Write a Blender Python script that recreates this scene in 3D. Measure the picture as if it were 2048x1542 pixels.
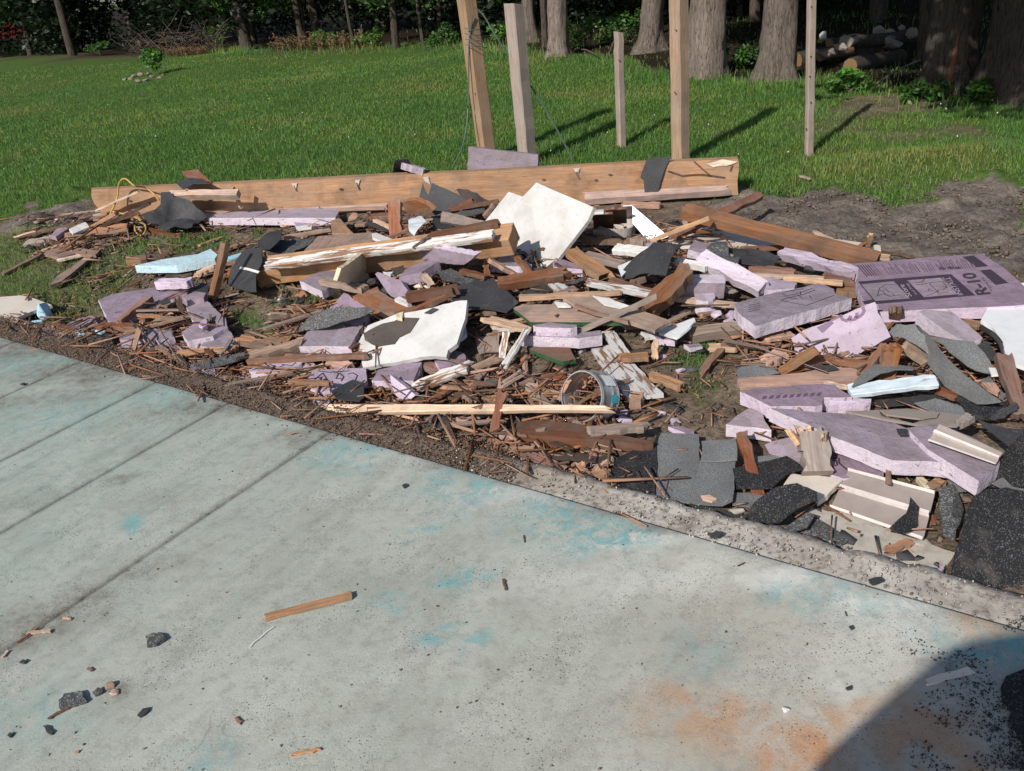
import bpy, bmesh, math, random
import numpy as np
from mathutils import Vector, Matrix
random.seed(7); rng = np.random.default_rng(7)
SC = bpy.context.scene; COL = SC.collection
for o in list(bpy.data.objects): bpy.data.objects.remove(o)

# ---------------------------------------------------------------- camera, sky, sun, exposure
CAM_H, PITCH, ROLL, FPX = 1.65, math.radians(27.0), math.radians(-5.3), 1800.0
_F = np.array([0, math.cos(PITCH), -math.sin(PITCH)])
_R0 = np.array([1.0, 0, 0]); _U0 = np.array([0, math.sin(PITCH), math.cos(PITCH)])
_R = math.cos(ROLL)*_R0 + math.sin(ROLL)*_U0
_U = -math.sin(ROLL)*_R0 + math.cos(ROLL)*_U0
cam = bpy.data.cameras.new('camera'); camo = bpy.data.objects.new('camera', cam); COL.objects.link(camo)
cam.sensor_width = 36; cam.lens = 36*FPX/2048; cam.clip_start = 0.02; cam.clip_end = 1500
camo.matrix_world = Matrix(((_R[0], _U[0], -_F[0], 0), (_R[1], _U[1], -_F[1], 0), (_R[2], _U[2], -_F[2], CAM_H), (0, 0, 0, 1)))
SC.camera = camo
SUN_AZ, SUN_EL = math.radians(54), math.radians(36)      # direction the light travels on the ground (from +x), elevation
w = bpy.data.worlds.new('World'); SC.world = w; w.use_nodes = True
nt = w.node_tree; bg = nt.nodes['Background']; sky = nt.nodes.new('ShaderNodeTexSky'); sky.sky_type = 'NISHITA'
sky.sun_disc = False; sky.sun_elevation = SUN_EL; sky.sun_rotation = math.atan2(-math.cos(SUN_AZ), -math.sin(SUN_AZ))
nt.links.new(sky.outputs[0], bg.inputs[0]); bg.inputs[1].default_value = 0.105
sl = bpy.data.lights.new('sun', 'SUN'); sl.energy = 5.0; sl.angle = math.radians(0.8); sl.color = (1.0, 0.93, 0.84)
so = bpy.data.objects.new('sun', sl); COL.objects.link(so)
ld = Vector((math.cos(SUN_AZ)*math.cos(SUN_EL), math.sin(SUN_AZ)*math.cos(SUN_EL), -math.sin(SUN_EL)))
so.rotation_euler = ld.to_track_quat('-Z', 'Y').to_euler(); so.location = (-6, -6, 8)
SC.view_settings.view_transform = 'Standard'; SC.view_settings.look = 'None'
SC.view_settings.exposure = 0.08; SC.view_settings.gamma = 1.0
SC.cycles.use_denoising = True

# ---------------------------------------------------------------- terrain
def _hash(i, j, s):
    n = (i*374761393 + j*668265263 + s*974634777) & 0x7fffffff
    n = ((n ^ (n >> 13))*1274126177) & 0x7fffffff
    return ((n ^ (n >> 16)) & 0xffff)/65535.0
def vn(x, y, s=0):
    x = np.asarray(x, float); y = np.asarray(y, float)
    i = np.floor(x).astype(np.int64); j = np.floor(y).astype(np.int64); u = x-i; v = y-j
    u = u*u*(3-2*u); v = v*v*(3-2*v)
    a, b, c, d = _hash(i, j, s), _hash(i+1, j, s), _hash(i, j+1, s), _hash(i+1, j+1, s)
    return (a*(1-u)+b*u)*(1-v)+(c*(1-u)+d*u)*v
def fbm(x, y, s=0, o=4):
    t = 0; a = .5
    for k in range(o):
        t = t+a*vn(np.asarray(x)*2**k, np.asarray(y)*2**k, s+k); a *= .5
    return t
EU = np.array([.818, -.575]); EV = np.array([.575, .818]); V0 = 2.05      # along / away from the slab edge
def smooth(a, b, x):
    t = np.clip((x-a)/(b-a), 0, 1); return t*t*(3-2*t)
def H(x, y):
    x = np.asarray(x, float); y = np.asarray(y, float)
    u = x*EU[0]+y*EU[1]; v = x*EV[0]+y*EV[1]-V0
    z = -.075+.06*smooth(.1, 1.3, v)
    z = z + .10*np.exp(-((x-.25)/1.5)**2-((y-4.3)/.75)**2)*smooth(.15, .7, v)          # the debris heap
    z = z + .13*np.exp(-((x-2.9)/.9)**2-((y-5.75)/.38)**2)+.05*np.exp(-((x-2.0)/.5)**2-((y-5.2)/.3)**2)   # spoil heap
    z = z + .07*np.exp(-((x+3.9)/.9)**2-((y-7.2)/.3)**2)
    z = z - .038*np.maximum(y-8, 0)*smooth(8, 11, y)
    n = (fbm(x*1.3, y*1.3, 3)-.47)*.06+(fbm(x*7, y*7, 9, 3)-.44)*.03
    z = z + n*smooth(.05, .5, v)+(vn(x*.35, y*.35, 21)-.5)*.25*smooth(8, 12, y)
    z = np.where(v < .12, -.085, z)
    return z

def ray(px, py):
    d = _F+_R*(px-1024)/FPX-_U*(py-771)/FPX
    return d
O = np.array([0, 0, CAM_H])
def P(px, py, h=0.0):
    d = ray(px, py); z = h
    t = (z-CAM_H)/d[2] if d[2] < -.004 else 60.
    lo, hi = 0.5, 0.5
    f = lambda t: O[2]+d[2]*t-float(H(d[0]*t, d[1]*t))-h
    while f(hi) > 0 and hi < 120: lo = hi; hi *= 1.05
    for _ in range(24):
        m = (lo+hi)/2
        if f(m) > 0: lo = m
        else: hi = m
    return O+d*hi
def PZ(px, py, z):
    d = ray(px, py); return O+d*((z-CAM_H)/d[2])
REG = {'1': (0, 280, 3.8558), '2': (480, 280, 3.8558), '3': (960, 280, 3.8558), '4': (1440, 280, 3.3684),
       '5': (0, 560, 3.8558), '6': (480, 560, 3.8558), '7': (960, 560, 3.8558), '8': (1440, 560, 3.3684),
       'a': (0, 0, 3.8558), 'b': (480, 0, 3.8558), 'c': (900, 0, 3.4133), 'd': (1440, 0, 3.3684),
       'e': (0, 900, 2.4014), 'f': (600, 860, 2.2614), 'g': (1200, 840, 2.4151), 'h': (1300, 1100, 2.738),
       'q': (1640, 460, 5.0196), 'r': (1640, 780, 4.8186), 's': (1120, 380, 5.6889), 't': (560, 600, 5.12), 'p': (0, 0, 1.0)}
def Z(reg, s):
    """'x,y x,y ...' read off an enlarged view -> photo pixels"""
    ox, oy, sc = REG[reg]; out = []
    for tok in s.split():
        if tok[0] in '123' and ':' in tok:
            r, tok = tok.split(':'); a, b, c = REG[r]
        elif ':' in tok:
            r, tok = tok.split(':'); a, b, c = REG[r]
        else: a, b, c = ox, oy, sc
        x, y = tok.split(','); out.append((a+float(x)/c, b+float(y)/c))
    return out

# ---------------------------------------------------------------- materials
MATS = {}
def srgb(r, g, b):
    f = lambda c: (c/255/12.92) if c/255 <= .04045 else ((c/255+.055)/1.055)**2.4
    return (f(r), f(g), f(b))
class NT:
    def __init__(s, name):
        s.m = bpy.data.materials.new(name); s.m.use_nodes = True; s.t = s.m.node_tree
        s.bsdf = s.t.nodes['Principled BSDF']; s.out = s.t.nodes['Material Output']
    def n(s, typ, **kw):
        nd = s.t.nodes.new('ShaderNode'+typ)
        for k, v in kw.items(): setattr(nd, k, v)
        return nd
    def l(s, a, b): s.t.links.new(a, b)
    def noise(s, vec, scale, detail=4, rough=.55, dist=0):
        n = s.n('TexNoise'); n.inputs['Scale'].default_value = scale; n.inputs['Detail'].default_value = detail
        n.inputs['Roughness'].default_value = rough; n.inputs['Distortion'].default_value = dist
        if vec: s.l(vec, n.inputs['Vector'])
        return n.outputs['Fac']
    def ramp(s, fac, stops, interp='LINEAR'):
        r = s.n('ValToRGB'); r.color_ramp.interpolation = interp
        e = r.color_ramp.elements
        while len(e) < len(stops): e.new(.5)
        for el, (p, c) in zip(e, stops):
            el.position = p; el.color = (c, c, c, 1) if isinstance(c, (int, float)) else (*c, 1)
        s.l(fac, r.inputs[0]); return r.outputs[0]
    def mix(s, fac, a, b, mode='MIX'):
        m = s.n('MixRGB', blend_type=mode)
        for inp, v in ((m.inputs[0], fac), (m.inputs[1], a), (m.inputs[2], b)):
            if isinstance(v, (int, float)): inp.default_value = v if inp.type == 'VALUE' else (v, v, v, 1)
            elif isinstance(v, tuple): inp.default_value = (*v, 1)
            else: s.l(v, inp)
        return m.outputs[0]
    def math(s, op, a, b=0.):
        m = s.n('Math', operation=op)
        for inp, v in ((m.inputs[0], a), (m.inputs[1], b)):
            if isinstance(v, (int, float)): inp.default_value = v
            else: s.l(v, inp)
        return m.outputs[0]
    def coords(s, scale=(1, 1, 1), kind='Object'):
        c = s.n('TexCoord'); mp = s.n('Mapping'); mp.inputs['Scale'].default_value = scale
        s.l(c.outputs[kind], mp.inputs['Vector']); return mp.outputs[0]
    def bump(s, h, strength=.3, dist=.01):
        b = s.n('Bump'); b.inputs['Strength'].default_value = strength; b.inputs['Distance'].default_value = dist
        s.l(h, b.inputs['Height']); s.l(b.outputs[0], s.bsdf.inputs['Normal'])
    def fin(s, col, rough=.8, spec=.3, key=None):
        if isinstance(col, tuple): s.bsdf.inputs['Base Color'].default_value = (*col, 1)
        else: s.l(col, s.bsdf.inputs['Base Color'])
        s.bsdf.inputs['Roughness'].default_value = rough; s.bsdf.inputs['Specular IOR Level'].default_value = spec
        MATS[key or s.m.name] = s.m; return s.m
def sc3(c, k): return tuple(min(1, v*k) for v in c)
def vary(N, col, amt=.35, hue=0.03, island=False):
    """per-piece brightness / hue variation"""
    if island: r = N.n('NewGeometry').outputs['Random Per Island']
    else: r = N.n('ObjectInfo').outputs['Random']
    h = N.n('HueSaturation')
    N.l(N.math('ADD', N.math('MULTIPLY', r, amt*2), 1-amt), h.inputs['Value'])
    r2 = N.math('FRACT', N.math('MULTIPLY', r, 7.31)); N.l(N.math('ADD', N.math('MULTIPLY', r2, hue), .5-hue/2), h.inputs['Hue'])
    r3 = N.math('FRACT', N.math('MULTIPLY', r, 13.7)); N.l(N.math('ADD', N.math('MULTIPLY', r3, .5), .75), h.inputs['Saturation'])
    N.l(col, h.inputs['Color']); return h.outputs[0]
def wood(key, base, amt=.38, grey=0.12, dirt=.5, gs=1.0, island=False):
    N = NT(key); v = N.coords((2.2*gs, 34*gs, 34*gs)); fine = N.coords((9, 150, 150)); big = N.coords((1, 1, 1))
    g = N.noise(v, 1.6, 6, .6, .6); f = N.noise(fine, 1.0, 3, .6); d = N.noise(big, 7, 5, .6)
    c = N.ramp(g, [(.22, sc3(base, .48)), (.45, base), (.72, sc3(base, 1.32))])
    c = N.mix(N.ramp(f, [(.35, .55), (.62, 0.)]), c, sc3(base, .5))
    ck = N.noise(N.coords((5, 120, 120)), 1.3, 4, .7, .3); c = N.mix(N.ramp(ck, [(.30, .85), (.40, 0.)]), c, sc3(base, .14))
    c = N.mix(N.ramp(N.noise(big, 3.2, 3), [(.35, .0), (.7, .45)]), c, (base[0]*.62, base[1]*.70, base[2]*.80))
    c = N.mix(N.ramp(d, [(.48, 0.), (.66, dirt)]), c, (.055, .042, .032))
    if grey: c = N.mix(N.ramp(N.noise(big, 4, 4), [(.35, 0.), (.65, grey)]), c, (.30, .27, .25))
    c = N.mix(N.ramp(N.noise(big, 12, 6, .7), [(.46, 0.), (.66, .42)]), c, (.23, .19, .155))
    c = vary(N, c, amt, .014, island)
    N.bump(N.math('ADD', N.math('MULTIPLY', g, .6), N.math('MULTIPLY', f, .4)), .55, .004)
    return N.fin(c, .85, .15)
wood('wood_red', (.205, .090, .052)); wood('wood_tan', (.36, .208, .130)); wood('wood_pale', (.56, .365, .245), .15, dirt=.2)
wood('wood_grey', (.30, .225, .185), .2, .3); wood('wood_dark', (.095, .055, .038)); wood('wood_fresh', (.80, .60, .44), .05, dirt=.05)
wood('wood_beam', (.42, .232, .142), .06, .15, .45, .5); wood('wood_pink', (.52, .335, .26), .1, .1, .2)
wood('wood_post', (.36, .245, .165), .06, .25, .2, .7); wood('wood_weather', (.33, .265, .225), .06, .6, .2, .7)
wood('wood_island', (.26, .125, .072), .6, island=True)
def painted(key, base, under, cover, rough=.6):
    N = NT(key); v = N.coords((3, 22, 22)); b = N.coords()
    g = N.noise(v, 1.8, 6, .65, .4); wood_c = N.ramp(N.noise(N.coords((2, 40, 40)), 1.5, 5), [(.3, sc3(under, .5)), (.6, under), (.8, sc3(under, 1.3))])
    m = N.ramp(g, [(cover-.03, 0.), (cover+.03, 1.)])
    paint = N.mix(N.ramp(N.noise(b, 30, 4), [(.45, 0.), (.75, .35)]), base, sc3(base, .55))
    N.bump(m, .4, .002)
    return N.fin(N.mix(m, wood_c, paint), rough, .3)
painted('paint_white', (.60, .585, .56), (.30, .17, .105), .49); painted('paint_grey', (.50, .495, .49), (.24, .14, .09), .45)
painted('paint_clean', (.64, .63, .61), (.5, .4, .3), .2, .45); painted('paint_blue', (.52, .60, .66), (.28, .14, .08), .36)
def foam(key, skin, amt=.10, dirt=.75, rough=.7):
    N = NT(key); b = N.coords(); s = N.coords((4, 60, 60))
    d = N.noise(b, 9, 6, .65); st = N.noise(s, 1.2, 3); pt = N.noise(b, 42, 4, .75)
    c = N.mix(N.ramp(st, [(.35, .10), (.7, 0.)]), skin, sc3(skin, .75))
    c = N.mix(N.ramp(d, [(.40, 0.), (.70, dirt)]), c, (.15, .12, .115))
    c = N.mix(N.ramp(N.noise(N.coords((3, 14, 14)), 1.6, 5, .7), [(.48, 0.), (.66, dirt*.8)]), c, (.20, .165, .16))
    c = N.mix(N.ramp(N.noise(b, 2.6, 4), [(.40, 0.), (.66, .35)]), c, sc3(skin, .72))
    c = N.mix(N.ramp(pt, [(.60, 0.), (.68, .75)]), c, (.09, .07, .07))
    N.bump(N.math('ADD', N.math('MULTIPLY', N.noise(b, 90, 4, .7), .25), N.noise(b, 13, 4, .6)), .55, .02)
    return N.fin(vary(N, c, amt, .015), rough, .3)
foam('foam_skin', (.285, .225, .292)); foam('foam_cut', (.585, .50, .605), .06, .30, .85)
foam('foam_light', (.425, .35, .445), .06, .35, .8); foam('foam_grey', (.33, .25, .30), .1, .5)
foam('foam_blue', (.40, .62, .72), .08, .2); foam('foam_white', (.66, .64, .62), .05, .1); foam('insulation_cream', (.72, .62, .46), .08, .25)
def shingle(key, base, speck, dens, amt=.12, rough=.85, size=260):
    N = NT(key); b = N.coords()
    vo = N.n('TexVoronoi'); vo.inputs['Scale'].default_value = size; N.l(b, vo.inputs['Vector'])
    sp = N.ramp(vo.outputs['Color'], [(dens-.04, 0.), (dens+.04, 1.)])
    vo2 = N.n('TexVoronoi'); vo2.inputs['Scale'].default_value = size*2.1; N.l(b, vo2.inputs['Vector'])
    c = N.mix(sp, base, speck)
    c = N.mix(N.ramp(vo2.outputs['Color'], [(.6, 0.), (.7, .5)]), c, sc3(base, .4))
    c = N.mix(N.ramp(N.noise(b, 6, 5), [(.38, .0), (.7, .55)]), c, sc3(base, .55))
    c = N.mix(N.ramp(N.noise(b, 11, 4, .6), [(.58, 0.), (.72, .28)]), c, (.19, .165, .14))
    N.bump(vo.outputs['Distance'], .6, .003)
    return N.fin(vary(N, c, amt, .01), rough, .25)
shingle('shingle_grey', (.165, .172, .176), (.28, .285, .29), .60, size=480); shingle('shingle_black', (.022, .022, .024), (.17, .175, .19), .80, size=430)
shingle('shingle_mid', (.07, .073, .075), (.22, .22, .22), .66)
def felt(key, base):
    N = NT(key); b = N.coords()
    c = N.mix(N.ramp(N.noise(b, 8, 5), [(.35, 0.), (.7, .7)]), base, sc3(base, .5))
    c = N.mix(N.ramp(N.noise(b, 14, 5, .7), [(.58, 0.), (.72, .35)]), c, (.17, .145, .125))
    c = N.mix(N.ramp(N.noise(b, 160, 2), [(.62, 0.), (.7, .4)]), c, (.16, .16, .16))
    N.bump(N.noise(b, 40, 5, .7), .4, .005); return N.fin(vary(N, c, .2, .01), .7, .3)
felt('felt', (.046, .047, .051)); felt('felt_brown', (.075, .060, .052))
def plain(key, base, rough=.6, spec=.4, metal=0., dirt=.3, nscale=18, amt=0., dcol=(.14, .11, .09)):
    N = NT(key); b = N.coords()
    c = N.mix(N.ramp(N.noise(b, nscale, 5, .6), [(.45, 0.), (.72, dirt)]), base, dcol)
    c = N.mix(N.ramp(N.noise(b, nscale*7, 3, .6), [(.60, 0.), (.68, dirt*.7)]), c, dcol)
    N.bump(N.noise(b, 60, 3), .12, .003); N.bsdf.inputs['Metallic'].default_value = metal
    if amt: c = vary(N, c, amt, .01)
    return N.fin(c, rough, spec)
plain('white_board', (.54, .54, .535), .6, .3, 0, .6, 6, dcol=(.33, .30, .27)); plain('white_metal', (.70, .74, .78), .35, .5, 0, .1)
plain('white_sheet', (.70, .72, .73), .5, .35, 0, .12); plain('cream_board', (.60, .54, .47), .7, .3, 0, .35, 6, dcol=(.30, .27, .24)); plain('soffit', (.27, .232, .215), .5, .3, 0, .6, 14, dcol=(.20, .165, .15))
plain('soffit_rib', (.62, .57, .54), .4, .4, 0, .3); plain('vinyl_brown', (.25, .215, .195), .45, .4, 0, .3)
plain('duct', (.50, .49, .49), .34, .5, .65, .35, 10); plain('sticker_teal', (.03, .45, .55), .5); plain('sticker_white', (.85, .86, .88), .3)
plain('brown_metal', (.13, .065, .045), .5, .4, 0, .3); plain('ink', (.050, .036, .055), .75, .2, 0, 0.); plain('ink_soft', (.11, .075, .115), .75, .2, 0, 0.); plain('ink_hand', (.19, .13, .20), .75, .2, 0, 0.)
plain('cord_yellow', (.50, .30, .075), .5); plain('wire_green', (.06, .10, .09), .5); plain('rock', (.22, .185, .16), .9, .2, 0, .5, 12, .2)
plain('green_paint', (.022, .085, .036), .5); plain('concrete_chunk', (.42, .40, .36), .9, .2, 0, .5, 20, .1); plain('pail', (.50, .46, .42), .55, .4, 0, .4)
plain('car_red', (.11, .008, .012), .25, .5, 0, 0.); plain('glass_dark', (.03, .035, .04), .1, .5, 0, 0.); plain('rubber', (.02, .02, .02), .8); plain('chrome', (.6, .6, .6), .2, .5, .9)
plain('cloth', (.10, .12, .16), .9); plain('skin', (.45, .28, .2), .6); plain('siding', (.55, .55, .52), .7)
plain('cut_wood', (.17, .105, .045), .8, .2, 0, .4); plain('heartwood_scar', (.14, .052, .028), .8, .2, 0, .35)
def bark(key, base):
    N = NT(key); v = N.coords((20, 20, 3.2)); b = N.coords()
    g = N.noise(v, 2.2, 8, .72, .8); c = N.ramp(g, [(.34, sc3(base, .16)), (.5, base), (.72, sc3(base, 1.6))])
    c = N.mix(N.ramp(N.noise(b, 2.5, 4), [(.4, 0.), (.7, .5)]), c, sc3(base, .6))
    N.bump(g, .9, .03); return N.fin(c, .95, .1)
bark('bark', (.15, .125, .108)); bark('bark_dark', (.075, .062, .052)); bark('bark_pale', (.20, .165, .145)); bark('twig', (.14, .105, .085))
def leafmat(key, base, var=.4, trans=.35):
    N = NT(key); N.t.nodes.remove(N.bsdf)
    r = N.n('RGB'); r.outputs[0].default_value = (*base, 1)
    c = vary(N, r.outputs[0], var, .05, True)
    d = N.n('BsdfDiffuse'); tr = N.n('BsdfTranslucent'); gl = N.n('BsdfGlossy'); mx = N.n('MixShader'); mx.inputs[0].default_value = trans; m2 = N.n('MixShader'); m2.inputs[0].default_value = .025
    gl.inputs['Roughness'].default_value = .45
    N.l(c, d.inputs[0]); N.l(c, tr.inputs[0]); N.l(d.outputs[0], mx.inputs[1]); N.l(tr.outputs[0], mx.inputs[2])
    N.l(mx.outputs[0], m2.inputs[1]); N.l(gl.outputs[0], m2.inputs[2]); N.l(m2.outputs[0], N.out.inputs['Surface'])
    MATS[key] = N.m; return N.m
leafmat('leaf', (.055, .125, .028)); leafmat('leaf_bright', (.10, .22, .045)); leafmat('leaf_dark', (.03, .07, .02)); leafmat('leaf_shade_tone', (.012, .026, .010)); leafmat('dry_weed', (.17, .11, .055), .35)  # the near-black green has the deep wood's shade put into its colour
def grassmat():
    N = NT('grass'); N.t.nodes.remove(N.bsdf)
    geo = N.n('NewGeometry'); pos = geo.outputs['Position']
    n1 = N.noise(pos, .55, 4, .6); n2 = N.noise(pos, 2.2, 3, .6)
    c = N.ramp(n1, [(.34, (.090, .198, .056)), (.52, (.138, .250, .066)), (.66, (.240, .275, .092))])
    c = N.mix(N.ramp(n2, [(.50, 0.), (.80, .45)]), c, (.16, .15, .05))
    c = vary(N, c, .42, .03, True)
    d = N.n('BsdfDiffuse'); tr = N.n('BsdfTranslucent'); mx = N.n('MixShader'); mx.inputs[0].default_value = .4
    N.l(c, d.inputs[0]); N.l(c, tr.inputs[0]); N.l(d.outputs[0], mx.inputs[1]); N.l(tr.outputs[0], mx.inputs[2]); N.l(mx.outputs[0], N.out.inputs['Surface'])
    MATS['grass'] = N.m
grassmat()
def groundmat():
    N = NT('ground'); b = N.coords()
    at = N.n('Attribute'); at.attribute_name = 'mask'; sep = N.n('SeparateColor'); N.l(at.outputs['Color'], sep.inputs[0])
    g, spoil, litter_shade = sep.outputs[0], sep.outputs[1], sep.outputs[2]
    n = N.noise(b, 3.0, 8, .62); f = N.noise(b, 38, 6, .7); f2 = N.noise(b, 120, 4, .7)
    soil = N.ramp(n, [(.3, (.105, .078, .055)), (.5, (.185, .142, .105)), (.7, (.275, .222, .165))])
    soil = N.mix(N.ramp(f, [(.40, .6), (.56, 0.)]), soil, (.05, .038, .028))
    soil = N.mix(N.ramp(f2, [(.62, 0.), (.70, .55)]), soil, (.42, .36, .29))
    spc = N.ramp(N.noise(b, 5, 7, .65), [(.3, (.105, .088, .076)), (.52, (.180, .152, .132)), (.72, (.29, .25, .205))])
    spc = N.mix(N.ramp(f, [(.38, .6), (.56, 0.)]), spc, (.045, .037, .033))
    c = N.mix(spoil, soil, spc)
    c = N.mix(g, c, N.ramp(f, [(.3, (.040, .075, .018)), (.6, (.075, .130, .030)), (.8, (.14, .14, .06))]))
    c = N.mix(litter_shade, c, N.ramp(f, [(.3, (.012, .009, .006)), (.6, (.028, .020, .013)), (.8, (.06, .042, .026))]))  # leaf litter, its colour also darkened for shade under the trees
    N.bump(N.math('ADD', N.math('MULTIPLY', n, .6), N.math('ADD', N.math('MULTIPLY', f, .35), N.math('MULTIPLY', f2, .12))), .9, .05)
    N.fin(c, .95, .08)
groundmat()

# ---------------------------------------------------------------- mesh helpers
def obj(name, verts, faces, mats, parent=None, mw=None, fm=None, smooth=False):
    me = bpy.data.meshes.new(name); me.from_pydata([tuple(v) for v in verts], [], faces)
    if isinstance(mats, str): mats = [mats]
    for m in mats: me.materials.append(MATS[m])
    if fm is not None: me.polygons.foreach_set('material_index', np.asarray(fm, np.int32))
    if smooth: me.polygons.foreach_set('use_smooth', np.ones(len(me.polygons), bool))
    me.update(); return link(name, me, parent, mw)
def link(name, me, parent=None, mw=None):
    o = bpy.data.objects.new(name, me); COL.objects.link(o)
    if mw is not None: o.matrix_world = mw
    if parent is not None:
        o.parent = parent; o.matrix_parent_inverse = parent.matrix_world.inverted()
    return o
def tag(o, label=None, cat=None, group=None, kind=None):
    if label: o['label'] = label
    if cat: o['category'] = cat
    if group: o['group'] = group
    if kind: o['kind'] = kind
    return o
def empty(name, loc):
    o = bpy.data.objects.new(name, None); COL.objects.link(o); o.matrix_world = Matrix.Translation(Vector(loc)); o.empty_display_size = .1
    return o
def trimesh(name, V, F, mat, n=3, **kw):
    """fast mesh from numpy arrays, all faces with n corners"""
    me = bpy.data.meshes.new(name); V = np.ascontiguousarray(V, np.float32); F = np.ascontiguousarray(F, np.int32)
    me.vertices.add(len(V)); me.vertices.foreach_set('co', V.ravel())
    me.loops.add(F.size); me.loops.foreach_set('vertex_index', F.ravel())
    me.polygons.add(len(F)); me.polygons.foreach_set('loop_start', np.arange(0, F.size, n, dtype=np.int32)); me.polygons.foreach_set('loop_total', np.full(len(F), n, np.int32))
    me.materials.append(MATS[mat]); me.update(calc_edges=True); me.validate()
    return link(name, me, **kw)
def frame(p, x, z):
    x = Vector(x).normalized(); z = Vector(z).normalized(); y = z.cross(x).normalized(); z = x.cross(y)
    return Matrix(((x[0], y[0], z[0], p[0]), (x[1], y[1], z[1], p[1]), (x[2], y[2], z[2], p[2]), (0, 0, 0, 1)))
def tube(path, rad, n=6, cap=True):
    path = [np.array(p, float) for p in path]; V = []; Fc = []
    if np.isscalar(rad): rad = [rad]*len(path)
    up = np.array([.13, .21, .97])
    for i, p in enumerate(path):
        t = path[min(i+1, len(path)-1)]-path[max(i-1, 0)]; t /= np.linalg.norm(t)+1e-9
        a = np.cross(t, up); a /= np.linalg.norm(a)+1e-9; b = np.cross(t, a)
        for k in range(n):
            th = 2*math.pi*k/n; V.append(p+rad[i]*(math.cos(th)*a+math.sin(th)*b))
    for i in range(len(path)-1):
        for k in range(n):
            Fc.append((i*n+k, i*n+(k+1) % n, (i+1)*n+(k+1) % n, (i+1)*n+k))
    if cap: Fc.append(tuple(range(n))[::-1]); Fc.append(tuple((len(path)-1)*n+k for k in range(n)))
    return V, Fc
def spline(pts, n=6):
    pts = [np.array(p, float) for p in pts]; out = []
    q = [2*pts[0]-pts[1]]+pts+[2*pts[-1]-pts[-2]]
    for i in range(1, len(q)-2):
        for k in range(n):
            t = k/n; a, b, c, d = q[i-1:i+3]
            out.append(.5*((2*b)+(-a+c)*t+(2*a-5*b+4*c-d)*t*t+(-a+3*b-3*c+d)*t**3))
    out.append(pts[-1]); return out
# ---------------------------------------------------------------- ground
def inpoly(x, y, poly):
    x = np.asarray(x); y = np.asarray(y); r = np.zeros(x.shape, bool); n = len(poly); j = n-1
    for i in range(n):
        xi, yi = poly[i][:2]; xj, yj = poly[j][:2]
        c = ((yi > y) != (yj > y)) & (x < (xj-xi)*(y-yi)/((yj-yi) or 1e-12)+xi); r ^= c; j = i
    return r
def gpoly(s): return [tuple(P(a, b)[:2]) for a, b in Z('p', s)]
BARE = gpoly('-600,620 -500,470 0,432 95,408 190,392 420,396 900,372 1350,352 1470,372 1540,392 1620,380 1700,386 1790,406 1860,404 1890,384 1960,372 2048,386 2300,400 2900,600 2900,1300 2048,1290 1200,1040 700,890 300,775 0,690 -500,560')
SPARSE = gpoly('-300,500 0,468 110,462 180,472 300,462 340,490 270,520 225,590 190,630 120,660 60,640 0,600 -300,580')
CLUMPS = [('320,460 420,440 500,450 520,480 480,520 400,520', .55), ('440,640 520,600 640,600 690,600 690,650 600,690 480,680', .42), ('1330,690 1400,665 1470,670 1500,700 1480,790 1400,790 1320,760', .40),
          ('1440,720 1500,760 1480,800', .3), ('430,560 520,560 560,620 470,640 425,610', .22), ('2020,410 2048,400 2100,420 2060,460', .7), ('2000,700 2048,690 2060,740 2010,740', .7), ('1690,800 1730,790 1750,820 1700,830', .6), ('560,575 600,570 610,590 570,595', .6), ('870,560 900,555 905,580 872,585', .8),
          ('1380,390 1420,380 1460,390 1400,410', .5), ('1040,715 1060,700 1075,730 1050,740', .7)]
CLUMPS = [(gpoly(a), b) for a, b in CLUMPS]
SHADEPATCH = gpoly('1560,260 1700,200 1850,190 2048,200 2300,210 2300,330 2048,300 1900,270 1800,330 1650,320')
WEEDY = gpoly('1380,140 1600,150 2048,180 2400,150 2400,-60 900,40 900,110 1300,125')
def grass_mask(x, y):
    jx = x+(fbm(x*2.5, y*2.5, 31)-.47)*.55; jy = y+(fbm(x*2.5, y*2.5, 41)-.47)*.55
    u = x*EU[0]+y*EU[1]; v = x*EV[0]+y*EV[1]-V0
    m = np.where(inpoly(jx, jy, BARE), 0., 1.)
    m = np.maximum(m, np.where(inpoly(jx, jy, SPARSE), .35+.75*(fbm(x*4, y*4, 5)-.3), 0.))
    for poly, k in CLUMPS:
        m = np.maximum(m, np.where(inpoly(jx, jy, poly), np.clip((fbm(x*6, y*6, 77)-.52+.25*k)*6, 0, 1)*k*1.3, 0.))
    pt = fbm(x*1.1, y*1.1, 55)
    m = np.where(inpoly(jx, jy, SHADEPATCH), m*np.clip((pt-.36)*5, .1, 1), m)
    m = np.where((v < .2), 0., m)
    return np.clip(m, 0, 1)
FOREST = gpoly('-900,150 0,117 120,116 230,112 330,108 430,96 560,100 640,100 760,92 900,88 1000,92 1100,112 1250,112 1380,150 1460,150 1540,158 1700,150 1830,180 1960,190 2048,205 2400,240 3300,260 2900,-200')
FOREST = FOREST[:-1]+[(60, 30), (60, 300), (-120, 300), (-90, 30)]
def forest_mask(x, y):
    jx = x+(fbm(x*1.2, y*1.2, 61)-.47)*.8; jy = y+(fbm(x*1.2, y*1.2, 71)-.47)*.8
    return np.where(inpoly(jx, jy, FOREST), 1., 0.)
def axis(dense0, dense1, step, far0, far1):
    a = list(np.arange(dense0, dense1+1e-6, step)); s = step; c = dense0
    lo = []
    while c > far0: s *= 1.16; c -= s; lo.append(c)
    s = step; c = dense1; hi = []
    while c < far1: s *= 1.16; c += s; hi.append(c)
    return np.array(lo[::-1]+a+hi)
xs = axis(-4.4, 4.4, .033, -400, 400); ys = axis(2.0, 8.2, .033, -400, 700)
X, Y = np.meshgrid(xs, ys); Zg = H(X, Y)
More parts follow.
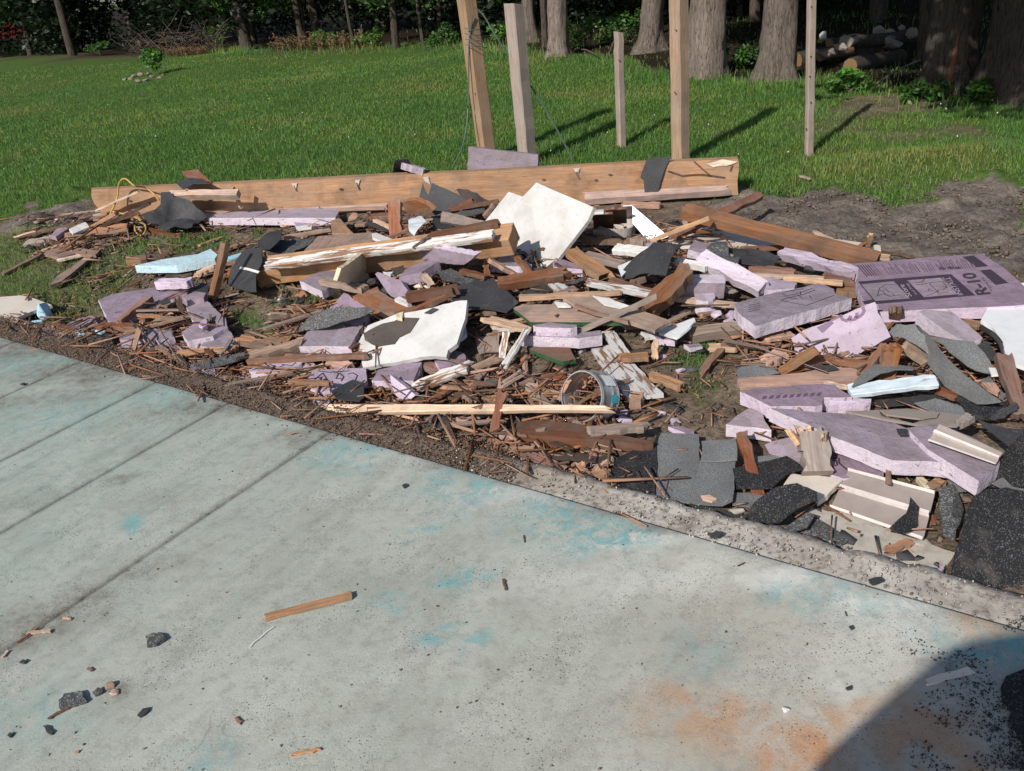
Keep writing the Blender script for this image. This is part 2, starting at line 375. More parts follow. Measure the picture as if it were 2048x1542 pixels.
fm_ = forest_mask(X, Y); gm = grass_mask(X, Y)*(1-fm_)
SP = gpoly('1290,470 1400,410 1560,372 2048,350 2400,380 2500,560 1950,560 1640,500 1400,480'); SP2 = gpoly('-500,480 0,425 190,382 200,450 0,468')
jx = X+(fbm(X*2, Y*2, 91)-.47)*.6; jy = Y+(fbm(X*2, Y*2, 95)-.47)*.6
spm = np.where(inpoly(jx, jy, SP) | inpoly(jx, jy, SP2), 1., 0.)
clod = (fbm(X*16, Y*16, 12, 3)-.44)*.05*spm+np.where(spm > 0, np.maximum(fbm(X*5, Y*5, 18, 3)-.45, 0)*.16, 0)
Zg = Zg+clod*smooth(.3, .8, X*EV[0]+Y*EV[1]-V0)
nx, ny = len(xs), len(ys); idx = np.arange(nx*ny).reshape(ny, nx)
Q = np.stack([idx[:-1, :-1], idx[:-1, 1:], idx[1:, 1:], idx[1:, :-1]], -1).reshape(-1, 4)
gr = trimesh('ground', np.stack([X, Y, Zg], -1).reshape(-1, 3), Q, 'ground', 4)
tag(gr, 'bare brown soil, spoil and lawn earth under the debris', kind='structure')
ca = gr.data.color_attributes.new('mask', 'FLOAT_COLOR', 'POINT')
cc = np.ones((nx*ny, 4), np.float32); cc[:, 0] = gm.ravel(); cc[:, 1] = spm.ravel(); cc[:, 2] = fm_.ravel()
ca.data.foreach_set('color', cc.ravel()); gr.data.polygons.foreach_set('use_smooth', np.ones(len(Q), bool))

# ---------------------------------------------------------------- concrete slab: separate panels, saw-cut joints between them
def concretemat():
    N = NT('concrete'); b = N.coords()
    at = N.n('Attribute'); at.attribute_name = 'stain'; sep = N.n('SeparateColor'); N.l(at.outputs['Color'], sep.inputs[0])
    at2 = N.n('Attribute'); at2.attribute_name = 'stain_two'; sep2 = N.n('SeparateColor'); N.l(at2.outputs['Color'], sep2.inputs[0])
    teal, orange, white = sep.outputs; dirt, green, agg = sep2.outputs
    rot = N.n('Mapping'); rot.inputs['Rotation'].default_value = (0, 0, math.radians(-54)); rot.inputs['Scale'].default_value = (1, 1, 1); N.l(b, rot.inputs['Vector'])
    st = N.n('Mapping'); st.inputs['Scale'].default_value = (1.1, 7, 1); N.l(rot.outputs[0], st.inputs['Vector'])
    n = N.noise(b, 2.2, 7, .6); streak = N.noise(st.outputs[0], 1.5, 6, .65); fn = N.noise(b, 26, 6, .68); mid = N.noise(b, 9, 5, .65, .5)
    c = N.ramp(n, [(.3, (.325, .315, .272)), (.5, (.40, .392, .342)), (.7, (.46, .455, .405))])
    c = N.mix(N.math('MULTIPLY', green, N.ramp(streak, [(.35, .45), (.65, .85)])), c, (.25, .335, .305))
    c = N.mix(N.ramp(streak, [(.50, 0.), (.70, .32)]), c, (.22, .19, .155))
    c = N.mix(N.ramp(N.noise(b, 5.5, 6, .7), [(.48, 0.), (.66, .28)]), c, (.19, .175, .155))
    c = N.mix(N.ramp(N.noise(b, 3.5, 5, .7, 1.), [(.52, 0.), (.70, .5)]), c, (.44, .45, .42))
    c = N.mix(N.math('MULTIPLY', white, N.ramp(mid, [(.3, .45), (.65, 1.)])), c, (.68, .68, .64))
    c = N.mix(N.math('MULTIPLY', teal, N.ramp(N.noise(b, 16, 5, .7, .8), [(.43, .05), (.55, .85)])), c, (.13, .33, .345))
    c = N.mix(N.math('MULTIPLY', orange, N.ramp(mid, [(.40, .25), (.53, 1.)])), c, (.42, .235, .13))
    c = N.mix(N.math('MULTIPLY', dirt, N.ramp(fn, [(.32, 1.), (.68, .25)])), c, (.105, .078, .062))
    c = N.mix(N.ramp(fn, [(.30, .35), (.5, 0.)]), c, (.13, .12, .105))
    c = N.mix(N.ramp(N.noise(b, 140, 3, .6), [(.58, 0.), (.74, .25)]), c, (.52, .52, .49))
    for sc_, th, col in ((105, .17, (.05, .06, .06)), (190, .20, (.09, .10, .095)), (330, .22, (.13, .13, .12)), (170, .12, (.66, .66, .62))):
        vo = N.n('TexVoronoi'); vo.inputs['Scale'].default_value = sc_; N.l(b, vo.inputs['Vector'])
        sp = N.ramp(vo.outputs['Distance'], [(th, 1.), (th+.10, 0.)])
        pick = N.ramp(vo.outputs['Color'], [(.55, 0.), (.62, 1.)])
        dens = N.ramp(N.noise(b, 4.5, 4, .6), [(.42, .12), (.62, 1.)])
        c = N.mix(N.math('MULTIPLY', N.math('MULTIPLY', sp, pick), N.math('MULTIPLY', dens, .9)), c, col)
    cv = N.n('TexVoronoi'); cv.feature = 'DISTANCE_TO_EDGE'; cv.inputs['Scale'].default_value = .9; wv = N.n('VectorMath'); wv.operation = 'ADD'; nz = N.n('TexNoise'); nz.inputs['Scale'].default_value = 3.; N.l(b, nz.inputs['Vector']); N.l(b, wv.inputs[0]); N.l(nz.outputs['Color'], wv.inputs[1]); N.l(wv.outputs[0], cv.inputs['Vector'])
    c = N.mix(N.math('MULTIPLY', N.ramp(cv.outputs['Distance'], [(.0, 1.), (.004, 0.)]), N.ramp(N.noise(b, 2, 3), [(.5, 0.), (.6, .5)])), c, (.15, .13, .11))
    N.bump(N.math('ADD', fn, N.math('MULTIPLY', N.noise(b, 160, 3), .5)), .35, .004)
    N.fin(c, .78, .3)
concretemat()
def blob(x, y, lst):
    r = np.zeros(x.shape)
    for px, py, rx, ry, k in lst:
        c = PZ(px, py, 0); e1 = PZ(px+rx, py, 0)[:2]-c[:2]; e2 = PZ(px, py+ry, 0)[:2]-c[:2]
        a = np.linalg.norm(e1); bb = np.linalg.norm(e2)
        d = ((x-c[0])/a)**2+((y-c[1])/bb)**2; r = np.maximum(r, k*np.exp(-d**1.4*.7))
    return r
TEAL = [(1110, 1040, 75, 35, .95), (1235, 1080, 75, 24, 1.), (1170, 1062, 70, 30, .8), (930, 975, 75, 32, .75), (700, 905, 70, 26, .65), (860, 1048, 36, 9, .8), (790, 1092, 16, 7, .8),
        (925, 1150, 32, 14, 1.), (860, 1283, 30, 18, 1.), (900, 1243, 18, 10, .95), (950, 1290, 28, 12, .8), (770, 1212, 40, 14, .6), (268, 1047, 18, 10, .9), (60, 720, 70, 22, .6), (330, 790, 50, 22, .45), (130, 830, 80, 30, .4),
        (1590, 1190, 50, 22, .75), (1680, 1180, 90, 25, .5), (1760, 1220, 60, 20, .4), (2000, 1310, 70, 38, 1.), (1400, 1290, 60, 25, .35), (430, 1490, 60, 30, .45), (60, 1440, 70, 40, .35), (390, 815, 40, 12, .5), (1420, 1330, 40, 20, .3), (1900, 1290, 40, 40, .5)]
ORANGE = [(1430, 1430, 110, 60, .7), (1360, 1400, 50, 25, .6), (1600, 1490, 60, 60, 1.), (1560, 1530, 70, 30, .95), (1640, 1440, 30, 30, .8), (1850, 1490, 100, 60, .85), (1830, 1430, 70, 30, .8), (1930, 1540, 70, 40, .9), (1500, 1470, 80, 50, .4), (1480, 1250, 120, 60, .12), (1710, 1420, 40, 20, .6), (1945, 1250, 40, 25, .6)]
WHITE = [(1050, 985, 170, 26, .5), (1350, 1080, 170, 26, .8), (1600, 1150, 160, 26, .85), (1800, 1200, 110, 30, .85), (1240, 1160, 190, 40, .35), (1420, 1150, 160, 40, .4), (1650, 1360, 26, 120, .35), (1830, 1280, 100, 60, .45), (1760, 1290, 130, 90, .35), (790, 905, 90, 14, .4)]
DIRT = [(200, 735, 150, 26, .9), (60, 690, 110, 24, .9), (420, 815, 120, 20, .85), (640, 870, 110, 14, .8), (60, 800, 140, 16, .55), (160, 785, 160, 14, .5), (90, 1235, 90, 40, .8), (150, 1200, 60, 24, .7), (230, 955, 26, 10, .7), (240, 1380, 30, 16, .7), (1330, 1060, 70, 16, .7), (1250, 1010, 90, 12, .6), (1880, 1340, 60, 16, .5), (40, 1000, 50, 14, .4), (300, 1140, 90, 14, .35), (1040, 965, 60, 10, .5), (900, 930, 90, 10, .5), (1380, 1280, 40, 20, .1)]
def slab_panel(u0, u1, v0, v1, st=.016):
    us = np.arange(u0, u1+st*.5, st) if u1-u0 > st*3 else np.linspace(u0, u1, 4)
    us[-1] = u1; vs = np.arange(v0, v1, st); vs = np.append(vs, v1)
    U, Vv = np.meshgrid(us, vs); x = U*EU[0]+(Vv+V0)*EV[0]; y = U*EU[1]+(Vv+V0)*EV[1]
    z = (fbm(x*3, y*3, 15, 3)-.44)*.004
    ed = np.minimum(np.minimum(U-u0, u1-U), v1-Vv); z = z-.004*(1-smooth(0, .02, ed))
    n_, m_ = len(us), len(vs); idx = np.arange(n_*m_).reshape(m_, n_)
    q = np.stack([idx[:-1, :-1], idx[:-1, 1:], idx[1:, 1:], idx[1:, :-1]], -1).reshape(-1, 4)
    V_ = np.stack([x, y, z], -1).reshape(-1, 3)
    bd = np.concatenate([idx[0, :], idx[1:, -1], idx[-1, -2::-1], idx[-2:0:-1, 0]])       # skirt down to the base
    k = len(V_); low = V_[bd].copy(); low[:, 2] = -.11; nb = len(bd); i = np.arange(nb)
    q2 = np.stack([bd, k+i, k+(i+1) % nb, bd[(i+1) % nb]], -1)
    o = trimesh('panel', np.vstack([V_, low]), np.vstack([q, q2]), 'concrete', 4, parent=slab)
    xx, yy = np.append(x.ravel(), low[:, 0]), np.append(y.ravel(), low[:, 1]); vv = np.append(Vv.ravel(), np.full(nb, 0)); uu = np.append(U.ravel(), np.full(nb, 0))
    ca = o.data.color_attributes.new('stain', 'FLOAT_COLOR', 'POINT'); c = np.ones((len(xx), 4), np.float32)
    wx = xx+(fbm(xx*9, yy*9, 33)-.47)*.16; wy = yy+(fbm(xx*9, yy*9, 43)-.47)*.16
    c[:, 0] = blob(wx, wy, [(a_, b_, c_*1.25, d_*1.25, e_) for a_, b_, c_, d_, e_ in TEAL]); c[:, 1] = blob(wx, wy, [(a_, b_, c_*1.25, d_*1.2, e_) for a_, b_, c_, d_, e_ in ORANGE]); c[:, 2] = blob(wx, wy, WHITE); ca.data.foreach_set('color', c.ravel())
    cb = o.data.color_attributes.new('stain_two', 'FLOAT_COLOR', 'POINT'); c = np.ones((len(xx), 4), np.float32)
    jd = np.minimum.reduce([np.abs(uu-s) for s in SEAMS])
    c[:, 0] = np.clip(blob(wx, wy, DIRT)+.55*np.exp(-(jd/.012)**2), 0, 1); c[:, 1] = np.clip(.85-.28*(uu+2.6), .15, 1)
    cb.data.foreach_set('color', c.ravel())
    o.data.polygons.foreach_set('use_smooth', np.ones(len(o.data.polygons), bool))
    return o
SEAMS = [-4.45, -3.89, -3.34, -2.87, -2.30]
slab = empty('concrete_slab', (0, 1.5, 0)); tag(slab, 'stained grey concrete slab with saw-cut joints', kind='structure')
edges = [-5.6]+SEAMS+[3.2]
for a, b in zip(edges[:-1], edges[1:]): slab_panel(a+.0035, b-.0035, -3.4, 0.0)
# ragged foundation ledge along the slab edge
us = np.arange(-6, 3.2, .012); rows = [.004, .02, .05, .085, .115, .14]
Vl = []; 
for k, vv in enumerate(rows):
    rag = (fbm(us*9, us*0+3, 8)-.47)*.05+(fbm(us*40, us*0, 6, 3)-.44)*.022
    v_ = vv+rag*(k/5)**2; z_ = -.010+(fbm(us*14, us*0+vv*14, 17)-.47)*.014-(.004 if k < 5 else 0)
    if k == 0: z_ = z_*0-.02
    if k >= 3: z_ = z_+.006*smooth(.05, .12, vv)
    Vl.append(np.stack([us*EU[0]+(v_+V0)*EV[0], us*EU[1]+(v_+V0)*EV[1], z_], -1))
last = Vl[-1].copy(); last[:, :2] += EV*.006; last[:, 2] -= .02; Vl.append(last); last = last.copy(); last[:, :2] += EV*.012; last[:, 2] = -.13; Vl.append(last)
n_ = len(us); idx = np.arange(n_*len(Vl)).reshape(len(Vl), n_)
q = np.stack([idx[:-1, :-1], idx[:-1, 1:], idx[1:, 1:], idx[1:, :-1]], -1).reshape(-1, 4)
def ledgemat():
    N = NT('ledge'); b = N.coords(); n = N.noise(b, 6, 7, .65); f = N.noise(b, 45, 6, .7)
    c = N.ramp(n, [(.3, (.24, .215, .185)), (.5, (.38, .36, .325)), (.7, (.52, .51, .47))])
    c = N.mix(N.ramp(f, [(.34, .8), (.52, 0.)]), c, (.085, .065, .05)); c = N.mix(N.ramp(N.noise(b, 3, 4), [(.48, 0.), (.68, .6)]), c, (.20, .145, .105))
    at = N.n('Attribute'); at.attribute_name = 'dirt'; c = N.mix(at.outputs['Fac'], c, N.ramp(f, [(.3, (.05, .036, .027)), (.6, (.125, .092, .07)), (.8, (.2, .16, .125))]))
    N.bump(f, .5, .007); N.fin(c, .95, .1)
ledgemat()
lo = trimesh('foundation_ledge', np.concatenate(Vl), q, 'ledge', 4); da_ = lo.data.attributes.new('dirt', 'FLOAT', 'POINT'); uu_ = np.tile(us, len(Vl)); da_.data.foreach_set('value', (.92*(1-smooth(-2.1, -1.3, uu_+(fbm(uu_*4, uu_*0, 3)-.47)*1.2))).astype(np.float32))
tag(lo, 'ragged gritty concrete ledge along the slab edge', kind='structure')

# ---------------------------------------------------------------- grass blades
def blades(name, n, ymin, ymax, hgt, wid, label, maskf, mat='grass', xr=None, lean=.8):
    # positions uniform in the wedge seen by the camera, thinning with distance
    y = ymin*(ymax/ymin)**rng.random(n); half = .68*y+.8
    x = (rng.random(n)*2-1)*half
    m = maskf(x, y); keep = rng.random(n) < m; x, y, m = x[keep], y[keep], m[keep]; k = len(x)
    s = (y/ymin)**.45
    h = hgt*(.45+.8*rng.random(k))*(.7+.6*fbm(x*1.5, y*1.5, 19))*(.55+.45*m); wd = wid*s*(.7+.6*rng.random(k))
    th = rng.random(k)*2*math.pi; ln = lean*h*rng.random(k); ph = rng.random(k)*2*math.pi
    z = H(x, y)-.004
    b1 = np.stack([x+np.cos(th)*wd/2, y+np.sin(th)*wd/2, z], -1); b2 = np.stack([x-np.cos(th)*wd/2, y-np.sin(th)*wd/2, z], -1)
    mx, my = x+np.cos(ph)*ln*.35, y+np.sin(ph)*ln*.35
    m1 = np.stack([mx+np.cos(th)*wd*.4, my+np.sin(th)*wd*.4, z+h*.6], -1); m2 = np.stack([mx-np.cos(th)*wd*.4, my-np.sin(th)*wd*.4, z+h*.6], -1)
    tp = np.stack([x+np.cos(ph)*ln, y+np.sin(ph)*ln, z+h*(1-.25*(ln/h/lean)**2)], -1)
    V_ = np.stack([b1, b2, m2, m1, tp], 1).reshape(-1, 3); i = np.arange(k)*5
    F_ = np.concatenate([np.stack([i, i+1, i+2], -1), np.stack([i, i+2, i+3], -1), np.stack([i+3, i+2, i+4], -1)])
    o = trimesh(name, V_, F_, mat); tag(o, label, 'grass', kind='stuff'); return o
blades('lawn_grass', 560000, 2.8, 24, .044, .0034, 'green mown lawn grass behind the debris and in patches', lambda x, y: grass_mask(x, y)*(1-forest_mask(x, y)*.93))
def fringe(x, y):
    f = forest_mask(x, y); f2 = forest_mask(x+.5, y+1.1)
    return np.where((f < .5) & (f2 > .5), np.where(x < 1, .9, .4), np.where(f > .5, .10, 0.))*(y > 7.5)
blades('tall_grass_fringe', 60000, 7.5, 26, .17, .008, 'taller rough grass along the edge of the wood', fringe, lean=.6)
def cl(x, y): return ((vn(x*1.0, y*1.0, 88) > .60) & (vn(x*9, y*9, 89) > .6))*grass_mask(x, y)*(y > 6.2)*(1-forest_mask(x, y))
# clover heads
k0 = 5200; y = 6.3*(15/6.3)**rng.random(k0); x = (rng.random(k0)*2-1)*(.62*y); kp = rng.random(k0) < cl(x, y)*.09; x, y = x[kp], y[kp]; k0 = len(x)
z = H(x, y)+.045+.02*rng.random(k0); r = .005+.003*rng.random(k0)
offs = np.array([(1, 0, 0), (0, 1, 0), (-1, 0, 0), (0, -1, 0), (0, 0, 1), (0, 0, -1)], float)
V_ = (np.stack([x, y, z], -1)[:, None, :]+offs[None]*r[:, None, None]).reshape(-1, 3)
tri = np.array([(0, 1, 4), (1, 2, 4), (2, 3, 4), (3, 0, 4), (1, 0, 5), (2, 1, 5), (3, 2, 5), (0, 3, 5)])
F_ = (np.arange(k0)[:, None, None]*6+tri[None]).reshape(-1, 3)
tag(trimesh('clover_flowers', V_, F_, 'paint_clean'), 'scattered small white clover flowers in the lawn', 'flowers', kind='stuff')
# ---------------------------------------------------------------- trees
def leafcloud(name, centers, rads, n, size, mat, parent=None, droop=0., flat=.8):
    c = np.array(centers, float); r = np.array(rads, float); k = rng.choice(len(c), n, p=r**2/np.sum(r**2))
    d = rng.normal(size=(n, 3)); d /= np.linalg.norm(d, axis=1)[:, None]; rr = rng.random(n)**.45
    p = c[k]+d*(r[k]*rr)[:, None]*np.array([1, 1, flat])
    s = size*(.6+.8*rng.random(n)); a = rng.normal(size=(n, 3)); a[:, 2] *= .5; a /= np.linalg.norm(a, axis=1)[:, None]
    b = np.cross(a, rng.normal(size=(n, 3))); b /= np.linalg.norm(b, axis=1)[:, None]
    V_ = np.stack([p-a*s[:, None]*.6, p+b*s[:, None]*.30, p+a*s[:, None]*.6-np.array([0, 0, 1])*(s*.15)[:, None], p-b*s[:, None]*.30], 1).reshape(-1, 3)
    i = np.arange(n)*4; F_ = np.stack([i, i+1, i+2, i+3], -1)
    return trimesh(name, V_, F_, mat, 4, parent=parent)
def trunk_mesh(base, top, r0, r1, flare=.35, n=22, m=34, seed=0, wob=.05):
    base = np.array(base, float); top = np.array(top, float); V_ = []; F_ = []; rs = np.random.default_rng(seed); ph = rs.random(6)*6.28
    for i in range(m):
        t = (i/(m-1))**1.8; z0 = base+(top-base)*t; z0[0] += wob*math.sin(t*5+ph[0])*t; z0[1] += wob*math.sin(t*4+ph[1])*t
        rad = r0+(r1-r0)*t; hh = (z0[2]-base[2])
        for k in range(n):
            a = 2*math.pi*k/n; fl = 1+flare*math.exp(-hh/.16)*(1+.7*math.sin(3*a+ph[2])+.5*math.sin(5*a+ph[3]))
            rr = rad*fl*(1+.05*math.sin(4*a+ph[4]+hh*2)+.04*math.sin(7*a+ph[5]-hh*5)+.045*rs.normal())
            V_.append((z0[0]+rr*math.cos(a), z0[1]+rr*math.sin(a), z0[2]-(.08 if i == 0 else 0)))
    for i in range(m-1):
        for k in range(n): F_.append((i*n+k, i*n+(k+1) % n, (i+1)*n+(k+1) % n, (i+1)*n+k))
    F_.append(tuple((m-1)*n+k for k in range(n)))
    return V_, F_
TN = [0]
def tree(px, py, wpx, lean_px, label, h=8.5, crown=(3.2, 2.3, 5200), barkm='bark', name='broadleaf_tree', group=None, flare=.35, leaf='leaf_dark', low=None, fork=None, y100=100, lsize=.30):
    """base pixel, trunk width in pixels, lean_px = how far the trunk centre moves in x over y100 pixels upward"""
    TN[0] += 1; b = P(px, py); dist = np.linalg.norm(b-O); r = wpx*dist/FPX/2
    e = empty(name, b); tag(e, label, 'tree', group)
    q = O+ray(px+lean_px, py-y100); d = ray(px+lean_px, py-y100); t = b[1]/d[1]; q = O+d*t; ln = (q[0]-b[0])/(q[2]-b[2])
    top = b+np.array([ln*h*.5, .02*h, h])
    v, f = trunk_mesh(b, top, r, r*.35, flare, seed=TN[0]); obj('trunk', v, f, barkm, e, smooth=True)
    if fork:
        st = b+np.array([ln*.35, 0, .35]); v, f = trunk_mesh(st, st+np.array([fork*h*.6, .1*h, h*.9]), r*.62, r*.25, .0, seed=TN[0]+50); obj('limb', v, f, barkm, e, smooth=True)
    zc, rc, nl = crown; cs = []; rs = []
    for k in range(9):
        a = random.random()*6.28; q = random.random()**.5*rc*.75; cs.append((b[0]+ln*2+q*math.cos(a), b[1]+q*math.sin(a), b[2]+zc+random.random()*(h-zc)+.5)); rs.append(rc*(.35+.3*random.random()))
    for k in range(4):
        v, f = tube([top*.0+b+(top-b)*(.45+.1*k), np.array(cs[k])], [r*.3, r*.08], 5); obj('limb', v, f, barkm, e)
    if low:
        for k in range(low[0]):
            a = random.uniform(math.pi*.9, math.pi*2.1); q = rc*.55*random.random()+.25; cs.append((b[0]+q*math.cos(a), b[1]+q*math.sin(a)*.7, b[2]+low[1]+random.random()*.9)); rs.append(.38+.25*random.random())
    leafcloud('crown', cs, rs, nl, lsize, leaf, e)
    return e
# trunks one can tell apart on the right
tree(1412, 152, 66, 6, 'massive forked tree trunk behind the tallest tan post', crown=(3.4, 2.4, 6000), barkm='bark_pale', fork=.16, flare=.25)
tree(1553, 160, 62, 8, 'large straight grey tree trunk with flared base left of the grey pole', crown=(3.4, 2.4, 6000), flare=.35)
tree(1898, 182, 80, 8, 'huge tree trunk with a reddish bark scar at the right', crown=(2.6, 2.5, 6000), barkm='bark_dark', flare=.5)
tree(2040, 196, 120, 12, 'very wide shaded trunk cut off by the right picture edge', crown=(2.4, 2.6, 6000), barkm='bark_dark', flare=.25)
tree(1117, 113, 36, 1, 'pale tree trunk with round burl at its base on the lawn edge', crown=(3.6, 2.2, 5000), barkm='bark_pale')
tree(1296, 104, 40, 22, 'tree trunk leaning right with a spreading root foot', crown=(3.6, 2.2, 5000), flare=.6)
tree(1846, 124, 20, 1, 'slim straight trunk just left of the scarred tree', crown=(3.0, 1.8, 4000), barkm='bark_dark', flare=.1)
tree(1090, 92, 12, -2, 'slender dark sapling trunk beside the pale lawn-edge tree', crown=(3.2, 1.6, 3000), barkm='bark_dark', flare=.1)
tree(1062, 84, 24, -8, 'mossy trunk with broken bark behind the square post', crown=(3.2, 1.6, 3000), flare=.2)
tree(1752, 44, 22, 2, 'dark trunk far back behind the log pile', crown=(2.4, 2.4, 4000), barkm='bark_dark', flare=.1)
# left edge of the wood: low foliage
LE = [(608, 84, 14, -14, 'thin pale-barked tree in dry weeds under low foliage'), (792, 96, 13, -6, 'crooked vine-wrapped small tree near lawn centre'), (846, 84, 7, -18, 'very thin bare sapling right of the vine-wrapped tree'),
      (705, 80, 6, -22, 'leaning bare sapling between two dry weed clumps'), (880, 70, 10, 3, 'thin dark trunk left of the wired post'), (104, 100, 13, -22, 'leaning dark trunk in front of the red vehicle'),
      (150, 92, 26, 0, 'thick black shaded trunk right of the red vehicle'), (62, 110, 10, -10, 'dark thin trunk overlapping the red vehicle'), (335, 80, 10, -16, 'thin dark trunk rising behind the brush heap'), (262, 70, 8, -12, 'thin grey trunk left of the brush heap'),
      (505, 88, 16, 3, 'dark trunk right of the brush heap'), (430, 82, 18, 3, 'dark trunk behind the brush heap under bright leaves'), (960, 60, 14, 3, 'dark trunk hidden behind the wired post')]
for k, (a, b_, c_, d_, lab) in enumerate(LE):
    big = c_ > 9
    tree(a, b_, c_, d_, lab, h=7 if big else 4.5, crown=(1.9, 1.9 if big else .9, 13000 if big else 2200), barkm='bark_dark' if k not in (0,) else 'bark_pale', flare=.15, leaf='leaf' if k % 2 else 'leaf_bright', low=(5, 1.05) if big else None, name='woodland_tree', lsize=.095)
# deeper rows that shade the wood
for k in range(34):
    y_ = 15+random.random()*16; x_ = (k/33-.5)*2*(y_*.85+3)+random.uniform(-1, 1)
    if not inpoly(np.array([x_]), np.array([y_-1.5]), FOREST)[0]: y_ += 5
    if not inpoly(np.array([x_]), np.array([y_]), FOREST)[0]: continue
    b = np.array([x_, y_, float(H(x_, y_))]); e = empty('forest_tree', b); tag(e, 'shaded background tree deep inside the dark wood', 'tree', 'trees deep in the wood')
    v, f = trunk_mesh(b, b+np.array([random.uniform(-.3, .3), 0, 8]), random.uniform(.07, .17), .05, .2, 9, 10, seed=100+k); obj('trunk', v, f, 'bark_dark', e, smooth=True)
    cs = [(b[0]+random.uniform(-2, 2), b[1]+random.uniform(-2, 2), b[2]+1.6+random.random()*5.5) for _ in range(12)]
    leafcloud('crown', cs, [1.3+random.random()*.5 for _ in cs], 6500, .20, 'leaf_shade_tone', e)  # crown leaves use the green darkened for shade
# far undergrowth closing the view; its near-black leaf colour paints in the wood's shade
cs = []; rs = []
for k in range(260):
    y_ = random.uniform(21, 36); x_ = random.uniform(-1, 1)*(y_*.75+4)
    if inpoly(np.array([x_]), np.array([y_-1.0]), FOREST)[0]: cs.append((x_, y_, float(H(x_, y_))+random.uniform(.2, 1.6))); rs.append(random.uniform(.8, 1.3))
tag(leafcloud('undergrowth', cs, rs, 90000, .13, 'leaf_shade_tone'), 'dark mass of undergrowth filling the depth of the wood', 'undergrowth', kind='stuff')
# undergrowth shrubs along the wood edge and under the trunks
SH = [(440, 88, .5, 'low dark bush at the right end of the brush heap'), (650, 92, .32, 'small leafy weed bush between dry weed clumps'), (735, 92, .3, 'small dark-leaved bush left of the vine-wrapped tree'), (890, 92, .34, 'dark leafy bush left of the wired post'),
      (1180, 96, .4, 'leafy ground bush between pale tree and short post'), (1260, 84, .4, 'bright-leaved bush beside the leaning trunk'), (1470, 140, .22, 'low ivy clump at the foot of the forked trunk'), (1010, 84, .3, 'twiggy bush behind the weathered square post'),
      (1700, 185, .16, 'weed clump on the bank below the log pile'), (1975, 205, .16, 'bright weed tuft at the foot of the widest trunk'), (1840, 205, .15, 'weed tuft in front of the scarred trunk'), (330, 45, .5, 'bright green shrub sprig above the brush heap'), (20, 108, .35, 'low bush below the red vehicle'), (200, 110, .3, 'low bush left of the brush heap')]
for a, b_, r_, lab in SH:
    b = P(a, b_); e = empty('shrub', b); tag(e, lab, 'shrub')
    cs = [b+np.array([random.uniform(-1, 1)*r_, random.uniform(-.5, .5)*r_, r_*(.25+.8*random.random())]) for _ in range(7)]
    leafcloud('foliage', cs, [r_*.5]*7, 700, .055, random.choice(['leaf', 'leaf_bright', 'leaf']), e)
    for c_ in cs[:4]: v, f = tube([b, (b+c_)/2+np.array([.02, 0, 0]), c_], [.008, .006, .003], 4); obj('stem', v, f, 'twig', e)
def weeds(px, py, wx, n, h, label):
    b = P(px, py); e = []; s = np.linalg.norm(b-O)/FPX*wx; V_ = []; F_ = []
    for k in range(n):
        x = b[0]+random.uniform(-s, s); y = b[1]+random.uniform(-.35, .35); z = float(H(x, y)); hh = h*random.uniform(.5, 1.1); a = random.random()*6.28; w_ = .007
        t = (x+random.uniform(-.3, .3)*hh, y+random.uniform(-.3, .3)*hh, z+hh); i = len(V_)
        V_ += [(x-w_*math.cos(a), y-w_*math.sin(a), z), (x+w_*math.cos(a), y+w_*math.sin(a), z), t]; F_.append((i, i+1, i+2))
        for j in range(5):
            q = .35+.6*random.random(); c = np.array((x, y, z))*(1-q)+np.array(t)*q; d = np.random.default_rng(k*9+j).normal(size=3)*.045; i = len(V_)
            V_ += [c, c+d, c+d*.6+np.array((.012, 0, .02))]; F_.append((i, i+1, i+2))
    tag(trimesh('dry_weeds', np.array(V_), np.array(F_), 'dry_weed'), label, 'weeds')
weeds(598, 100, 46, 130, .36, 'tan dry weed clump around the thin pale-barked tree'); weeds(705, 96, 46, 110, .36, 'tan dry weed clump left of lawn centre tree line'); weeds(380, 110, 30, 130, .22, 'brown dead weeds at the foot of the brush heap')
# brush heap
b = P(340, 112); e = empty('brush_heap', b); tag(e, 'heap of grey dead branches at the edge of the wood', 'brush heap')
for k in range(210):
    c = b+np.array([random.uniform(-1.15, 1.35), random.uniform(-.3, 1.0), 0]); c[2] = float(H(c[0], c[1]))+random.random()**1.5*.55; a = random.uniform(0, 6.28); L = random.uniform(.2, .8); up = random.gauss(.1, .5)
    d = np.array([math.cos(a), math.sin(a), up])*L; m_ = c+d*.5+np.random.default_rng(k).normal(size=3)*.05
    v, f = tube([c, m_, c+d], [.009, .006, .003], 4); obj('branch', v, f, 'twig', e)
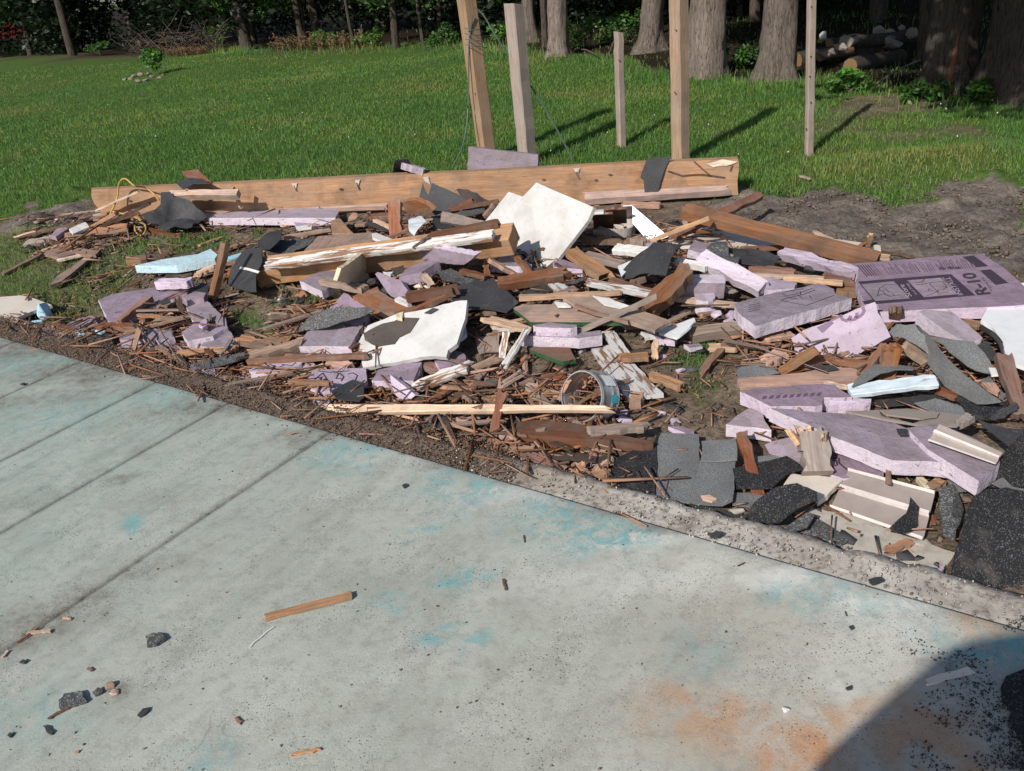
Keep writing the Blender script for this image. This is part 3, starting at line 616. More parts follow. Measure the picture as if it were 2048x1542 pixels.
# sapling in its ring of stones
b = P(312, 150); e = empty('sapling', b); tag(e, 'young leafy sapling planted in the lawn within a ring of stones', 'sapling')
v, f = tube([b, b+np.array([.01, 0, .25]), b+np.array([-.02, 0, .52])], [.012, .009, .004], 6); obj('stem', v, f, 'twig', e)
leafcloud('crown', [b+np.array([random.uniform(-.16, .16), random.uniform(-.12, .12), .16+.4*random.random()]) for _ in range(12)], [.10]*12, 420, .075, 'leaf_bright', e)
def chunk_mesh(name, size, mats, seed, n=14, flat=1.0):
    rs = np.random.default_rng(seed); bm = bmesh.new(); p = rs.normal(size=(n, 3)); p /= np.linalg.norm(p, axis=1)[:, None]; p *= (.75+.35*rs.random(n))[:, None]
    for q in p: bm.verts.new((q[0]*size[0]/2, q[1]*size[1]/2, q[2]*size[2]/2*flat))
    bmesh.ops.convex_hull(bm, input=bm.verts); bmesh.ops.delete(bm, geom=[v for v in bm.verts if not v.link_faces], context='VERTS')
    bmesh.ops.bevel(bm, geom=list(bm.edges), offset=min(size)*.05, segments=1, affect='EDGES')
    me = bpy.data.meshes.new(name); bm.to_mesh(me); bm.free(); me.materials.append(MATS[mats]); return me
def chunk(px, py, size, mat, name, label, cat, seed=None, lift=0., rz=None, tilt=(0, 0), group=None):
    seed = seed if seed is not None else int(px*7+py); b = P(px, py, lift+size[2]*.3)
    o = link(name, chunk_mesh(name, size, mat, seed), None, Matrix.Translation(Vector(b)) @ Matrix.Rotation(rz if rz is not None else (seed % 63)/10, 4, 'Z') @ Matrix.Rotation(tilt[0], 4, 'X') @ Matrix.Rotation(tilt[1], 4, 'Y'))
    return tag(o, label, cat, group)
for k, (a, c_) in enumerate([(262, 158), (276, 162), (291, 160), (303, 154), (318, 156), (326, 151), (296, 148), (281, 149), (268, 152), (250, 160)]):
    chunk(a, c_, (.16, .13, .09), 'rock', 'ring_stone', 'brown stone in the ring around the lawn sapling', 'stone', group='stones ringing the sapling')
# log pile and rocks at right
def log(p0, p1, r, label, bm_='bark_dark', h=0.06):
    a, c_ = P(*p0, h), P(*p1, h); e = empty('log', a); tag(e, label, 'log')
    mid = (a+c_)/2; v, f = tube([a, a*.7+c_*.3+np.array([0, 0, .01]), mid*1.0, c_], [r, r*1.04, r*.97, r*.9], 10, False); obj('bark', v, f, bm_, e, smooth=True)
    for p_, q_ in ((a, c_), (c_, a)):
        d = (p_-q_)/np.linalg.norm(p_-q_); v, f = tube([p_-d*.02, p_+d*.002], [r*.96, r*.93], 10); obj('cut_end', v, f, 'cut_wood', e)
log((1592, 122), (1755, 96), .11, 'cut log with a yellow sawn end behind the grey pole'); log((1700, 132), (1800, 112), .09, 'short dark log with pale end in front of the rock heap'); log((1660, 92), (1830, 72), .09, 'dark log lying on the rock heap', h=.16)
log((1480, 118), (1530, 104), .08, 'short log between two big trunks'); log((1640, 112), (1700, 100), .07, 'yellowish split log right of the grey pole', 'cut_wood', h=.12); log((1985, 196), (2075, 194), .02, 'pale fallen stick at the foot of the widest trunk', 'bark_pale', h=.02)
for k in range(26):
    t = random.random(); a = 1640+185*t; c_ = 98-34*t+random.uniform(-16, 14)
    chunk(a, c_, (random.uniform(.15, .34), random.uniform(.12, .25), random.uniform(.10, .2)), 'rock', 'field_rock', 'grey rock in the shaded rock heap under the trees', 'rock', 900+k, lift=random.uniform(0, .18), group='rocks heaped under the trees')
chunk(1650, 72, (.2, .18, .16), 'white_board', 'white_rock', 'pale white rock at the left end of the rock heap', 'rock', 33, .06)
# scar on the big trunk
e = bpy.data.objects['broadleaf_tree.002']; b = np.array(e.matrix_world.translation); tr_ = (O-b)*np.array([1, 1, 0]); tr_ /= np.linalg.norm(tr_); r_ = 80*np.linalg.norm(b-O)/FPX/2
v, f = tube([b+tr_*r_*1.06+np.array([0, 0, .12]), b+tr_*r_*1.0+np.array([0, 0, .22]), b+tr_*r_*.93+np.array([.015, 0, .36]), b+tr_*r_*.9+np.array([.02, 0, .50])], [.035, .03, .022, .010], 7); obj('bark_scar', v, f, 'heartwood_scar', e)
# fallen branches on the bank
for k, (p0, p1, lab) in enumerate([((1745, 172), (1840, 120), 'bare fallen branch leaning up towards the scarred trunk'), ((1150, 98), (1195, 112), 'fallen stick on the lawn right of the pale tree'), ((1215, 112), (1236, 62), 'thin bare twig standing left of the short post')]):
    a, c_ = P(*p0, .01), P(*p1, .05); c_ = O+ray(*p1)*(a[1]+.25)/ray(*p1)[1] if k != 1 else c_
    v, f = tube(spline([a, (a+c_)/2+np.array([.02, 0, .03]), c_], 4), .011, 5); tag(obj('fallen_branch', v, f, 'bark_pale' if k == 0 else 'twig'), lab, 'branch')
# red vehicle glimpsed behind the left trunks
b = P(30, 96); b = np.array([b[0]*1.25, b[1]*1.25, 0]); b[2] = float(H(b[0], b[1])); e = empty('parked_car', b); tag(e, 'dark red vehicle parked in shade behind the left trunks', 'car')
prof = [(-1.9, .35), (-1.95, .75), (-1.75, .95), (-1.0, 1.02), (-.45, 1.45), (.75, 1.5), (1.35, 1.05), (1.95, .92), (2.0, .4), (1.4, .3), (-1.3, .3)]
def extr(prof, w0, w1=None):
    n = len(prof); V_ = [(x, -w0, z) for x, z in prof]+[(x, w0, z) for x, z in prof]
    F_ = [tuple(range(n))[::-1], tuple(range(n, 2*n))]+[(i, (i+1) % n, n+(i+1) % n, n+i) for i in range(n)]; return V_, F_
mw = Matrix.Translation(Vector(b)) @ Matrix.Rotation(.25, 4, 'Z')
v, f = extr(prof, .85); body = obj('body', v, f, 'car_red', e, mw)
v, f = extr([(-.85, 1.04), (-.42, 1.40), (.7, 1.43), (1.15, 1.07)], .862); obj('window', v, f, 'glass_dark', e, mw)
for wx in (-1.2, 1.25):
    for sy in (-1, 1):
        v, f = tube([(wx, sy*.70, .34), (wx, sy*.88, .34)], .34, 18); wh = obj('wheel', v, f, 'rubber', e, mw)
        v, f = tube([(wx, sy*.86, .34), (wx, sy*.895, .34)], .2, 12); obj('rim', v, f, 'chrome', wh, mw)
for sy in (-.6, .6): v, f = tube([(-1.93, sy, .72), (-1.98, sy, .72)], .09, 10); obj('headlight', v, f, 'sticker_white', e, mw)
# ---------------------------------------------------------------- posts
def post(base, top, wpx, label, mat, rot=None, asp=1.0, hidden=0., name='wooden_post', topcut=0.):
    """square timber standing in the lawn, base/top pixels; top may lie beyond the frame"""
    b = P(*base); dist = np.linalg.norm(b-O); d = ray(*top); t = b[1]/d[1]; q = O+d*t
    ax = Vector(q-b); L = ax.length; w_ = wpx*dist/FPX; w1 = w_; w2 = w_*asp
    az = rot if rot is not None else math.radians(35)
    mw = frame(Vector(b), ax, (math.sin(az), -math.cos(az), 0))
    n = 16; V_ = []; F_ = []; rs = np.random.default_rng(int(base[0])); c = .008
    prof = [(-w1/2+c, -w2/2), (w1/2-c, -w2/2), (w1/2, -w2/2+c), (w1/2, w2/2-c), (w1/2-c, w2/2), (-w1/2+c, w2/2), (-w1/2, w2/2-c), (-w1/2, -w2/2+c)]
    for i in range(n+1):
        x = -.25+(L+.25)*i/n; jx, jy = rs.normal(size=2)*.0015
        for py_, pz_ in prof: V_.append((x+(topcut*(py_/w1) if i == n else 0), py_+jx, pz_+jy))
    for i in range(n):
        for k in range(8): F_.append((i*8+k, i*8+(k+1) % 8, (i+1)*8+(k+1) % 8, (i+1)*8+k))
    F_.append(tuple(n*8+k for k in range(8)))
    return tag(obj(name, V_, F_, mat, None, mw), label, 'post')
# out-of-view leaf clumps and limbs added sunward to shade the two right-hand trunks
for (nm_, cnt) in (('broadleaf_tree.002', 600), ('broadleaf_tree.003', 1300)):
    e = bpy.data.objects[nm_]; b = np.array(e.matrix_world.translation); cs = [b+np.array([-.59, -.81, .84])*d_+np.array([random.uniform(-.8, 1.0), random.uniform(-.5, .5), random.uniform(0, .5)]) for d_ in (1.5, 1.8, 2.1, 2.4, 2.7, 3.0)]
    leafcloud('crown', cs, [.62]*6, cnt, .16, 'leaf_dark', e); v, f = tube([b+np.array([0, 0, 3.0]), cs[3]], [.07, .02], 6); obj('limb', v, f, 'bark_dark', e)
p1 = post((976, 322), (920, -100), 27, 'leaning tan timber post wrapped with wire, leftmost post', 'wood_post', math.radians(32))
d = ray(921, -60)
p2 = post((1056, 330), (1027, 8), 27, 'square post with greyed cut top, second from left', 'wood_weather', math.radians(42), topcut=.02)
p3 = post((1243, 293), (1237, 64), 14.5, 'short weathered grey post standing in mid lawn', 'wood_weather', math.radians(24), topcut=.015)
p4 = post((1361, 325), (1356, -120), 26, 'tall plumb tan timber post rising behind the beam', 'wood_post', math.radians(35))
p5 = post((1618, 311), (1626, -120), 14.5, 'slim grey pole with nail holes at the right', 'wood_weather', math.radians(14), .8)
def studs(p_, pts, r, mat, nm):
    yb_ = p_.matrix_world.translation[1]
    for (a, c_) in pts:
        d = ray(a, c_); q = O+d*((yb_-r[1])/d[1]); v, f = tube([q+np.array([0, .012, 0]), q+np.array([0, -.001, 0])], r[0], 8); obj(nm, v, f, mat, p_)
studs(p5, [(1623, 13), (1622, 113), (1620, 153), (1622, 205), (1613, 258)], (.0045, .034), 'rubber', 'nail_hole')
studs(p4, [(1352, 60), (1350, 185)], (.005, .061), 'wood_dark', 'knot'); studs(p1, [(952, 188)], (.011, .066), 'wood_dark', 'knot'); studs(p3, [(1238, 120)], (.006, .05), 'wood_dark', 'knot')
# wires on the first posts
def wire(pxs, r, mat, name, label, cat, reg='p', dy=None):
    base = P(*pxs[-1]) if dy is None else None
    pts = []
    for (a, c_, yy) in pxs: d = ray(a, c_); pts.append(O+d*(yy/d[1]))
    v, f = tube(spline(pts, 5), r, 5); return tag(obj(name, v, f, mat, None, None), label, cat)
yb = float(P(976, 322)[1]); ya = yb-.07
wire([(945, 30, ya), (938, 90, ya), (937, 160, ya), (936, 220, ya-.02), (930, 270, ya-.1), (920, 305, ya-.2), (903, 338, ya-.3)], .006, 'wire_green', 'hanging_wire', 'dark green wire hanging down in front of the leftmost post', 'wire')
wire([(950, 15, ya), (968, 32, ya), (1000, 85, ya-.02), (1050, 155, ya-.05), (1095, 225, ya-.1), (1145, 318, ya-.2)], .006, 'wire_green', 'slanting_wire', 'dark wire running slantwise from the leftmost post down to the beam', 'wire')
for k in range(4):
    y_ = 56+k*11
    wire([(929+k, y_, ya-.03), (945+k, y_+4, ya-.04), (956+k, y_+3, ya-.02), (968+k, y_+7, ya+.04), (974, y_+5, yb+.08)], .003, 'wire_green', 'wire_mesh_strand', 'strand of green wire mesh wrapped round the leftmost post', 'wire').update({'group': 'wire mesh strands on the post'}) if False else tag(wire([(929+k, y_, ya-.03), (945+k, y_+4, ya-.04), (956+k, y_+3, ya-.02), (968+k, y_+7, ya+.04), (974, y_+5, yb+.08)], .003, 'wire_green', 'wire_mesh_strand', 'strand of green wire mesh wrapped round the leftmost post', 'wire'), group='wire mesh strands on the post')
# ---------------------------------------------------------------- the photographer, standing behind the camera
def person():
    x, y = .03, -.14
    J = {'pel': (x, y, .98, .19), 'sp': (x, y-.02, 1.2, .20), 'ch': (x-.01, y, 1.38, .20), 'nk': (x+.03, y+.01, 1.54, .06), 'hd': (x+.06, y-.02, 1.68, .09), 'tp': (x+.06, y-.02, 1.79, .07),
         'ls': (x-.22, y+.04, 1.44, .09), 'le': (x-.40, y+.08, 1.12, .09), 'lh': (x-.15, y+.12, 1.36, .05), 'rs': (x+.22, y, 1.44, .09), 're': (x+.36, y+.06, 1.14, .08), 'rh': (x+.10, y+.12, 1.40, .05),
         'lp': (x-.1, y, .93, .12), 'lk': (x-.12, y+.02, .52, .09), 'la': (x-.13, y, .1, .06), 'lt': (x-.14, y+.14, .045, .04), 'rp': (x+.1, y, .93, .12), 'rk': (x+.12, y+.02, .52, .09), 'ra': (x+.13, y, .1, .06), 'rt': (x+.14, y+.14, .045, .04)}
    ks = list(J); E_ = [('pel', 'sp'), ('sp', 'ch'), ('ch', 'nk'), ('nk', 'hd'), ('hd', 'tp'), ('ch', 'ls'), ('ls', 'le'), ('le', 'lh'), ('ch', 'rs'), ('rs', 're'), ('re', 'rh'), ('pel', 'lp'), ('lp', 'lk'), ('lk', 'la'), ('la', 'lt'), ('pel', 'rp'), ('rp', 'rk'), ('rk', 'ra'), ('ra', 'rt')]
    me = bpy.data.meshes.new('person'); me.from_pydata([J[k][:3] for k in ks], [(ks.index(a), ks.index(b)) for a, b in E_], []); me.materials.append(MATS['cloth'])
    o = link('person', me); sk = o.modifiers.new('skin', 'SKIN')
    for i, k in enumerate(ks): me.skin_vertices[0].data[i].radius = (J[k][3], J[k][3])
    me.skin_vertices[0].data[0].use_root = True; o.modifiers.new('sub', 'SUBSURF').levels = 2; o.modifiers['sub'].render_levels = 2
    return tag(o, 'person standing on the slab raising a phone, their shadow falls at lower right', 'person')
person()
# ---------------------------------------------------------------- debris builders
class Pl:                                                 # a plane in the world
    def __init__(s, p, n): s.p = np.array(p, float); n = np.array(n, float); n /= np.linalg.norm(n); s.n = n if np.dot(n, O-s.p) > 0 else -n
    def hit(s, px, py, off=0.):
        d = ray(px, py); return O+d*(np.dot(s.p+s.n*off-O, s.n)/np.dot(d, s.n))
def plane_of(px, h):
    n = len(px)
    if isinstance(h, Pl): return h
    if isinstance(h, (tuple, list)):
        a, b, c = [P(*px[i], hh) for i, hh in zip((0, n//3, (2*n)//3), h)]; pl = Pl(a, np.cross(b-a, c-a))
        W = np.array([pl.hit(*q) for q in px]); ctr = (a+b+c)/3; big = max(np.linalg.norm(a-b), np.linalg.norm(b-c), np.linalg.norm(a-c))
        if np.max(np.linalg.norm(W-ctr, axis=1)) < 1.5*big+.12 and min(w_[2]-float(H(w_[0], w_[1])) for w_ in W) > -.08: return pl
        print('PLANE?', px[0], np.round(np.max(np.linalg.norm(W-ctr, axis=1)), 2), round(big, 2), 'minz', round(min(w_[2]-float(H(w_[0], w_[1])) for w_ in W), 2), 'maxz', round(max(w_[2]-float(H(w_[0], w_[1])) for w_ in W), 2)); h = float(np.mean(h))
    cx, cy = np.mean([q[0] for q in px]), np.mean([q[1] for q in px]); p = P(cx, cy, h); e = .12
    gx = (H(p[0]+e, p[1])-H(p[0]-e, p[1]))/(2*e); gy = (H(p[0], p[1]+e)-H(p[0], p[1]-e))/(2*e)
    return Pl(p, (-.6*float(gx), -.6*float(gy), 1))
def outline(pts, seg, rough, rs):
    out = []; n = len(pts)
    for i in range(n):
        a, b = pts[i], pts[(i+1) % n]; L = np.linalg.norm(b-a); k = max(1, int(L/seg)) if rough else 1
        if rough and k > 2:
            g = rs.normal(size=(k+1, 2)); lo_ = np.array([g[max(0, m-3):m+4].mean(0) for m in range(k+1)]); jit = (lo_*1.9+g*.28)*rough*np.minimum(1, np.minimum(np.arange(k+1), k-np.arange(k+1))/1.5)[:, None]
        else: jit = rs.normal(size=(k+1, 2))*rough
        for j in range(k):
            q = a+(b-a)*(j/k)
            if rough and j: q = q+jit[j]
            out.append(q)
    return out
CNT = [0]
def S(reg, pts, h, t, mat, name, label, cat, rough=0., side=None, parent=None, seg=.028, off=0., group=None, under=None):
    """flat piece with thickness: outline of its upper face read from the photo, laid on a real plane"""
    px = Z(reg, pts); pl = plane_of(px, h); W = [pl.hit(*q, off) for q in px]; c = np.mean(W, axis=0)
    L = [np.linalg.norm(W[(i+1) % len(W)]-W[i]) for i in range(len(W))]; k = int(np.argmax(L)); mw = frame(Vector(c), Vector(W[(k+1) % len(W)]-W[k]), Vector(pl.n))
    inv = mw.inverted(); q = [np.array((inv @ Vector(w_))[:2]) for w_ in W]; CNT[0] += 1; rs = np.random.default_rng(CNT[0])
    a = sum(q[i][0]*q[(i+1) % len(q)][1]-q[(i+1) % len(q)][0]*q[i][1] for i in range(len(q)))
    if a < 0: q = q[::-1]
    o_ = outline(q, seg, rough, rs); n = len(o_)
    top = [(x, y, 0) for x, y in o_]; bot = [(x+rs.normal()*rough*.3, y+rs.normal()*rough*.3, -t) for x, y in o_]
    V_ = top+bot; F_ = [tuple(range(n)), tuple(range(2*n-1, n-1, -1))]+[(i, n+i, n+(i+1) % n, (i+1) % n) for i in range(n)]
    ms = [mat, side or mat]; o = obj(name, V_, F_, ms, parent, mw, [0, 0]+[1]*n)
    if rough == 0 and t > .012:
        bv = o.modifiers.new('bevel', 'BEVEL'); bv.width = min(.004, t*.12); bv.segments = 1
    if parent is None: tag(o, label, cat, group)
    o['plane'] = 0; del o['plane']; PLANE[o.name] = pl; return o
PLANE = {}
def foamS(reg, pts, h, label, t=.05, rough=.005, name='foam_sheet', mat='foam_skin', side='foam_cut', cat='foam', **kw):
    kw.setdefault('seg', .02); return S(reg, pts, h, t, mat, name, label, cat, rough, side, **kw)
def sheet(reg, pts, h, mat, label, amp=.015, t=.004, bend=0., name='roof_shingle', cat='shingle', rough=.0032, parent=None, off=0., freq=5., baxis=0, group=None):
    """thin flexible piece: outline on a plane, then rumpled and bent"""
    px = Z(reg, pts); pl = plane_of(px, h); W = [pl.hit(*q, off) for q in px]; c = np.mean(W, axis=0)
    L = [np.linalg.norm(W[(i+1) % len(W)]-W[i]) for i in range(len(W))]; k = int(np.argmax(L)); mw = frame(Vector(c), Vector(W[(k+1) % len(W)]-W[k]), Vector(pl.n))
    inv = mw.inverted(); q = [np.array((inv @ Vector(w_))[:2]) for w_ in W]; CNT[0] += 1; rs = np.random.default_rng(CNT[0])
    o_ = outline(q, .03, rough, rs); bm = bmesh.new(); vs = [bm.verts.new((x, y, 0)) for x, y in o_]; bm.faces.new(vs)
    bmesh.ops.triangulate(bm, faces=bm.faces[:])
    for _ in range(3):
        es = [e for e in bm.edges if e.calc_length() > .05]
        if not es: break
        bmesh.ops.subdivide_edges(bm, edges=es, cuts=1); bmesh.ops.triangulate(bm, faces=[f for f in bm.faces if len(f.verts) > 3])
    ext = max(abs(v.co[baxis]) for v in bm.verts)+1e-6; s0 = CNT[0]*1.7
    for v in bm.verts:
        x, y = v.co.x, v.co.y; z = (float(fbm(x*freq+s0, y*freq, 3))-.47)*amp*3+bend*(1-(v.co[baxis]/ext)**2); v.co.z = z
    for f in bm.faces:
        if f.normal.z < 0: f.normal_flip()
    me = bpy.data.meshes.new(name); bm.to_mesh(me); bm.free(); me.materials.append(MATS[mat]); me.polygons.foreach_set('use_smooth', np.ones(len(me.polygons), bool))
    o = link(name, me, parent, mw); so_ = o.modifiers.new('solid', 'SOLIDIFY'); so_.thickness = t; so_.offset = -1; es_ = o.modifiers.new('edges', 'EDGE_SPLIT'); es_.split_angle = math.radians(42)
    if parent is None: tag(o, label, cat, group)
    PLANE[o.name] = pl; return o
def board_mesh(name, L, w_, t, mat, sp=(0, 0), seed=0, nW=5, nL=8, bow=0., jit=.004, twist=0., taper=(1, 1)):
    rs = np.random.default_rng(seed); top, bot = [], []
    for i in range(nL+1):
        f = i/nL; x = (f-.5)*L; tp = taper[0]+(taper[1]-taper[0])*f; zz = bow*(1-(2*f-1)**2); tw = twist*(f-.5)
        e0, e1 = rs.normal(size=2)*jit
        for j in range(nW+1):
            g = j/nW-.5; y = g*w_*tp+(e0*(j == 0)+e1*(j == nW)); dx = 0
            if i == 0: dx = sp[0]*rs.random()
            if i == nL: dx = -sp[1]*rs.random()
            top.append((x+dx, y, t/2+zz+y*tw+rs.normal()*jit*.25)); bot.append((x+dx+(rs.normal()*sp[0]*.3 if i == 0 else rs.normal()*sp[1]*.3 if i == nL else 0), y+rs.normal()*jit*.4, -t/2+zz+y*tw))
    m = nW+1; N_ = len(top); V_ = top+bot; F_ = []
    for i in range(nL):
        for j in range(nW):
            a = i*m+j; F_.append((a, a+m, a+m+1, a+1)); F_.append((N_+a, N_+a+1, N_+a+m+1, N_+a+m))
        a = i*m; F_.append((a, N_+a, N_+a+m, a+m)); a = i*m+nW; F_.append((a, a+m, N_+a+m, N_+a))
    for j in range(nW):
        F_.append((j, j+1, N_+j+1, N_+j)); a = nL*m+j; F_.append((a, N_+a, N_+a+1, a+1))
    me = bpy.data.meshes.new(name); me.from_pydata(V_, [], F_); me.materials.append(MATS[mat]); me.update()
    bm = bmesh.new(); bm.from_mesh(me); bmesh.ops.recalc_face_normals(bm, faces=bm.faces[:]); bm.to_mesh(me); bm.free(); return me
def B(reg, pts, w_, t, mat, label, h=(.03, .03), roll=0., sp=(.01, .01), name='wood_board', cat='board', bow=0., jit=.003, parent=None, twist=0., taper=(1, 1), group=None):
    """board between two points of the photo; h = height of its centre line over the ground at both ends, roll about its length in degrees"""
    (p0, p1) = Z(reg, pts); a, b = P(*p0, h[0]), P(*p1, h[1]); ax = Vector(b-a); L = ax.length; CNT[0] += 1
    side = Vector((0, 0, 1)).cross(ax).normalized(); z = ax.normalized().cross(side); z = z if z.z > 0 else -z
    if side.dot(Vector(O-a)) < 0: side = -side
    r = math.radians(roll); zz = z*math.cos(r)+side*math.sin(r)        # roll 90: the wide face looks at the camera
    mw = frame(Vector((a+b)/2), ax, zz)
    o = link(name, board_mesh(name, L, w_, t, mat, sp, CNT[0], bow=bow, jit=jit, twist=twist, taper=taper), parent, mw)
    if t > .012 and max(sp) < .02:
        bv = o.modifiers.new('bevel', 'BEVEL'); bv.width = .0025; bv.segments = 1; bv.limit_method = 'ANGLE'
    if parent is None: tag(o, label, cat, group)
    return o
def wd(reg, pts, w_, t, mat, label, **kw): return B(reg, pts, w_, t, mat, label, **kw)
def ck(reg, pt, size, mat, label, name='foam_chunk', cat='foam', **kw):
    (p,) = Z(reg, pt); return chunk(*p, size, mat, name, label, cat, **kw)
def stroke(reg, pts, pl, wpx, mat, parent, name='print_line', off=.0012, close=False):
    """inked line on a plane"""
    px = Z(reg, pts); W = [pl.hit(*q, off) for q in px]
    if close: W.append(W[0])
    V_, F_ = [], []
    d0 = np.linalg.norm(W[0]-O)/FPX*wpx/2
    for i, p_ in enumerate(W):
        t = W[min(i+1, len(W)-1)]-W[max(i-1, 0)]; s = np.cross(pl.n, t); s /= np.linalg.norm(s)+1e-9; V_ += [p_+s*d0, p_-s*d0]
    for i in range(len(W)-1): F_.append((2*i, 2*i+1, 2*i+3, 2*i+2))
    return obj(name, V_, F_, mat, parent)
def inkpoly(reg, pts, pl, mat, parent, name='print_block', off=.0010):
    W = [pl.hit(*q, off) for q in Z(reg, pts)]; return obj(name, W, [tuple(range(len(W)))], mat, parent)
def inktext(txt, o_, x_, y_, pl, mat, parent, off=.0014, name='printed_text', bold=.0):
    """text laid on a plane: o_ = pixel of its lower-left, x_ = lower-right, y_ = upper-left"""
    cu = bpy.data.curves.new('txt', 'FONT'); cu.body = txt; cu.size = 1; cu.offset = bold
    ob = bpy.data.objects.new('txt', cu); COL.objects.link(ob); dg = bpy.context.evaluated_depsgraph_get(); me = bpy.data.meshes.new_from_object(ob.evaluated_get(dg)); bpy.data.objects.remove(ob)
    co = np.array([v.co[:] for v in me.vertices]); mn, mx = co.min(0), co.max(0)
    p0, px_, py_ = [pl.hit(*q, off) for q in (o_, x_, y_)]
    for v, c in zip(me.vertices, co):
        f = (c-mn)/np.maximum(mx-mn, 1e-6); v.co = p0+(px_-p0)*f[0]+(py_-p0)*f[1]
    me.materials.clear(); me.materials.append(MATS[mat]); me.update()
    return link(name, me, parent)
# ================================================================ debris, read view by view
# ---- the long beam and what lies along it
bm_ = empty('timber_beam', P(835, 415)); tag(bm_, 'long brown timber beam lying across the whole pile', 'beam')
BEAM = B('p', '191,410 1478,352', .235, .075, 'wood_beam', '', h=(.13, .135), roll=88, sp=(.06, .015), name='ply', parent=bm_, jit=.002)
A_, B_ = P(191, 410, .13), P(1478, 352, .135); bx = (B_-A_)/np.linalg.norm(B_-A_); bn = np.array([bx[1], -bx[0], 0]); bpl = Pl(A_+bn*.041, bn)
sheet('3', '1740,185 1870,150 1940,160 1985,168 1900,200 1800,210', bpl, 'wood_fresh', '', .004, .003, name='split_patch', parent=bm_, off=.003)
for k, s_ in enumerate(['2:395,335 440,330 430,390 410,360', '2:885,310 925,305 915,345 900,350', '2:1410,290 1450,280 1470,345 1430,320', '3:720,220 770,215 760,250 735,245']):
    rr = s_[0]; inkpoly(rr, s_[2:], bpl, 'pail', bm_, 'plaster_mark', .003)
for k, s_ in enumerate(['3:1650,165 1780,280', '3:1450,240 1560,275 1700,265 1890,290', '3:1930,240 1945,190', '3:740,250 765,300', '2:415,350 435,395', '2:900,330 920,385']):
    stroke(s_[0], s_[2:], bpl, 3, 'wood_dark', bm_, 'crack', .003)
for k, s_ in enumerate(['3:490,306', '3:1005,268', '3:895,310', '2:780,380', '2:1500,370', '1:1000,470']):
    c_ = Z(s_[0], s_[2:])[0]; inkpoly('p', ' '.join('%f,%f' % (c_[0]+3.2*math.cos(a)*1.3, c_[1]+2.2*math.sin(a)) for a in np.linspace(0, 6.28, 9)[:-1]), bpl, 'wood_dark', bm_, 'knot', .003)
wd('1', '735,575 2:1150,500', .09, .036, 'wood_pink', 'pale pinkish board lying along the foot of the beam, left half', h=(.03, .05), roll=12)
wd('3', '790,445 1990,368', .09, .045, 'wood_pink', 'pale pinkish board split along the foot of the beam, right end', h=(.06, .07), roll=25, sp=(.02, .08))
wd('3', '1090,500 1395,505', .06, .03, 'wood_pink', 'short pink board stub under the beam near hanging felt', h=(.02, .02))
sheet('3', '1285,150 1480,128 1440,190 1390,330 1345,500 1270,410 1260,300 1235,290', Pl(bpl.p+bpl.n*.022, bpl.n+np.array([0, 0, .12])), 'felt', 'black felt strip hanging over the right end of the beam', .006, .005, name='felt_strip', cat='roofing felt')
foamS('1', '1525,550 1640,530 2:0,520 2:745,528 2:760,555 2:735,600 2:0,600 1600,602', (.03, .03, .10), 'long narrow lavender foam strip lying below the beam', .05, .001, 'foam_strip', 'foam_light')
wd('1', '1310,425 1850,420', .05, .05, 'wood_pink', 'pale square timber lying high against the left part of the beam', h=(.22, .22), roll=35)
wd('1', '1790,350 1860,525', .025, .02, 'wood_pale', 'small pale cleat nailed across the timber by the beam', h=(.27, .10), roll=40)
sheet('1', '1240,400 1310,395 1340,440 1470,470 1520,530 1600,600 1500,682 1300,680 1150,640 1085,585 1200,540 1240,500', (.26, .12, .08), 'felt', 'crumpled black roofing felt at the left foot of the beam', .05, name='felt_sheet', cat='roofing felt')
sheet('1', '1100,610 1200,560 1500,560 1590,610 1480,680 1280,690', .06, 'felt', 'rumpled black felt flap lying in front of the crumpled felt', .05, name='felt_sheet', cat='roofing felt')
S('1', '1405,240 1530,225 1632,330 1560,300 1460,300', (.30, .30, .26), .03, 'wood_red', 'board_stub', 'red-brown board stub sitting on top of the beam, left', 'board', .002)
sheet('1', '1365,335 1460,305 1560,305 1620,335 1500,345 1410,375', .27, 'felt', 'black felt scrap under the red stub on the beam', .02)
sheet('2', '1172,252 1200,145 1290,150 1350,205 1475,240 1420,252', (.22, .36, .24), 'felt', 'black felt scrap sticking up behind the beam centre', .02)
wd('2', '1245,190 1425,250', .045, .045, 'foam_light', 'small lavender foam stick lying behind the beam centre', h=(.31, .26), name='foam_stick', cat='foam')
B('p', '936,321 1078,338', .20, .05, 'foam_skin', 'lavender foam board standing on edge behind the beam by the posts', h=(.20, .14), roll=84, name='foam_board', cat='foam', jit=.001)
# ---- left end of the pile
wd('1', '735,545 1075,395', .025, .012, 'wood_pale', 'pale lath leaning on the left end of the beam', h=(.12, .24))
wd('1', '640,710 905,560', .05, .025, 'wood_tan', 'tan plank sloping down from the left end of the beam', h=(.03, .16))
wd('1', '740,690 1155,490', .022, .02, 'wood_dark', 'thin dark stick sloping up against the beam, far left', h=(.05, .2))
wd('1', '820,640 1080,560', .03, .02, 'wood_red', 'red-brown stick below the yellow cord', h=(.06, .1))
wd('1', '690,620 980,580', .07, .03, 'wood_tan', 'tan board under the broken left beam end', h=(.05, .05))
wd('1', '500,755 995,680', .07, .03, 'wood_tan', 'olive-brown plank lying at the far left of the pile', h=(.04, .05), roll=35)
wd('1', '180,800 560,740', .06, .02, 'wood_grey', 'greyish broken plank end farthest left', h=(.03, .04), roll=20, sp=(.05, .01))
wd('1', '110,780 380,685', .05, .02, 'wood_red', 'dark red plank at the extreme left edge of debris', h=(.02, .05), sp=(.06, .06))
S('1', '530,685 660,628 690,668 560,722', .09, .02, 'foam_white', 'white_scrap', 'white square scrap at the left end of the pile', 'scrap')
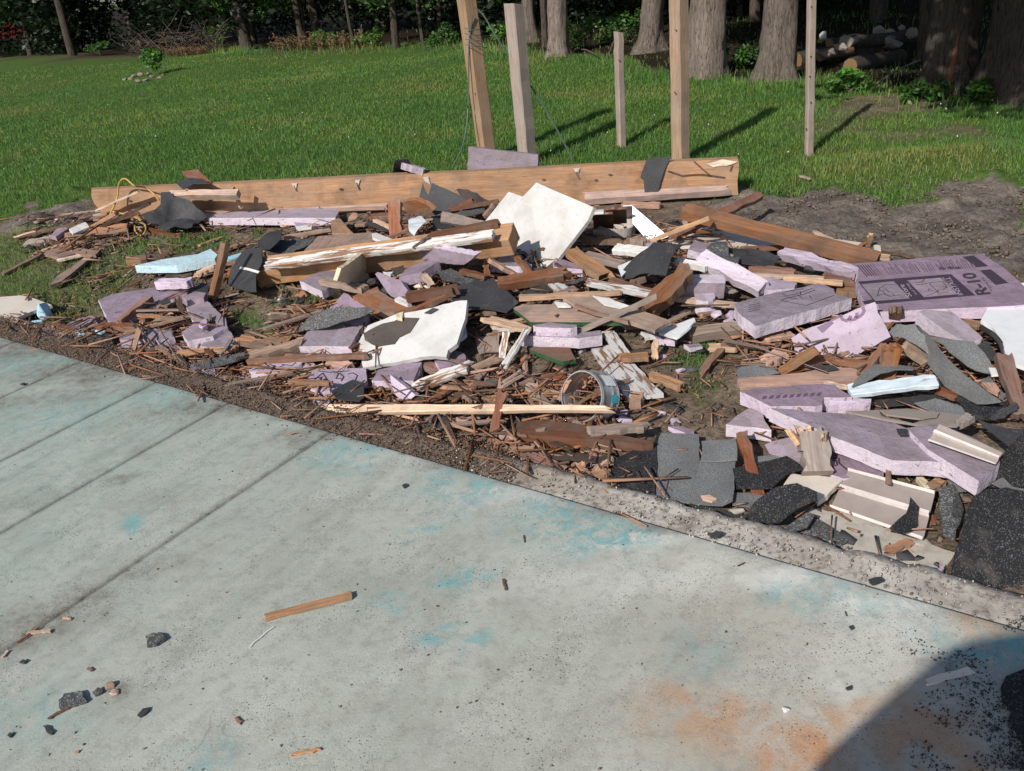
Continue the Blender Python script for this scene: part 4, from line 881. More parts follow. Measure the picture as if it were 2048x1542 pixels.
foamS('1', '395,735 470,650 525,682 430,745', .07, 'small grey-purple foam scrap beside the white scrap at left', .03, .004, 'foam_scrap', 'foam_grey', 'foam_grey')
S('1', '330,875 400,828 550,818 760,858 735,885 580,872 450,905', .04, .02, 'wood_tan', 'split_plank', 'curved split tan plank lying in the grass at left', 'board', .004)
S('1', '385,1118 440,1050 760,830 850,755 868,770 700,905 480,1085', .035, .018, 'wood_grey', 'fence_picket', 'greyish purple picket-like plank lying diagonally in the left grass', 'board', .0015)
wd('1', '15,1040 330,880', .028, .015, 'wood_tan', 'thin tan stick in the grass at the left picture edge', h=(.015, .03))
wd('1', '440,932 665,880', .028, .015, 'wood_fresh', 'bright yellow splinter beside the picket in the grass', h=(.02, .03), sp=(.05, .03))
wd('1', '320,858 545,790', .03, .015, 'wood_pale', 'pale stick above the split plank at left', h=(.02, .04), sp=(.03, .03))
wd('1', '520,905 700,790', .025, .015, 'wood_tan', 'short tan stick crossing behind the picket', h=(.015, .03))
wd('1', '560,800 715,790', .06, .015, 'wood_tan', 'tan shingle-like chip above the picket', h=(.02, .03), sp=(.03, .03))
S('1', '965,918 1060,885 1128,882 1132,910 1080,925 970,935', .05, .045, 'wood_tan', 'wood_block', 'small tan wood block alone on dirt left of the blue foam', 'wood block')
wd('1', '1130,690 1390,750', .035, .02, 'wood_red', 'reddish stick on grass below the black felt', h=(.02, .02), sp=(.04, .04))
ck('1', '1070,690', (.10, .08, .05), 'wood_pale', 'pale wood chunk inside the yellow cord loop', 'wood_chunk', 'wood chunk')
wd('1', '1530,815 1720,750', .02, .012, 'wood_tan', 'thin stick on the dirt above the blue foam slab', h=(.015, .015))
wd('1', '1690,860 1885,795', .04, .015, 'wood_tan', 'tan stick on dirt right above the blue foam slab', h=(.02, .02))
foamS('1', '1040,968 1240,922 1530,878 1625,838 1678,885 1655,915 1360,968', .09, 'light blue foam slab with cut corner at the left of the pile', .045, .002, 'blue_foam_sheet', 'foam_blue', 'foam_blue')
foamS('1', '1735,905 1890,860 1905,885 1760,925', .07, 'small light blue foam strip right of the blue slab', .02, .003, 'blue_foam_strip', 'foam_blue', 'foam_blue')
wd('1', '1500,1045 1670,975', .06, .02, 'wood_pale', 'bleached splintered board under the blue foam slab', h=(.04, .06), sp=(.05, .02))
wd('1', '1290,1040 1500,1030', .05, .02, 'wood_dark', 'dark stick under the front of the blue foam slab', h=(.03, .03))
wd('1', '1640,1232 1742,785', .045, .035, 'wood_red', 'upright red-brown stick leaning past the blue foam slab', h=(.03, .30), sp=(.01, .01))
wd('1', '1720,945 1900,940', .05, .02, 'wood_red', 'red stub between blue foam strip and black shingle', h=(.05, .05), sp=(.03, .02))
wd('1', '1740,1085 1840,930', .025, .02, 'wood_red', 'short red splinter right of the upright stick', h=(.03, .10), sp=(.04, .02))
wd('1', '1215,1110 1480,1105', .055, .045, 'foam_cut', 'rounded pale pink foam bar on the purple panel, left', h=(.09, .09), name='foam_bar', cat='foam', jit=.006)
# ---- cord
def cord(reg, pts, hs, r, mat, label, name, cat):
    W = [P(*q, h_) for q, h_ in zip(Z(reg, pts), hs)]; v, f = tube(spline(W, 6), r, 6); return tag(obj(name, v, f, mat, smooth=True), label, cat)
cord('1', '1232,465 1180,410 1115,365 1040,355 965,298 920,335 905,440 860,550 820,640 812,690 835,755', (.2, .25, .28, .32, .36, .30, .2, .12, .05, .02, .005), .006, 'cord_yellow', 'yellow electrical cable rising in a tall loop at the left beam end', 'yellow_cable', 'cable')
cord('1', '868,552 960,572 1060,605 1122,665 1115,715 1080,735 1045,705 1040,660', (.13, .10, .07, .04, .03, .02, .04, .05), .006, 'cord_yellow', 'yellow electrical cable lying in a low loop beside the tall loop', 'yellow_cable', 'cable')
# ---- bottom left, by the slab
S('1', '-60,1215 160,1198 290,1232 400,1272 250,1320 130,1368 -60,1330', .07, .018, 'cream_board', 'weathered_board', 'grey weathered panel corner at the left picture edge', 'panel', .002)
S('1', '-60,1360 150,1378 140,1400 -60,1395', .035, .02, 'wood_tan', 'panel_batten', 'brown batten under the grey panel at left edge', 'board')
ck('1', '345,1315', (.115, .09, .11), 'foam_blue', 'upright light blue foam chunk beside the grey panel', 'blue_foam_chunk', lift=.05)
ck('1', '250,1430', (.15, .10, .07), 'foam_blue', 'wide dirty blue foam chunk below the grey panel', 'blue_foam_chunk')
foamS('5', '755,155 860,112 1180,58 1240,92 1455,62 1440,112 1180,200 925,335 835,318', .06, 'large purple foam panel lying at the left of the pile with scribbles', .05, .004)
foamS('5', '1430,205 1580,150 1660,220 1742,300 1755,368 1640,432 1450,472 1400,400 1500,330', .07, 'purple foam panel with slanting right edge near the dirt patch', .05, .004)
wd('5', '915,332 1162,140', .04, .035, 'wood_red', 'red-brown stick lying across the large purple panel at left', h=(.075, .09))
foamS('5', '490,362 600,300 705,272 800,405 640,388', .035, 'dull grey-purple foam sheet in front of the large left panel', .03, .004, mat='foam_grey', side='foam_grey')
wd('5', '372,345 590,402', .035, .03, 'wood_red', 'red stick beside the wide blue chunk', h=(.04, .04))
wd('5', '765,372 1105,385', .06, .05, 'wood_red', 'thick red-brown timber stub behind the blue foam lumps', h=(.05, .05))
wd('5', '640,400 745,350', .022, .015, 'wood_tan', 'small tan splinter left of the blue foam lumps', h=(.05, .06))
ck('5', '640,430', (.105, .07, .07), 'foam_blue', 'left light blue foam lump at the slab edge', 'blue_foam_chunk'); ck('5', '775,405', (.10, .07, .07), 'foam_blue', 'right light blue foam lump behind the grey felt scrap', 'blue_foam_chunk', lift=.03)
sheet('5', '705,405 860,425 868,520 830,545 690,490', .045, 'felt_brown', 'dull grey felt scrap in front of the blue foam lumps', .02)
S('5', '910,575 950,535 1020,560 990,592', .03, .012, 'foam_blue', 'blue_foam_flake', 'flat pale blue foam flake at the slab edge', 'foam', .004); S('5', '1000,555 1040,520 1130,515 1075,560', .035, .012, 'foam_blue', 'blue_foam_flake', 'narrow pale blue foam flake behind the flat flake', 'foam', .004)
foamS('5', '240,395 380,356 480,395 545,462 400,432', .04, 'thin light purple foam sheet lying on the slab edge at far left', .02, .003, mat='foam_light')
foamS('5', '920,440 965,398 1120,405 1195,452 1180,470 1060,455 925,465', .075, 'thick dirty purple foam block with cut front at lower left', .055, .003, 'foam_block', 'foam_grey', 'foam_light')
foamS('5', '1110,400 1190,370 1330,395 1340,430 1220,470', .07, 'broken purple foam lump right of the thick dirty block', .05, .006, 'foam_block')
foamS('5', '870,515 960,500 975,520 880,535', .03, 'small purple foam sliver under the thick dirty block', .02, .003, 'foam_scrap', 'foam_light')
foamS('5', '1545,512 1600,432 1770,390 1832,480 1720,520', .06, 'purple foam corner piece below the slanting-edge panel', .045, .004, 'foam_scrap')
foamS('5', '1300,500 1420,490 1410,540 1310,545', .04, 'dark purple foam scrap near grass tuft at lower left', .03, .005, 'foam_scrap')
wd('5', '1330,575 1830,530', .045, .02, 'wood_tan', 'tan board above the grey shingle strip at lower left', h=(.05, .06), sp=(.02, .02))
wd('5', '1205,508 1445,662', .025, .015, 'wood_tan', 'tan stick slanting down to the slab at lower left', h=(.09, .02), sp=(.02, .03))
wd('5', '1840,445 6:230,510', .045, .02, 'wood_tan', 'tan plank over the right end of the grey shingle strip', h=(.06, .05), sp=(.03, .03))
sheet('5', '1480,642 1885,558 1882,612 1700,660 1560,684', .06, 'shingle_mid', 'long grey shingle strip at the lower left of the pile', .008)
foamS('5', '1545,715 1640,655 1660,720 1600,728', .05, 'small torn pink foam scrap below the grey shingle strip', .03, .006, 'foam_scrap', 'foam_light')
foamS('5', '1455,650 1520,640 1570,680 1500,700', .05, 'small purple foam chip at the left end of the grey shingle strip', .025, .006, 'foam_scrap')
wd('5', '1565,745 1805,775', .035, .025, 'wood_tan', 'short tan stick lying at the slab edge left of the printed block', h=(.03, .03))
wd('5', '940,725 1100,650', .02, .012, 'wood_tan', 'tan splinter lying out on the slab edge', h=(.075, .08), sp=(.03, .03)); wd('5', '1060,655 1215,655', .03, .015, 'wood_pale', 'pale splinter at the slab edge beside the tan splinter', h=(.03, .04), sp=(.03, .03))
wd('5', '1030,345 1180,545', .006, .006, 'rubber', 'black thin wire bending over the dirty foam block', h=(.12, .05), name='thin_wire', cat='wire')
cord('5', '1000,310 1060,355 1120,420 1180,500 1250,545', (.1, .13, .12, .08, .03), .004, 'rubber', 'black cable curving over foam scraps at lower left', 'black_cable', 'cable')
wd('5', '1060,270 1340,300', .02, .012, 'wood_tan', 'thin tan lath lying on wood chips between left panels', h=(.09, .09)); wd('5', '960,410 1430,285', .022, .014, 'wood_tan', 'long tan lath across wood chips between left panels', h=(.08, .09))
wd('5', '1370,130 1400,235', .03, .02, 'wood_tan', 'short tan stub standing in wood chips between left panels', h=(.15, .06))
sheet('5', '1220,180 1290,140 1320,180 1260,200', .08, 'felt', 'black felt scrap on wood chips between left panels', .01); sheet('5', '1460,60 1560,20 1620,40 1600,90 1500,110', .05, 'felt', 'black felt scrap behind the slanting-edge panel', .015)
foamS('5', '1400,130 1500,90 1590,100 1570,140 1440,160', .1, 'dark purple foam fragment at top of the slanting-edge panel', .04, .008, 'foam_scrap', 'foam_grey', 'foam_grey')
foamS('5', '1530,340 1590,290 1590,350 1560,370', .11, 'small torn lavender foam flake on the slanting-edge panel', .02, .006, 'foam_scrap', 'foam_light')
ck('2', '325,1220', (.07, .05, .03), 'foam_blue', 'small pale blue foam bit alone on the dirt patch', 'blue_foam_bit')
# ---- column, shingles and foam, upper middle
pc = empty('porch_column', P(*Z('2', '1000,900')[0])); tag(pc, 'broken porch column with flaking white paint lying mid pile', 'column')
B('2', '150,1015 3:268,760', .13, .10, 'wood_tan', '', h=(.10, .20), roll=20, sp=(.01, .01), name='shaft', parent=pc, jit=.002)
B('2', '195,965 1960,735', .055, .03, 'paint_white', '', h=(.175, .25), roll=25, sp=(.03, .01), name='painted_molding', parent=pc)
B('2', '160,1010 1380,870', .022, .03, 'wood_dark', '', h=(.09, .14), roll=20, name='groove_batten', parent=pc)
B('2', '145,1085 1370,925', .09, .045, 'wood_tan', '', h=(.035, .05), roll=35, sp=(.02, .02), name='base_rail', parent=pc)
tab_ = sheet('2', '-70,1140 -45,980 40,845 200,870 195,960 150,1040 130,1175 0,1168', (.03, .14, .12), 'felt', 'black shingle tab draped over the left end of the column', .01, bend=.03)
stroke('2', '0,985 60,995 145,1020', PLANE[tab_.name], 5, 'paint_clean', tab_, 'sealant_line', .03)
sheet('2', '120,815 250,740 330,765 580,735 592,762 430,862 280,872 210,850', .10, 'shingle_mid', 'heap of dark shingle pieces behind the column left end', .04)
sheet('2', '130,800 260,715 330,720 320,770 230,830', .14, 'felt', 'dark felt leaf on top of the left shingle heap', .03)
S('2', '600,742 1015,712 1060,760 960,812 480,872', .13, .012, 'wood_tan', 'plywood_sheet', 'tan plywood sheet tucked behind the column', 'plywood', .003)
S('2', '1015,720 1050,715 1180,765 1100,780 1020,750', .17, .015, 'paint_clean', 'white_scrap', 'narrow white scrap lying on the plywood sheet', 'scrap', .002)
wd('2', '1205,765 1195,448', .075, .05, 'wood_red', 'thick upright red-brown stub standing before the beam', h=(.08, .30), sp=(.02, .04))
S('2', '1240,485 1370,468 1497,540 1470,560 1360,582 1260,545', (.22, .18, .13), .03, 'wood_red', 'rotten_board', 'rotten red board fragment right of the upright stub', 'board', .008)
sheet('2', '1410,330 1450,425 1480,330 1700,430 1790,485 1620,532 1500,578 1440,500 1375,470', (.28, .20, .10), 'felt', 'large black felt sheet leaning against the middle of the beam', .012, name='felt_sheet', cat='roofing felt')
sheet('2', '1660,400 1830,405 1920,430 1905,470 1760,462', .18, 'felt_brown', 'crumpled dark shingle lump below the middle of the beam', .05)
wd('2', '1000,598 1165,592', .07, .03, 'wood_red', 'short red board left of the upright stub', h=(.08, .08)); S('2', '700,622 760,602 872,715 800,720 708,716', .13, .02, 'wood_tan', 'plywood_scrap', 'tan plywood scrap with pointed top left of centre', 'plywood', .003)
wd('2', '800,655 980,650', .05, .02, 'wood_red', 'red stick behind the pointed plywood scrap', h=(.06, .07)); ck('2', '880,600', (.12, .08, .06), 'wood_tan', 'broken tan wood lump behind the pointed plywood scrap', 'wood_chunk', 'wood chunk', lift=.04)
ck('2', '345,655', (.10, .08, .05), 'wood_pale', 'pale wood lump below the lavender foam strip', 'wood_chunk', 'wood chunk', lift=.02); foamS('2', '410,620 640,600 650,640 430,665', .05, 'flat lavender foam scrap below the foam strip', .03, .004, 'foam_scrap', 'foam_light')
S('2', '430,665 560,650 550,675 450,688', .06, .012, 'paint_clean', 'white_scrap', 'small white scrap near the flat foam under the strip', 'scrap', .002); wd('2', '335,755 700,690', .03, .02, 'wood_tan', 'long thin tan stick behind the shingle heap', h=(.09, .10))
wd('2', '1040,620 1190,690', .025, .02, 'wood_pale', 'pale lath slanting left of the upright stub', h=(.12, .10)); sheet('2', '960,650 1010,620 1170,700 1080,700', .09, 'felt', 'dark felt sliver left of the upright stub', .02)
S('2', '1555,548 1870,618 1905,640 1800,672 1545,632', (.15, .15, .11), .03, 'wood_grey', 'wood_board', 'grey-brown board block below the leaning felt sheet', 'board', .003)
sheet('2', '1300,600 1400,590 1440,620 1340,700 1300,680', .16, 'white_metal', 'shiny plastic-wrapped dark scrap right of upright stub', .03, name='plastic_scrap', cat='plastic')
sheet('2', '1480,590 1560,580 1660,690 1490,700', .10, 'felt', 'black felt piece below the grey-brown board block', .01); sheet('2', '1660,560 1890,510 1895,560 1720,590', .14, 'shingle_mid', 'grey shingle strip above the white panel corner', .008)
wd('2', '1465,748 2000,640', .05, .035, 'wood_red', 'dark brown stick lying along the top of the column', h=(.22, .26), sp=(.01, .03)); wd('2', '1620,535 2000,470', .03, .02, 'wood_red', 'red stick pointing at the white panel corner', h=(.16, .18)); wd('2', '1620,530 1800,460', .03, .02, 'wood_red', 'short red stick crossing the black felt edge', h=(.15, .2))
wd('2', '1880,600 1960,490', .03, .02, 'wood_red', 'short red stick beside the white panel left corner', h=(.12, .2)); wd('2', '1330,835 1460,735', .014, .01, 'wood_dark', 'thin dark twig lying over the column', h=(.22, .26)); wd('2', '1060,790 1300,690', .022, .014, 'wood_red', 'thin red stick between plywood and upright stub', h=(.15, .18))
ck('2', '1290,735', (.10, .07, .05), 'wood_tan', 'tan wood lump at the foot of the upright stub', 'wood_chunk', 'wood chunk', lift=.08)
foamS('2', '460,1088 680,982 765,1042 725,1112 630,1165', .10, 'purple foam block with pale front standing off the column', .045, .002, 'foam_block')
S('2', '1005,838 985,920 962,975 1000,1062 960,1122 850,1110 748,1085 780,990', (.19, .12, .12), .02, 'insulation_cream', 'cream_board_shard', 'pointed cream insulation shard in front of the column', 'insulation board', .003)
ck('2', '760,1180', (.10, .07, .06), 'insulation_cream', 'cream insulation lump below the pointed shard', 'insulation_chunk', 'insulation'); ck('2', '1010,1095', (.07, .06, .05), 'insulation_cream', 'tan insulation bit right of the pointed shard', 'insulation_chunk', 'insulation', lift=.05)
wd('2', '620,1082 970,1155', .05, .03, 'wood_grey', 'grey stick lying across the pointed cream shard', h=(.12, .13), sp=(.04, .01))
foamS('2', '1042,1032 1062,1018 1235,1078 1315,1192 1190,1215 1150,1192', (.15, .15, .10), 'purple foam bar with bright edge sloping to lower right', .05, .002, 'foam_block')
foamS('2', '1360,922 1400,840 1460,818 1812,890 1725,962 1530,942', (.12, .21, .16), 'purple foam panel leaning against the right part of the column', .045, .004)
foamS('2', '1225,1062 1290,985 1500,905 1538,935 1400,1020', .14, 'narrow purple foam bar below the leaning foam panel', .05, .002, 'foam_block', 'foam_skin', 'foam_light')
S('2', '870,1205 965,1155 1060,1130 1180,1225 1330,1290 1190,1328 1100,1335', .12, .03, 'wood_red', 'split_board', 'wide red splintered board pointing at the white tarred panel', 'board', .007)
wd('2', '1280,1215 1700,1152', .05, .04, 'wood_red', 'upper red board of a V-shaped pair above the tarred panel', h=(.15, .16), sp=(.01, .05)); wd('2', '1250,1365 1695,1150', .035, .025, 'wood_red', 'lower red stick of a V-shaped pair above the tarred panel', h=(.12, .15), sp=(.06, .01))
S('2', '1190,1225 1230,1205 1320,1255 1290,1268', .13, .02, 'foam_white', 'white_scrap', 'white foam flake at the end of the purple bar', 'scrap', .003); ck('2', '1370,1100', (.11, .09, .06), 'insulation_cream', 'cream lump between purple bar and red V pair', 'insulation_chunk', 'insulation', lift=.06)
wd('2', '1410,1030 1490,1140', .03, .015, 'wood_pale', 'pale splinter beside the cream lump', h=(.14, .1), sp=(.03, .03)); ck('2', '1440,1140', (.05, .04, .03), 'foam_white', 'white bit below the cream lump', 'white_bit', 'scrap', lift=.08); S('2', '1100,1015 1180,1015 1160,1040 1110,1035', .15, .01, 'foam_white', 'white_scrap', 'tiny white scrap beside the purple bars', 'scrap', .003)
sheet('2', '1160,985 1260,960 1280,1000 1190,1040', .13, 'felt_brown', 'dark felt scrap above the narrow purple bar', .02); sheet('2', '1520,1010 1620,970 1720,1000 1900,1060 1700,1090 1560,1060', .11, 'shingle_mid', 'ragged grey shingle pieces below the leaning foam panel', .03)
wd('2', '1690,1010 1900,1060', .035, .02, 'wood_red', 'red stick on the ragged grey shingle pieces', h=(.13, .12)); wd('2', '1910,1060 1900,910', .03, .02, 'wood_red', 'short red stick hanging below the column right end', h=(.08, .17)); wd('2', '1905,915 3:300,1055', .03, .02, 'wood_tan', 'tan stick sloping down from the column right end', h=(.18, .08))
sheet('2', '1620,1145 1800,1090 3:-60,1060 3:110,1072 3:300,1240 3:205,1322 3:30,1290 1790,1290 1640,1220', .12, 'felt', 'big flat black felt sheet right above the tarred white panel', .012, name='felt_sheet', cat='roofing felt')
wd('3', '0,1335 130,1320', .04, .02, 'wood_red', 'red stub below the big flat felt sheet', h=(.08, .08)); wd('2', '360,1310 640,1270', .02, .012, 'wood_red', 'thin red stick on the dirt patch above the curved shingle', h=(.015, .02)); wd('2', '230,1330 300,1300', .02, .012, 'wood_red', 'short red splinter on the dirt patch', h=(.012, .015)); ck('2', '480,1190', (.09, .06, .05), 'wood_tan', 'brown wood lump below the purple block by the column', 'wood_chunk', 'wood chunk')
# ---- big white panel and right part of the upper pile
S('3', '20,650 220,400 330,437 435,328 875,520 830,622 590,930 570,932 490,997 380,950 110,790', (.13, .36, .04), .02, 'white_board', 'large_white_board', 'large dirty white panel leaning in the centre of the pile', 'panel', .0006)
wpl = PLANE['large_white_board']; WP = bpy.data.objects['large_white_board']
stroke('3', '335,485 480,515 620,570 760,645', wpl, 1.6, 'cream_board', WP, 'crease'); stroke('3', '330,495 470,528 610,585 750,660', wpl, 1.2, 'cream_board', WP, 'crease')
B('3', '955,690 945,565', .11, .015, 'brown_metal', 'front brown metal plate right of the large white panel', h=(.06, .19), roll=0, name='brown_metal_plate', cat='metal plate', jit=.001); B('3', '1055,640 1050,525', .11, .015, 'brown_metal', 'rear brown metal plate behind the grey ring', h=(.10, .22), name='brown_metal_plate', cat='metal plate', jit=.001)
S('3', '875,540 955,532 955,552 880,556', .2, .015, 'paint_clean', 'white_scrap', 'white strip by the right corner of the large white panel', 'scrap')
def ring(c, r, hgt, axis, mat, name, label, cat, prof=None, arc=(0, 2*math.pi), n=40, thick=.004):
    ax = Vector(axis).normalized(); mw = frame(Vector(c), ax.orthogonal(), ax); prof = prof or [(0, 0), (1, 0)]
    V_, F_ = [], []; m = len(prof)*2; full = abs(arc[1]-arc[0]-2*math.pi) < .01
    for i in range(n+(0 if full else 1)):
        a = arc[0]+(arc[1]-arc[0])*i/n
        for (t_, dr) in prof: V_.append(((r+dr)*math.cos(a), (r+dr)*math.sin(a), (t_-.5)*hgt))
        for (t_, dr) in prof[::-1]: V_.append(((r+dr-thick)*math.cos(a), (r+dr-thick)*math.sin(a), (t_-.5)*hgt))
    k = n if full else n+1
    for i in range(n):
        for j in range(m): a, b = i*m+j, ((i+1) % k)*m+j; a2, b2 = i*m+(j+1) % m, ((i+1) % k)*m+(j+1) % m; F_.append((a, b, b2, a2))
    return tag(obj(name, V_, F_, mat, None, mw, smooth=False), label, cat)
c_ = P(*Z('3', '1035,700')[0], .05); ring(c_, .115, .11, (.1, -.1, 1), 'pail', 'plastic_ring', 'dirty grey plastic pail rim by the brown metal plates', 'pail', thick=.006)
S('3', '1175,508 1262,580 1452,745 1400,765 1290,772 1176,640', (.20, .06, .03), .004, 'white_metal', 'metal_flashing', 'bluish white folded metal flashing below the beam', 'flashing'); S('3', '1104,512 1174,508 1172,600 1108,602', (.2, .2, .1), .004, 'white_metal', 'metal_flashing', 'small white metal flap left of the folded flashing', 'flashing')
S('4', '3:1450,770 3:1590,700 3:1790,662 200,598 600,640 950,690 1010,720 800,745 430,712 0,720 3:1560,820', .05, .015, 'cream_board', 'cream_board_sheet', 'long cream weathered panel lying under the tan planks', 'panel', .004)
wd('3', '1560,545 4:1070,815', .085, .05, 'wood_tan', 'long tan plank sloping from the beam to the printed panel', h=(.20, .10), roll=15, sp=(.02, .01), jit=.002); wd('3', '1480,742 4:275,372', .05, .03, 'wood_red', 'long red stick crossing the tan plank, tip high at right', h=(.10, .17), roll=20); wd('3', '1300,785 1770,600', .022, .015, 'wood_pale', 'thin pale lath beside the red crossing stick', h=(.10, .22))
fp = sheet('3', '1345,802 1440,795 1562,802 1500,905 1450,1072 1360,1060 1285,1050 1180,1075 1080,1092 1092,1040 1250,890', (.20, .20, .10), 'felt', 'folded black felt piece right of the white panel', .012, bend=.02, name='felt_sheet', cat='roofing felt')
sheet('3', '1230,940 1300,910 1340,930 1200,1070 1090,1092', (.16, .17, .08), 'shingle_mid', 'grey torn shingle edge beside the folded felt', .02)
wd('3', '1035,840 1295,870', .06, .03, 'paint_clean', 'clean white trim stub left of the folded felt', h=(.12, .13), roll=15); wd('3', '1510,935 1755,988', .03, .03, 'paint_clean', 'white trim strip right of the folded felt', h=(.12, .12), roll=15); S('3', '1063,972 1212,908 1180,960 1092,1050', .11, .008, 'white_sheet', 'white_scrap', 'white triangular scrap under the folded felt', 'scrap')
foamS('3', '1280,795 1360,780 1380,800 1280,835', .14, 'lavender foam end just behind the folded felt', .04, .002, 'foam_block', 'foam_light')
foamS('3', '1605,845 1655,768 1860,845 1955,885 1700,872', (.14, .16, .12), 'purple foam block behind the long lavender strip', .05, .003, 'foam_block'); wd('3', '1695,900 4:300,1010', .075, .05, 'foam_cut', 'long bright lavender foam strip sloping right', h=(.14, .10), roll=25, name='foam_strip', cat='foam', jit=.003)
sheet('3', '1720,870 1830,860 1840,890 2005,900 4:120,860 4:60,800 1900,800 1780,800', .13, 'shingle_mid', 'grey shingle scraps under the cream panel edge', .03); sheet('4', '0,745 200,740 400,800 350,870 100,850 0,830', .09, 'felt', 'dark shingle mass left of the foam rod', .04)
foamS('3', '1450,1042 1870,1040 1895,1085 1890,1105 1450,1108', .15, 'lavender foam block with bright top under the thick red plank', .075, .003, 'foam_block', 'foam_cut', 'foam_skin'); wd('3', '1295,1335 1625,980', .085, .05, 'wood_red', 'thick rough red plank slanting up to the right', h=(.09, .22), roll=10, sp=(.01, .03), jit=.006)  # foam block: front in the darker skin tone, painting its shaded side
wd('3', '820,1090 1365,1205', .032, .025, 'paint_grey', 'long pale weathered stick ending at the thick red plank', h=(.12, .12), roll=15); wd('3', '300,1218 1095,1180', .03, .02, 'wood_pale', 'tan lath tapering to the right below the white panel', h=(.11, .12), taper=(1.3, .4)); wd('3', '140,1108 705,1030', .06, .04, 'wood_red', 'red-brown timber between big felt sheet and white panel', h=(.12, .12), roll=20, sp=(.01, .05))
wd('3', '690,850 1000,1085', .075, .03, 'wood_tan', 'splintered tan board sloping below the white panel', h=(.15, .10), sp=(.02, .09)); wd('3', '800,890 1110,965', .055, .03, 'wood_grey', 'brown board behind the splintered tan board', h=(.1, .1)); wd('3', '1000,1080 1335,1178', .04, .02, 'wood_red', 'red lath running on from the splintered tan board', h=(.11, .1)); wd('3', '780,772 1110,790', .035, .03, 'wood_red', 'red stick below the grey pail rim', h=(.1, .1), sp=(.03, .02)); wd('3', '1110,800 1250,760', .05, .03, 'wood_tan', 'broken tan stick end right of the pail rim', h=(.1, .12), sp=(.04, .01)); wd('3', '1170,775 1290,800', .05, .035, 'wood_grey', 'grey block end right of the pail rim', h=(.12, .12))
foamS('3', '70,900 250,885 400,960 300,975 80,960', .06, 'shaded purple foam strip under the column end', .04, .002, 'foam_scrap'); foamS('3', '560,940 640,920 800,985 790,1000 570,980', .05, 'shaded purple foam strip under the white panel foot', .04, .002, 'foam_scrap'); foamS('3', '860,930 970,985 960,1000 860,975', .07, 'small purple foam sliver beside the splintered tan board', .02, .002, 'foam_scrap')
wd('3', '270,900 410,1050', .025, .02, 'wood_red', 'red stick under the foot of the white panel', h=(.12, .06)); sheet('3', '370,985 500,980 560,1020 430,1030', .06, 'felt', 'dark felt bit under the white panel foot', .01); sheet('3', '640,1110 800,1060 880,1050 720,1110', .1, 'shingle_mid', 'narrow curled grey shingle below the white panel', .01); S('3', '525,1110 600,1100 690,1130 600,1165', .1, .012, 'paint_grey', 'white_scrap', 'grey-white board chip left of the narrow curled shingle', 'scrap', .003); sheet('3', '300,1180 520,1120 560,1170 400,1200', .08, 'felt', 'dark felt patch above the tan tapering lath', .01); wd('3', '570,1180 750,1150', .05, .02, 'wood_red', 'short red board below the curled shingle', h=(.09, .09)); wd('3', '1150,1110 1290,1060', .04, .025, 'wood_red', 'short red stick pointing at the folded felt', h=(.08, .1), sp=(.05, .02))
# ---- middle
S('7', '250,215 330,190 640,185 1140,290 1130,325 960,325 390,325', .11, .018, 'wood_tan', 'plywood_sheet', 'brown plywood sheet with green front edge mid pile', 'plywood', .002, side='green_paint')
S('7', '640,140 870,128 1090,190 1475,318 1350,388 1060,300 900,255', .125, .018, 'wood_grey', 'wood_board', 'wide grey-brown board crossing over the green-edged plywood', 'board', .004); wd('7', '720,200 1150,330', .02, .015, 'wood_red', 'thin red lath lying on the wide grey-brown board', h=(.14, .14)); wd('3', '740,1490 1372,1200', .022, .018, 'wood_grey', 'long thin grey stick rising to the thick red plank', h=(.08, .22))
sheet('7', '870,135 1000,140 1150,200 1080,210 960,190', .13, 'paint_clean', 'crumpled white paper-like scrap behind the wide board', .02, name='white_scrap', cat='scrap'); S('7', '575,165 660,175 700,200 600,200', .12, .01, 'paint_clean', 'white_scrap', 'small white flake on the green-edged plywood', 'scrap', .003)
foamS('7', '410,348 540,325 745,345 748,362 700,372 430,362', .13, 'upper small lavender foam block of a stacked pair', .045, .002, 'foam_block'); foamS('7', '315,432 420,405 740,408 930,388 942,425 760,450', .09, 'lower wide lavender foam block of a stacked pair', .05, .002, 'foam_block')
wd('7', '375,365 138,740', .04, .012, 'paint_grey', 'peeling white trim strip hanging down left of the stacked foam pair', h=(.13, .02), roll=-20, sp=(.02, .06)); wd('7', '205,380 165,640', .03, .012, 'paint_white', 'second peeling white trim strip at far left of the stacked pair', h=(.12, .03), sp=(.02, .05)); S('7', '75,340 260,343 390,370 250,385 90,416', .10, .012, 'paint_white', 'painted_scrap', 'peeling white board scrap left of the stacked foam pair', 'scrap', .005)
wd('7', '20,290 390,390', .05, .015, 'wood_pale', 'pale splintered lath above the peeling white scrap', h=(.1, .11), sp=(.08, .04)); S('7', '360,515 690,520 740,610 640,630 390,540', .045, .02, 'wood_red', 'wood_board', 'red board with green edge below the stacked foam pair', 'board', .003, side='green_paint'); S('7', '-30,440 150,420 160,540 -10,555', .02, .01, 'wood_grey', 'mud_flat', 'mud-covered flat board left of the hanging trim strip', 'board', .006)
ck('7', '350,600', (.10, .08, .06), 'wood_tan', 'broken orange-tan wood chunk below the red green-edged board', 'wood_chunk', 'wood chunk')
S('7', '850,512 1000,500 1130,598 1270,720 1415,872 1280,885 1130,912 1050,800', .04, .02, 'paint_grey', 'painted_board', 'wide board with flaking grey-white paint behind the metal ring', 'board', .004); S('7', '935,396 1030,390 1165,570 1085,582 1000,490', .07, .015, 'paint_grey', 'painted_board', 'narrow grey painted board right of the stacked foam pair', 'board', .003); wd('7', '1150,930 1270,930', .07, .04, 'wood_tan', 'broken tan end under the flaking painted board', h=(.03, .03), sp=(.03, .02))
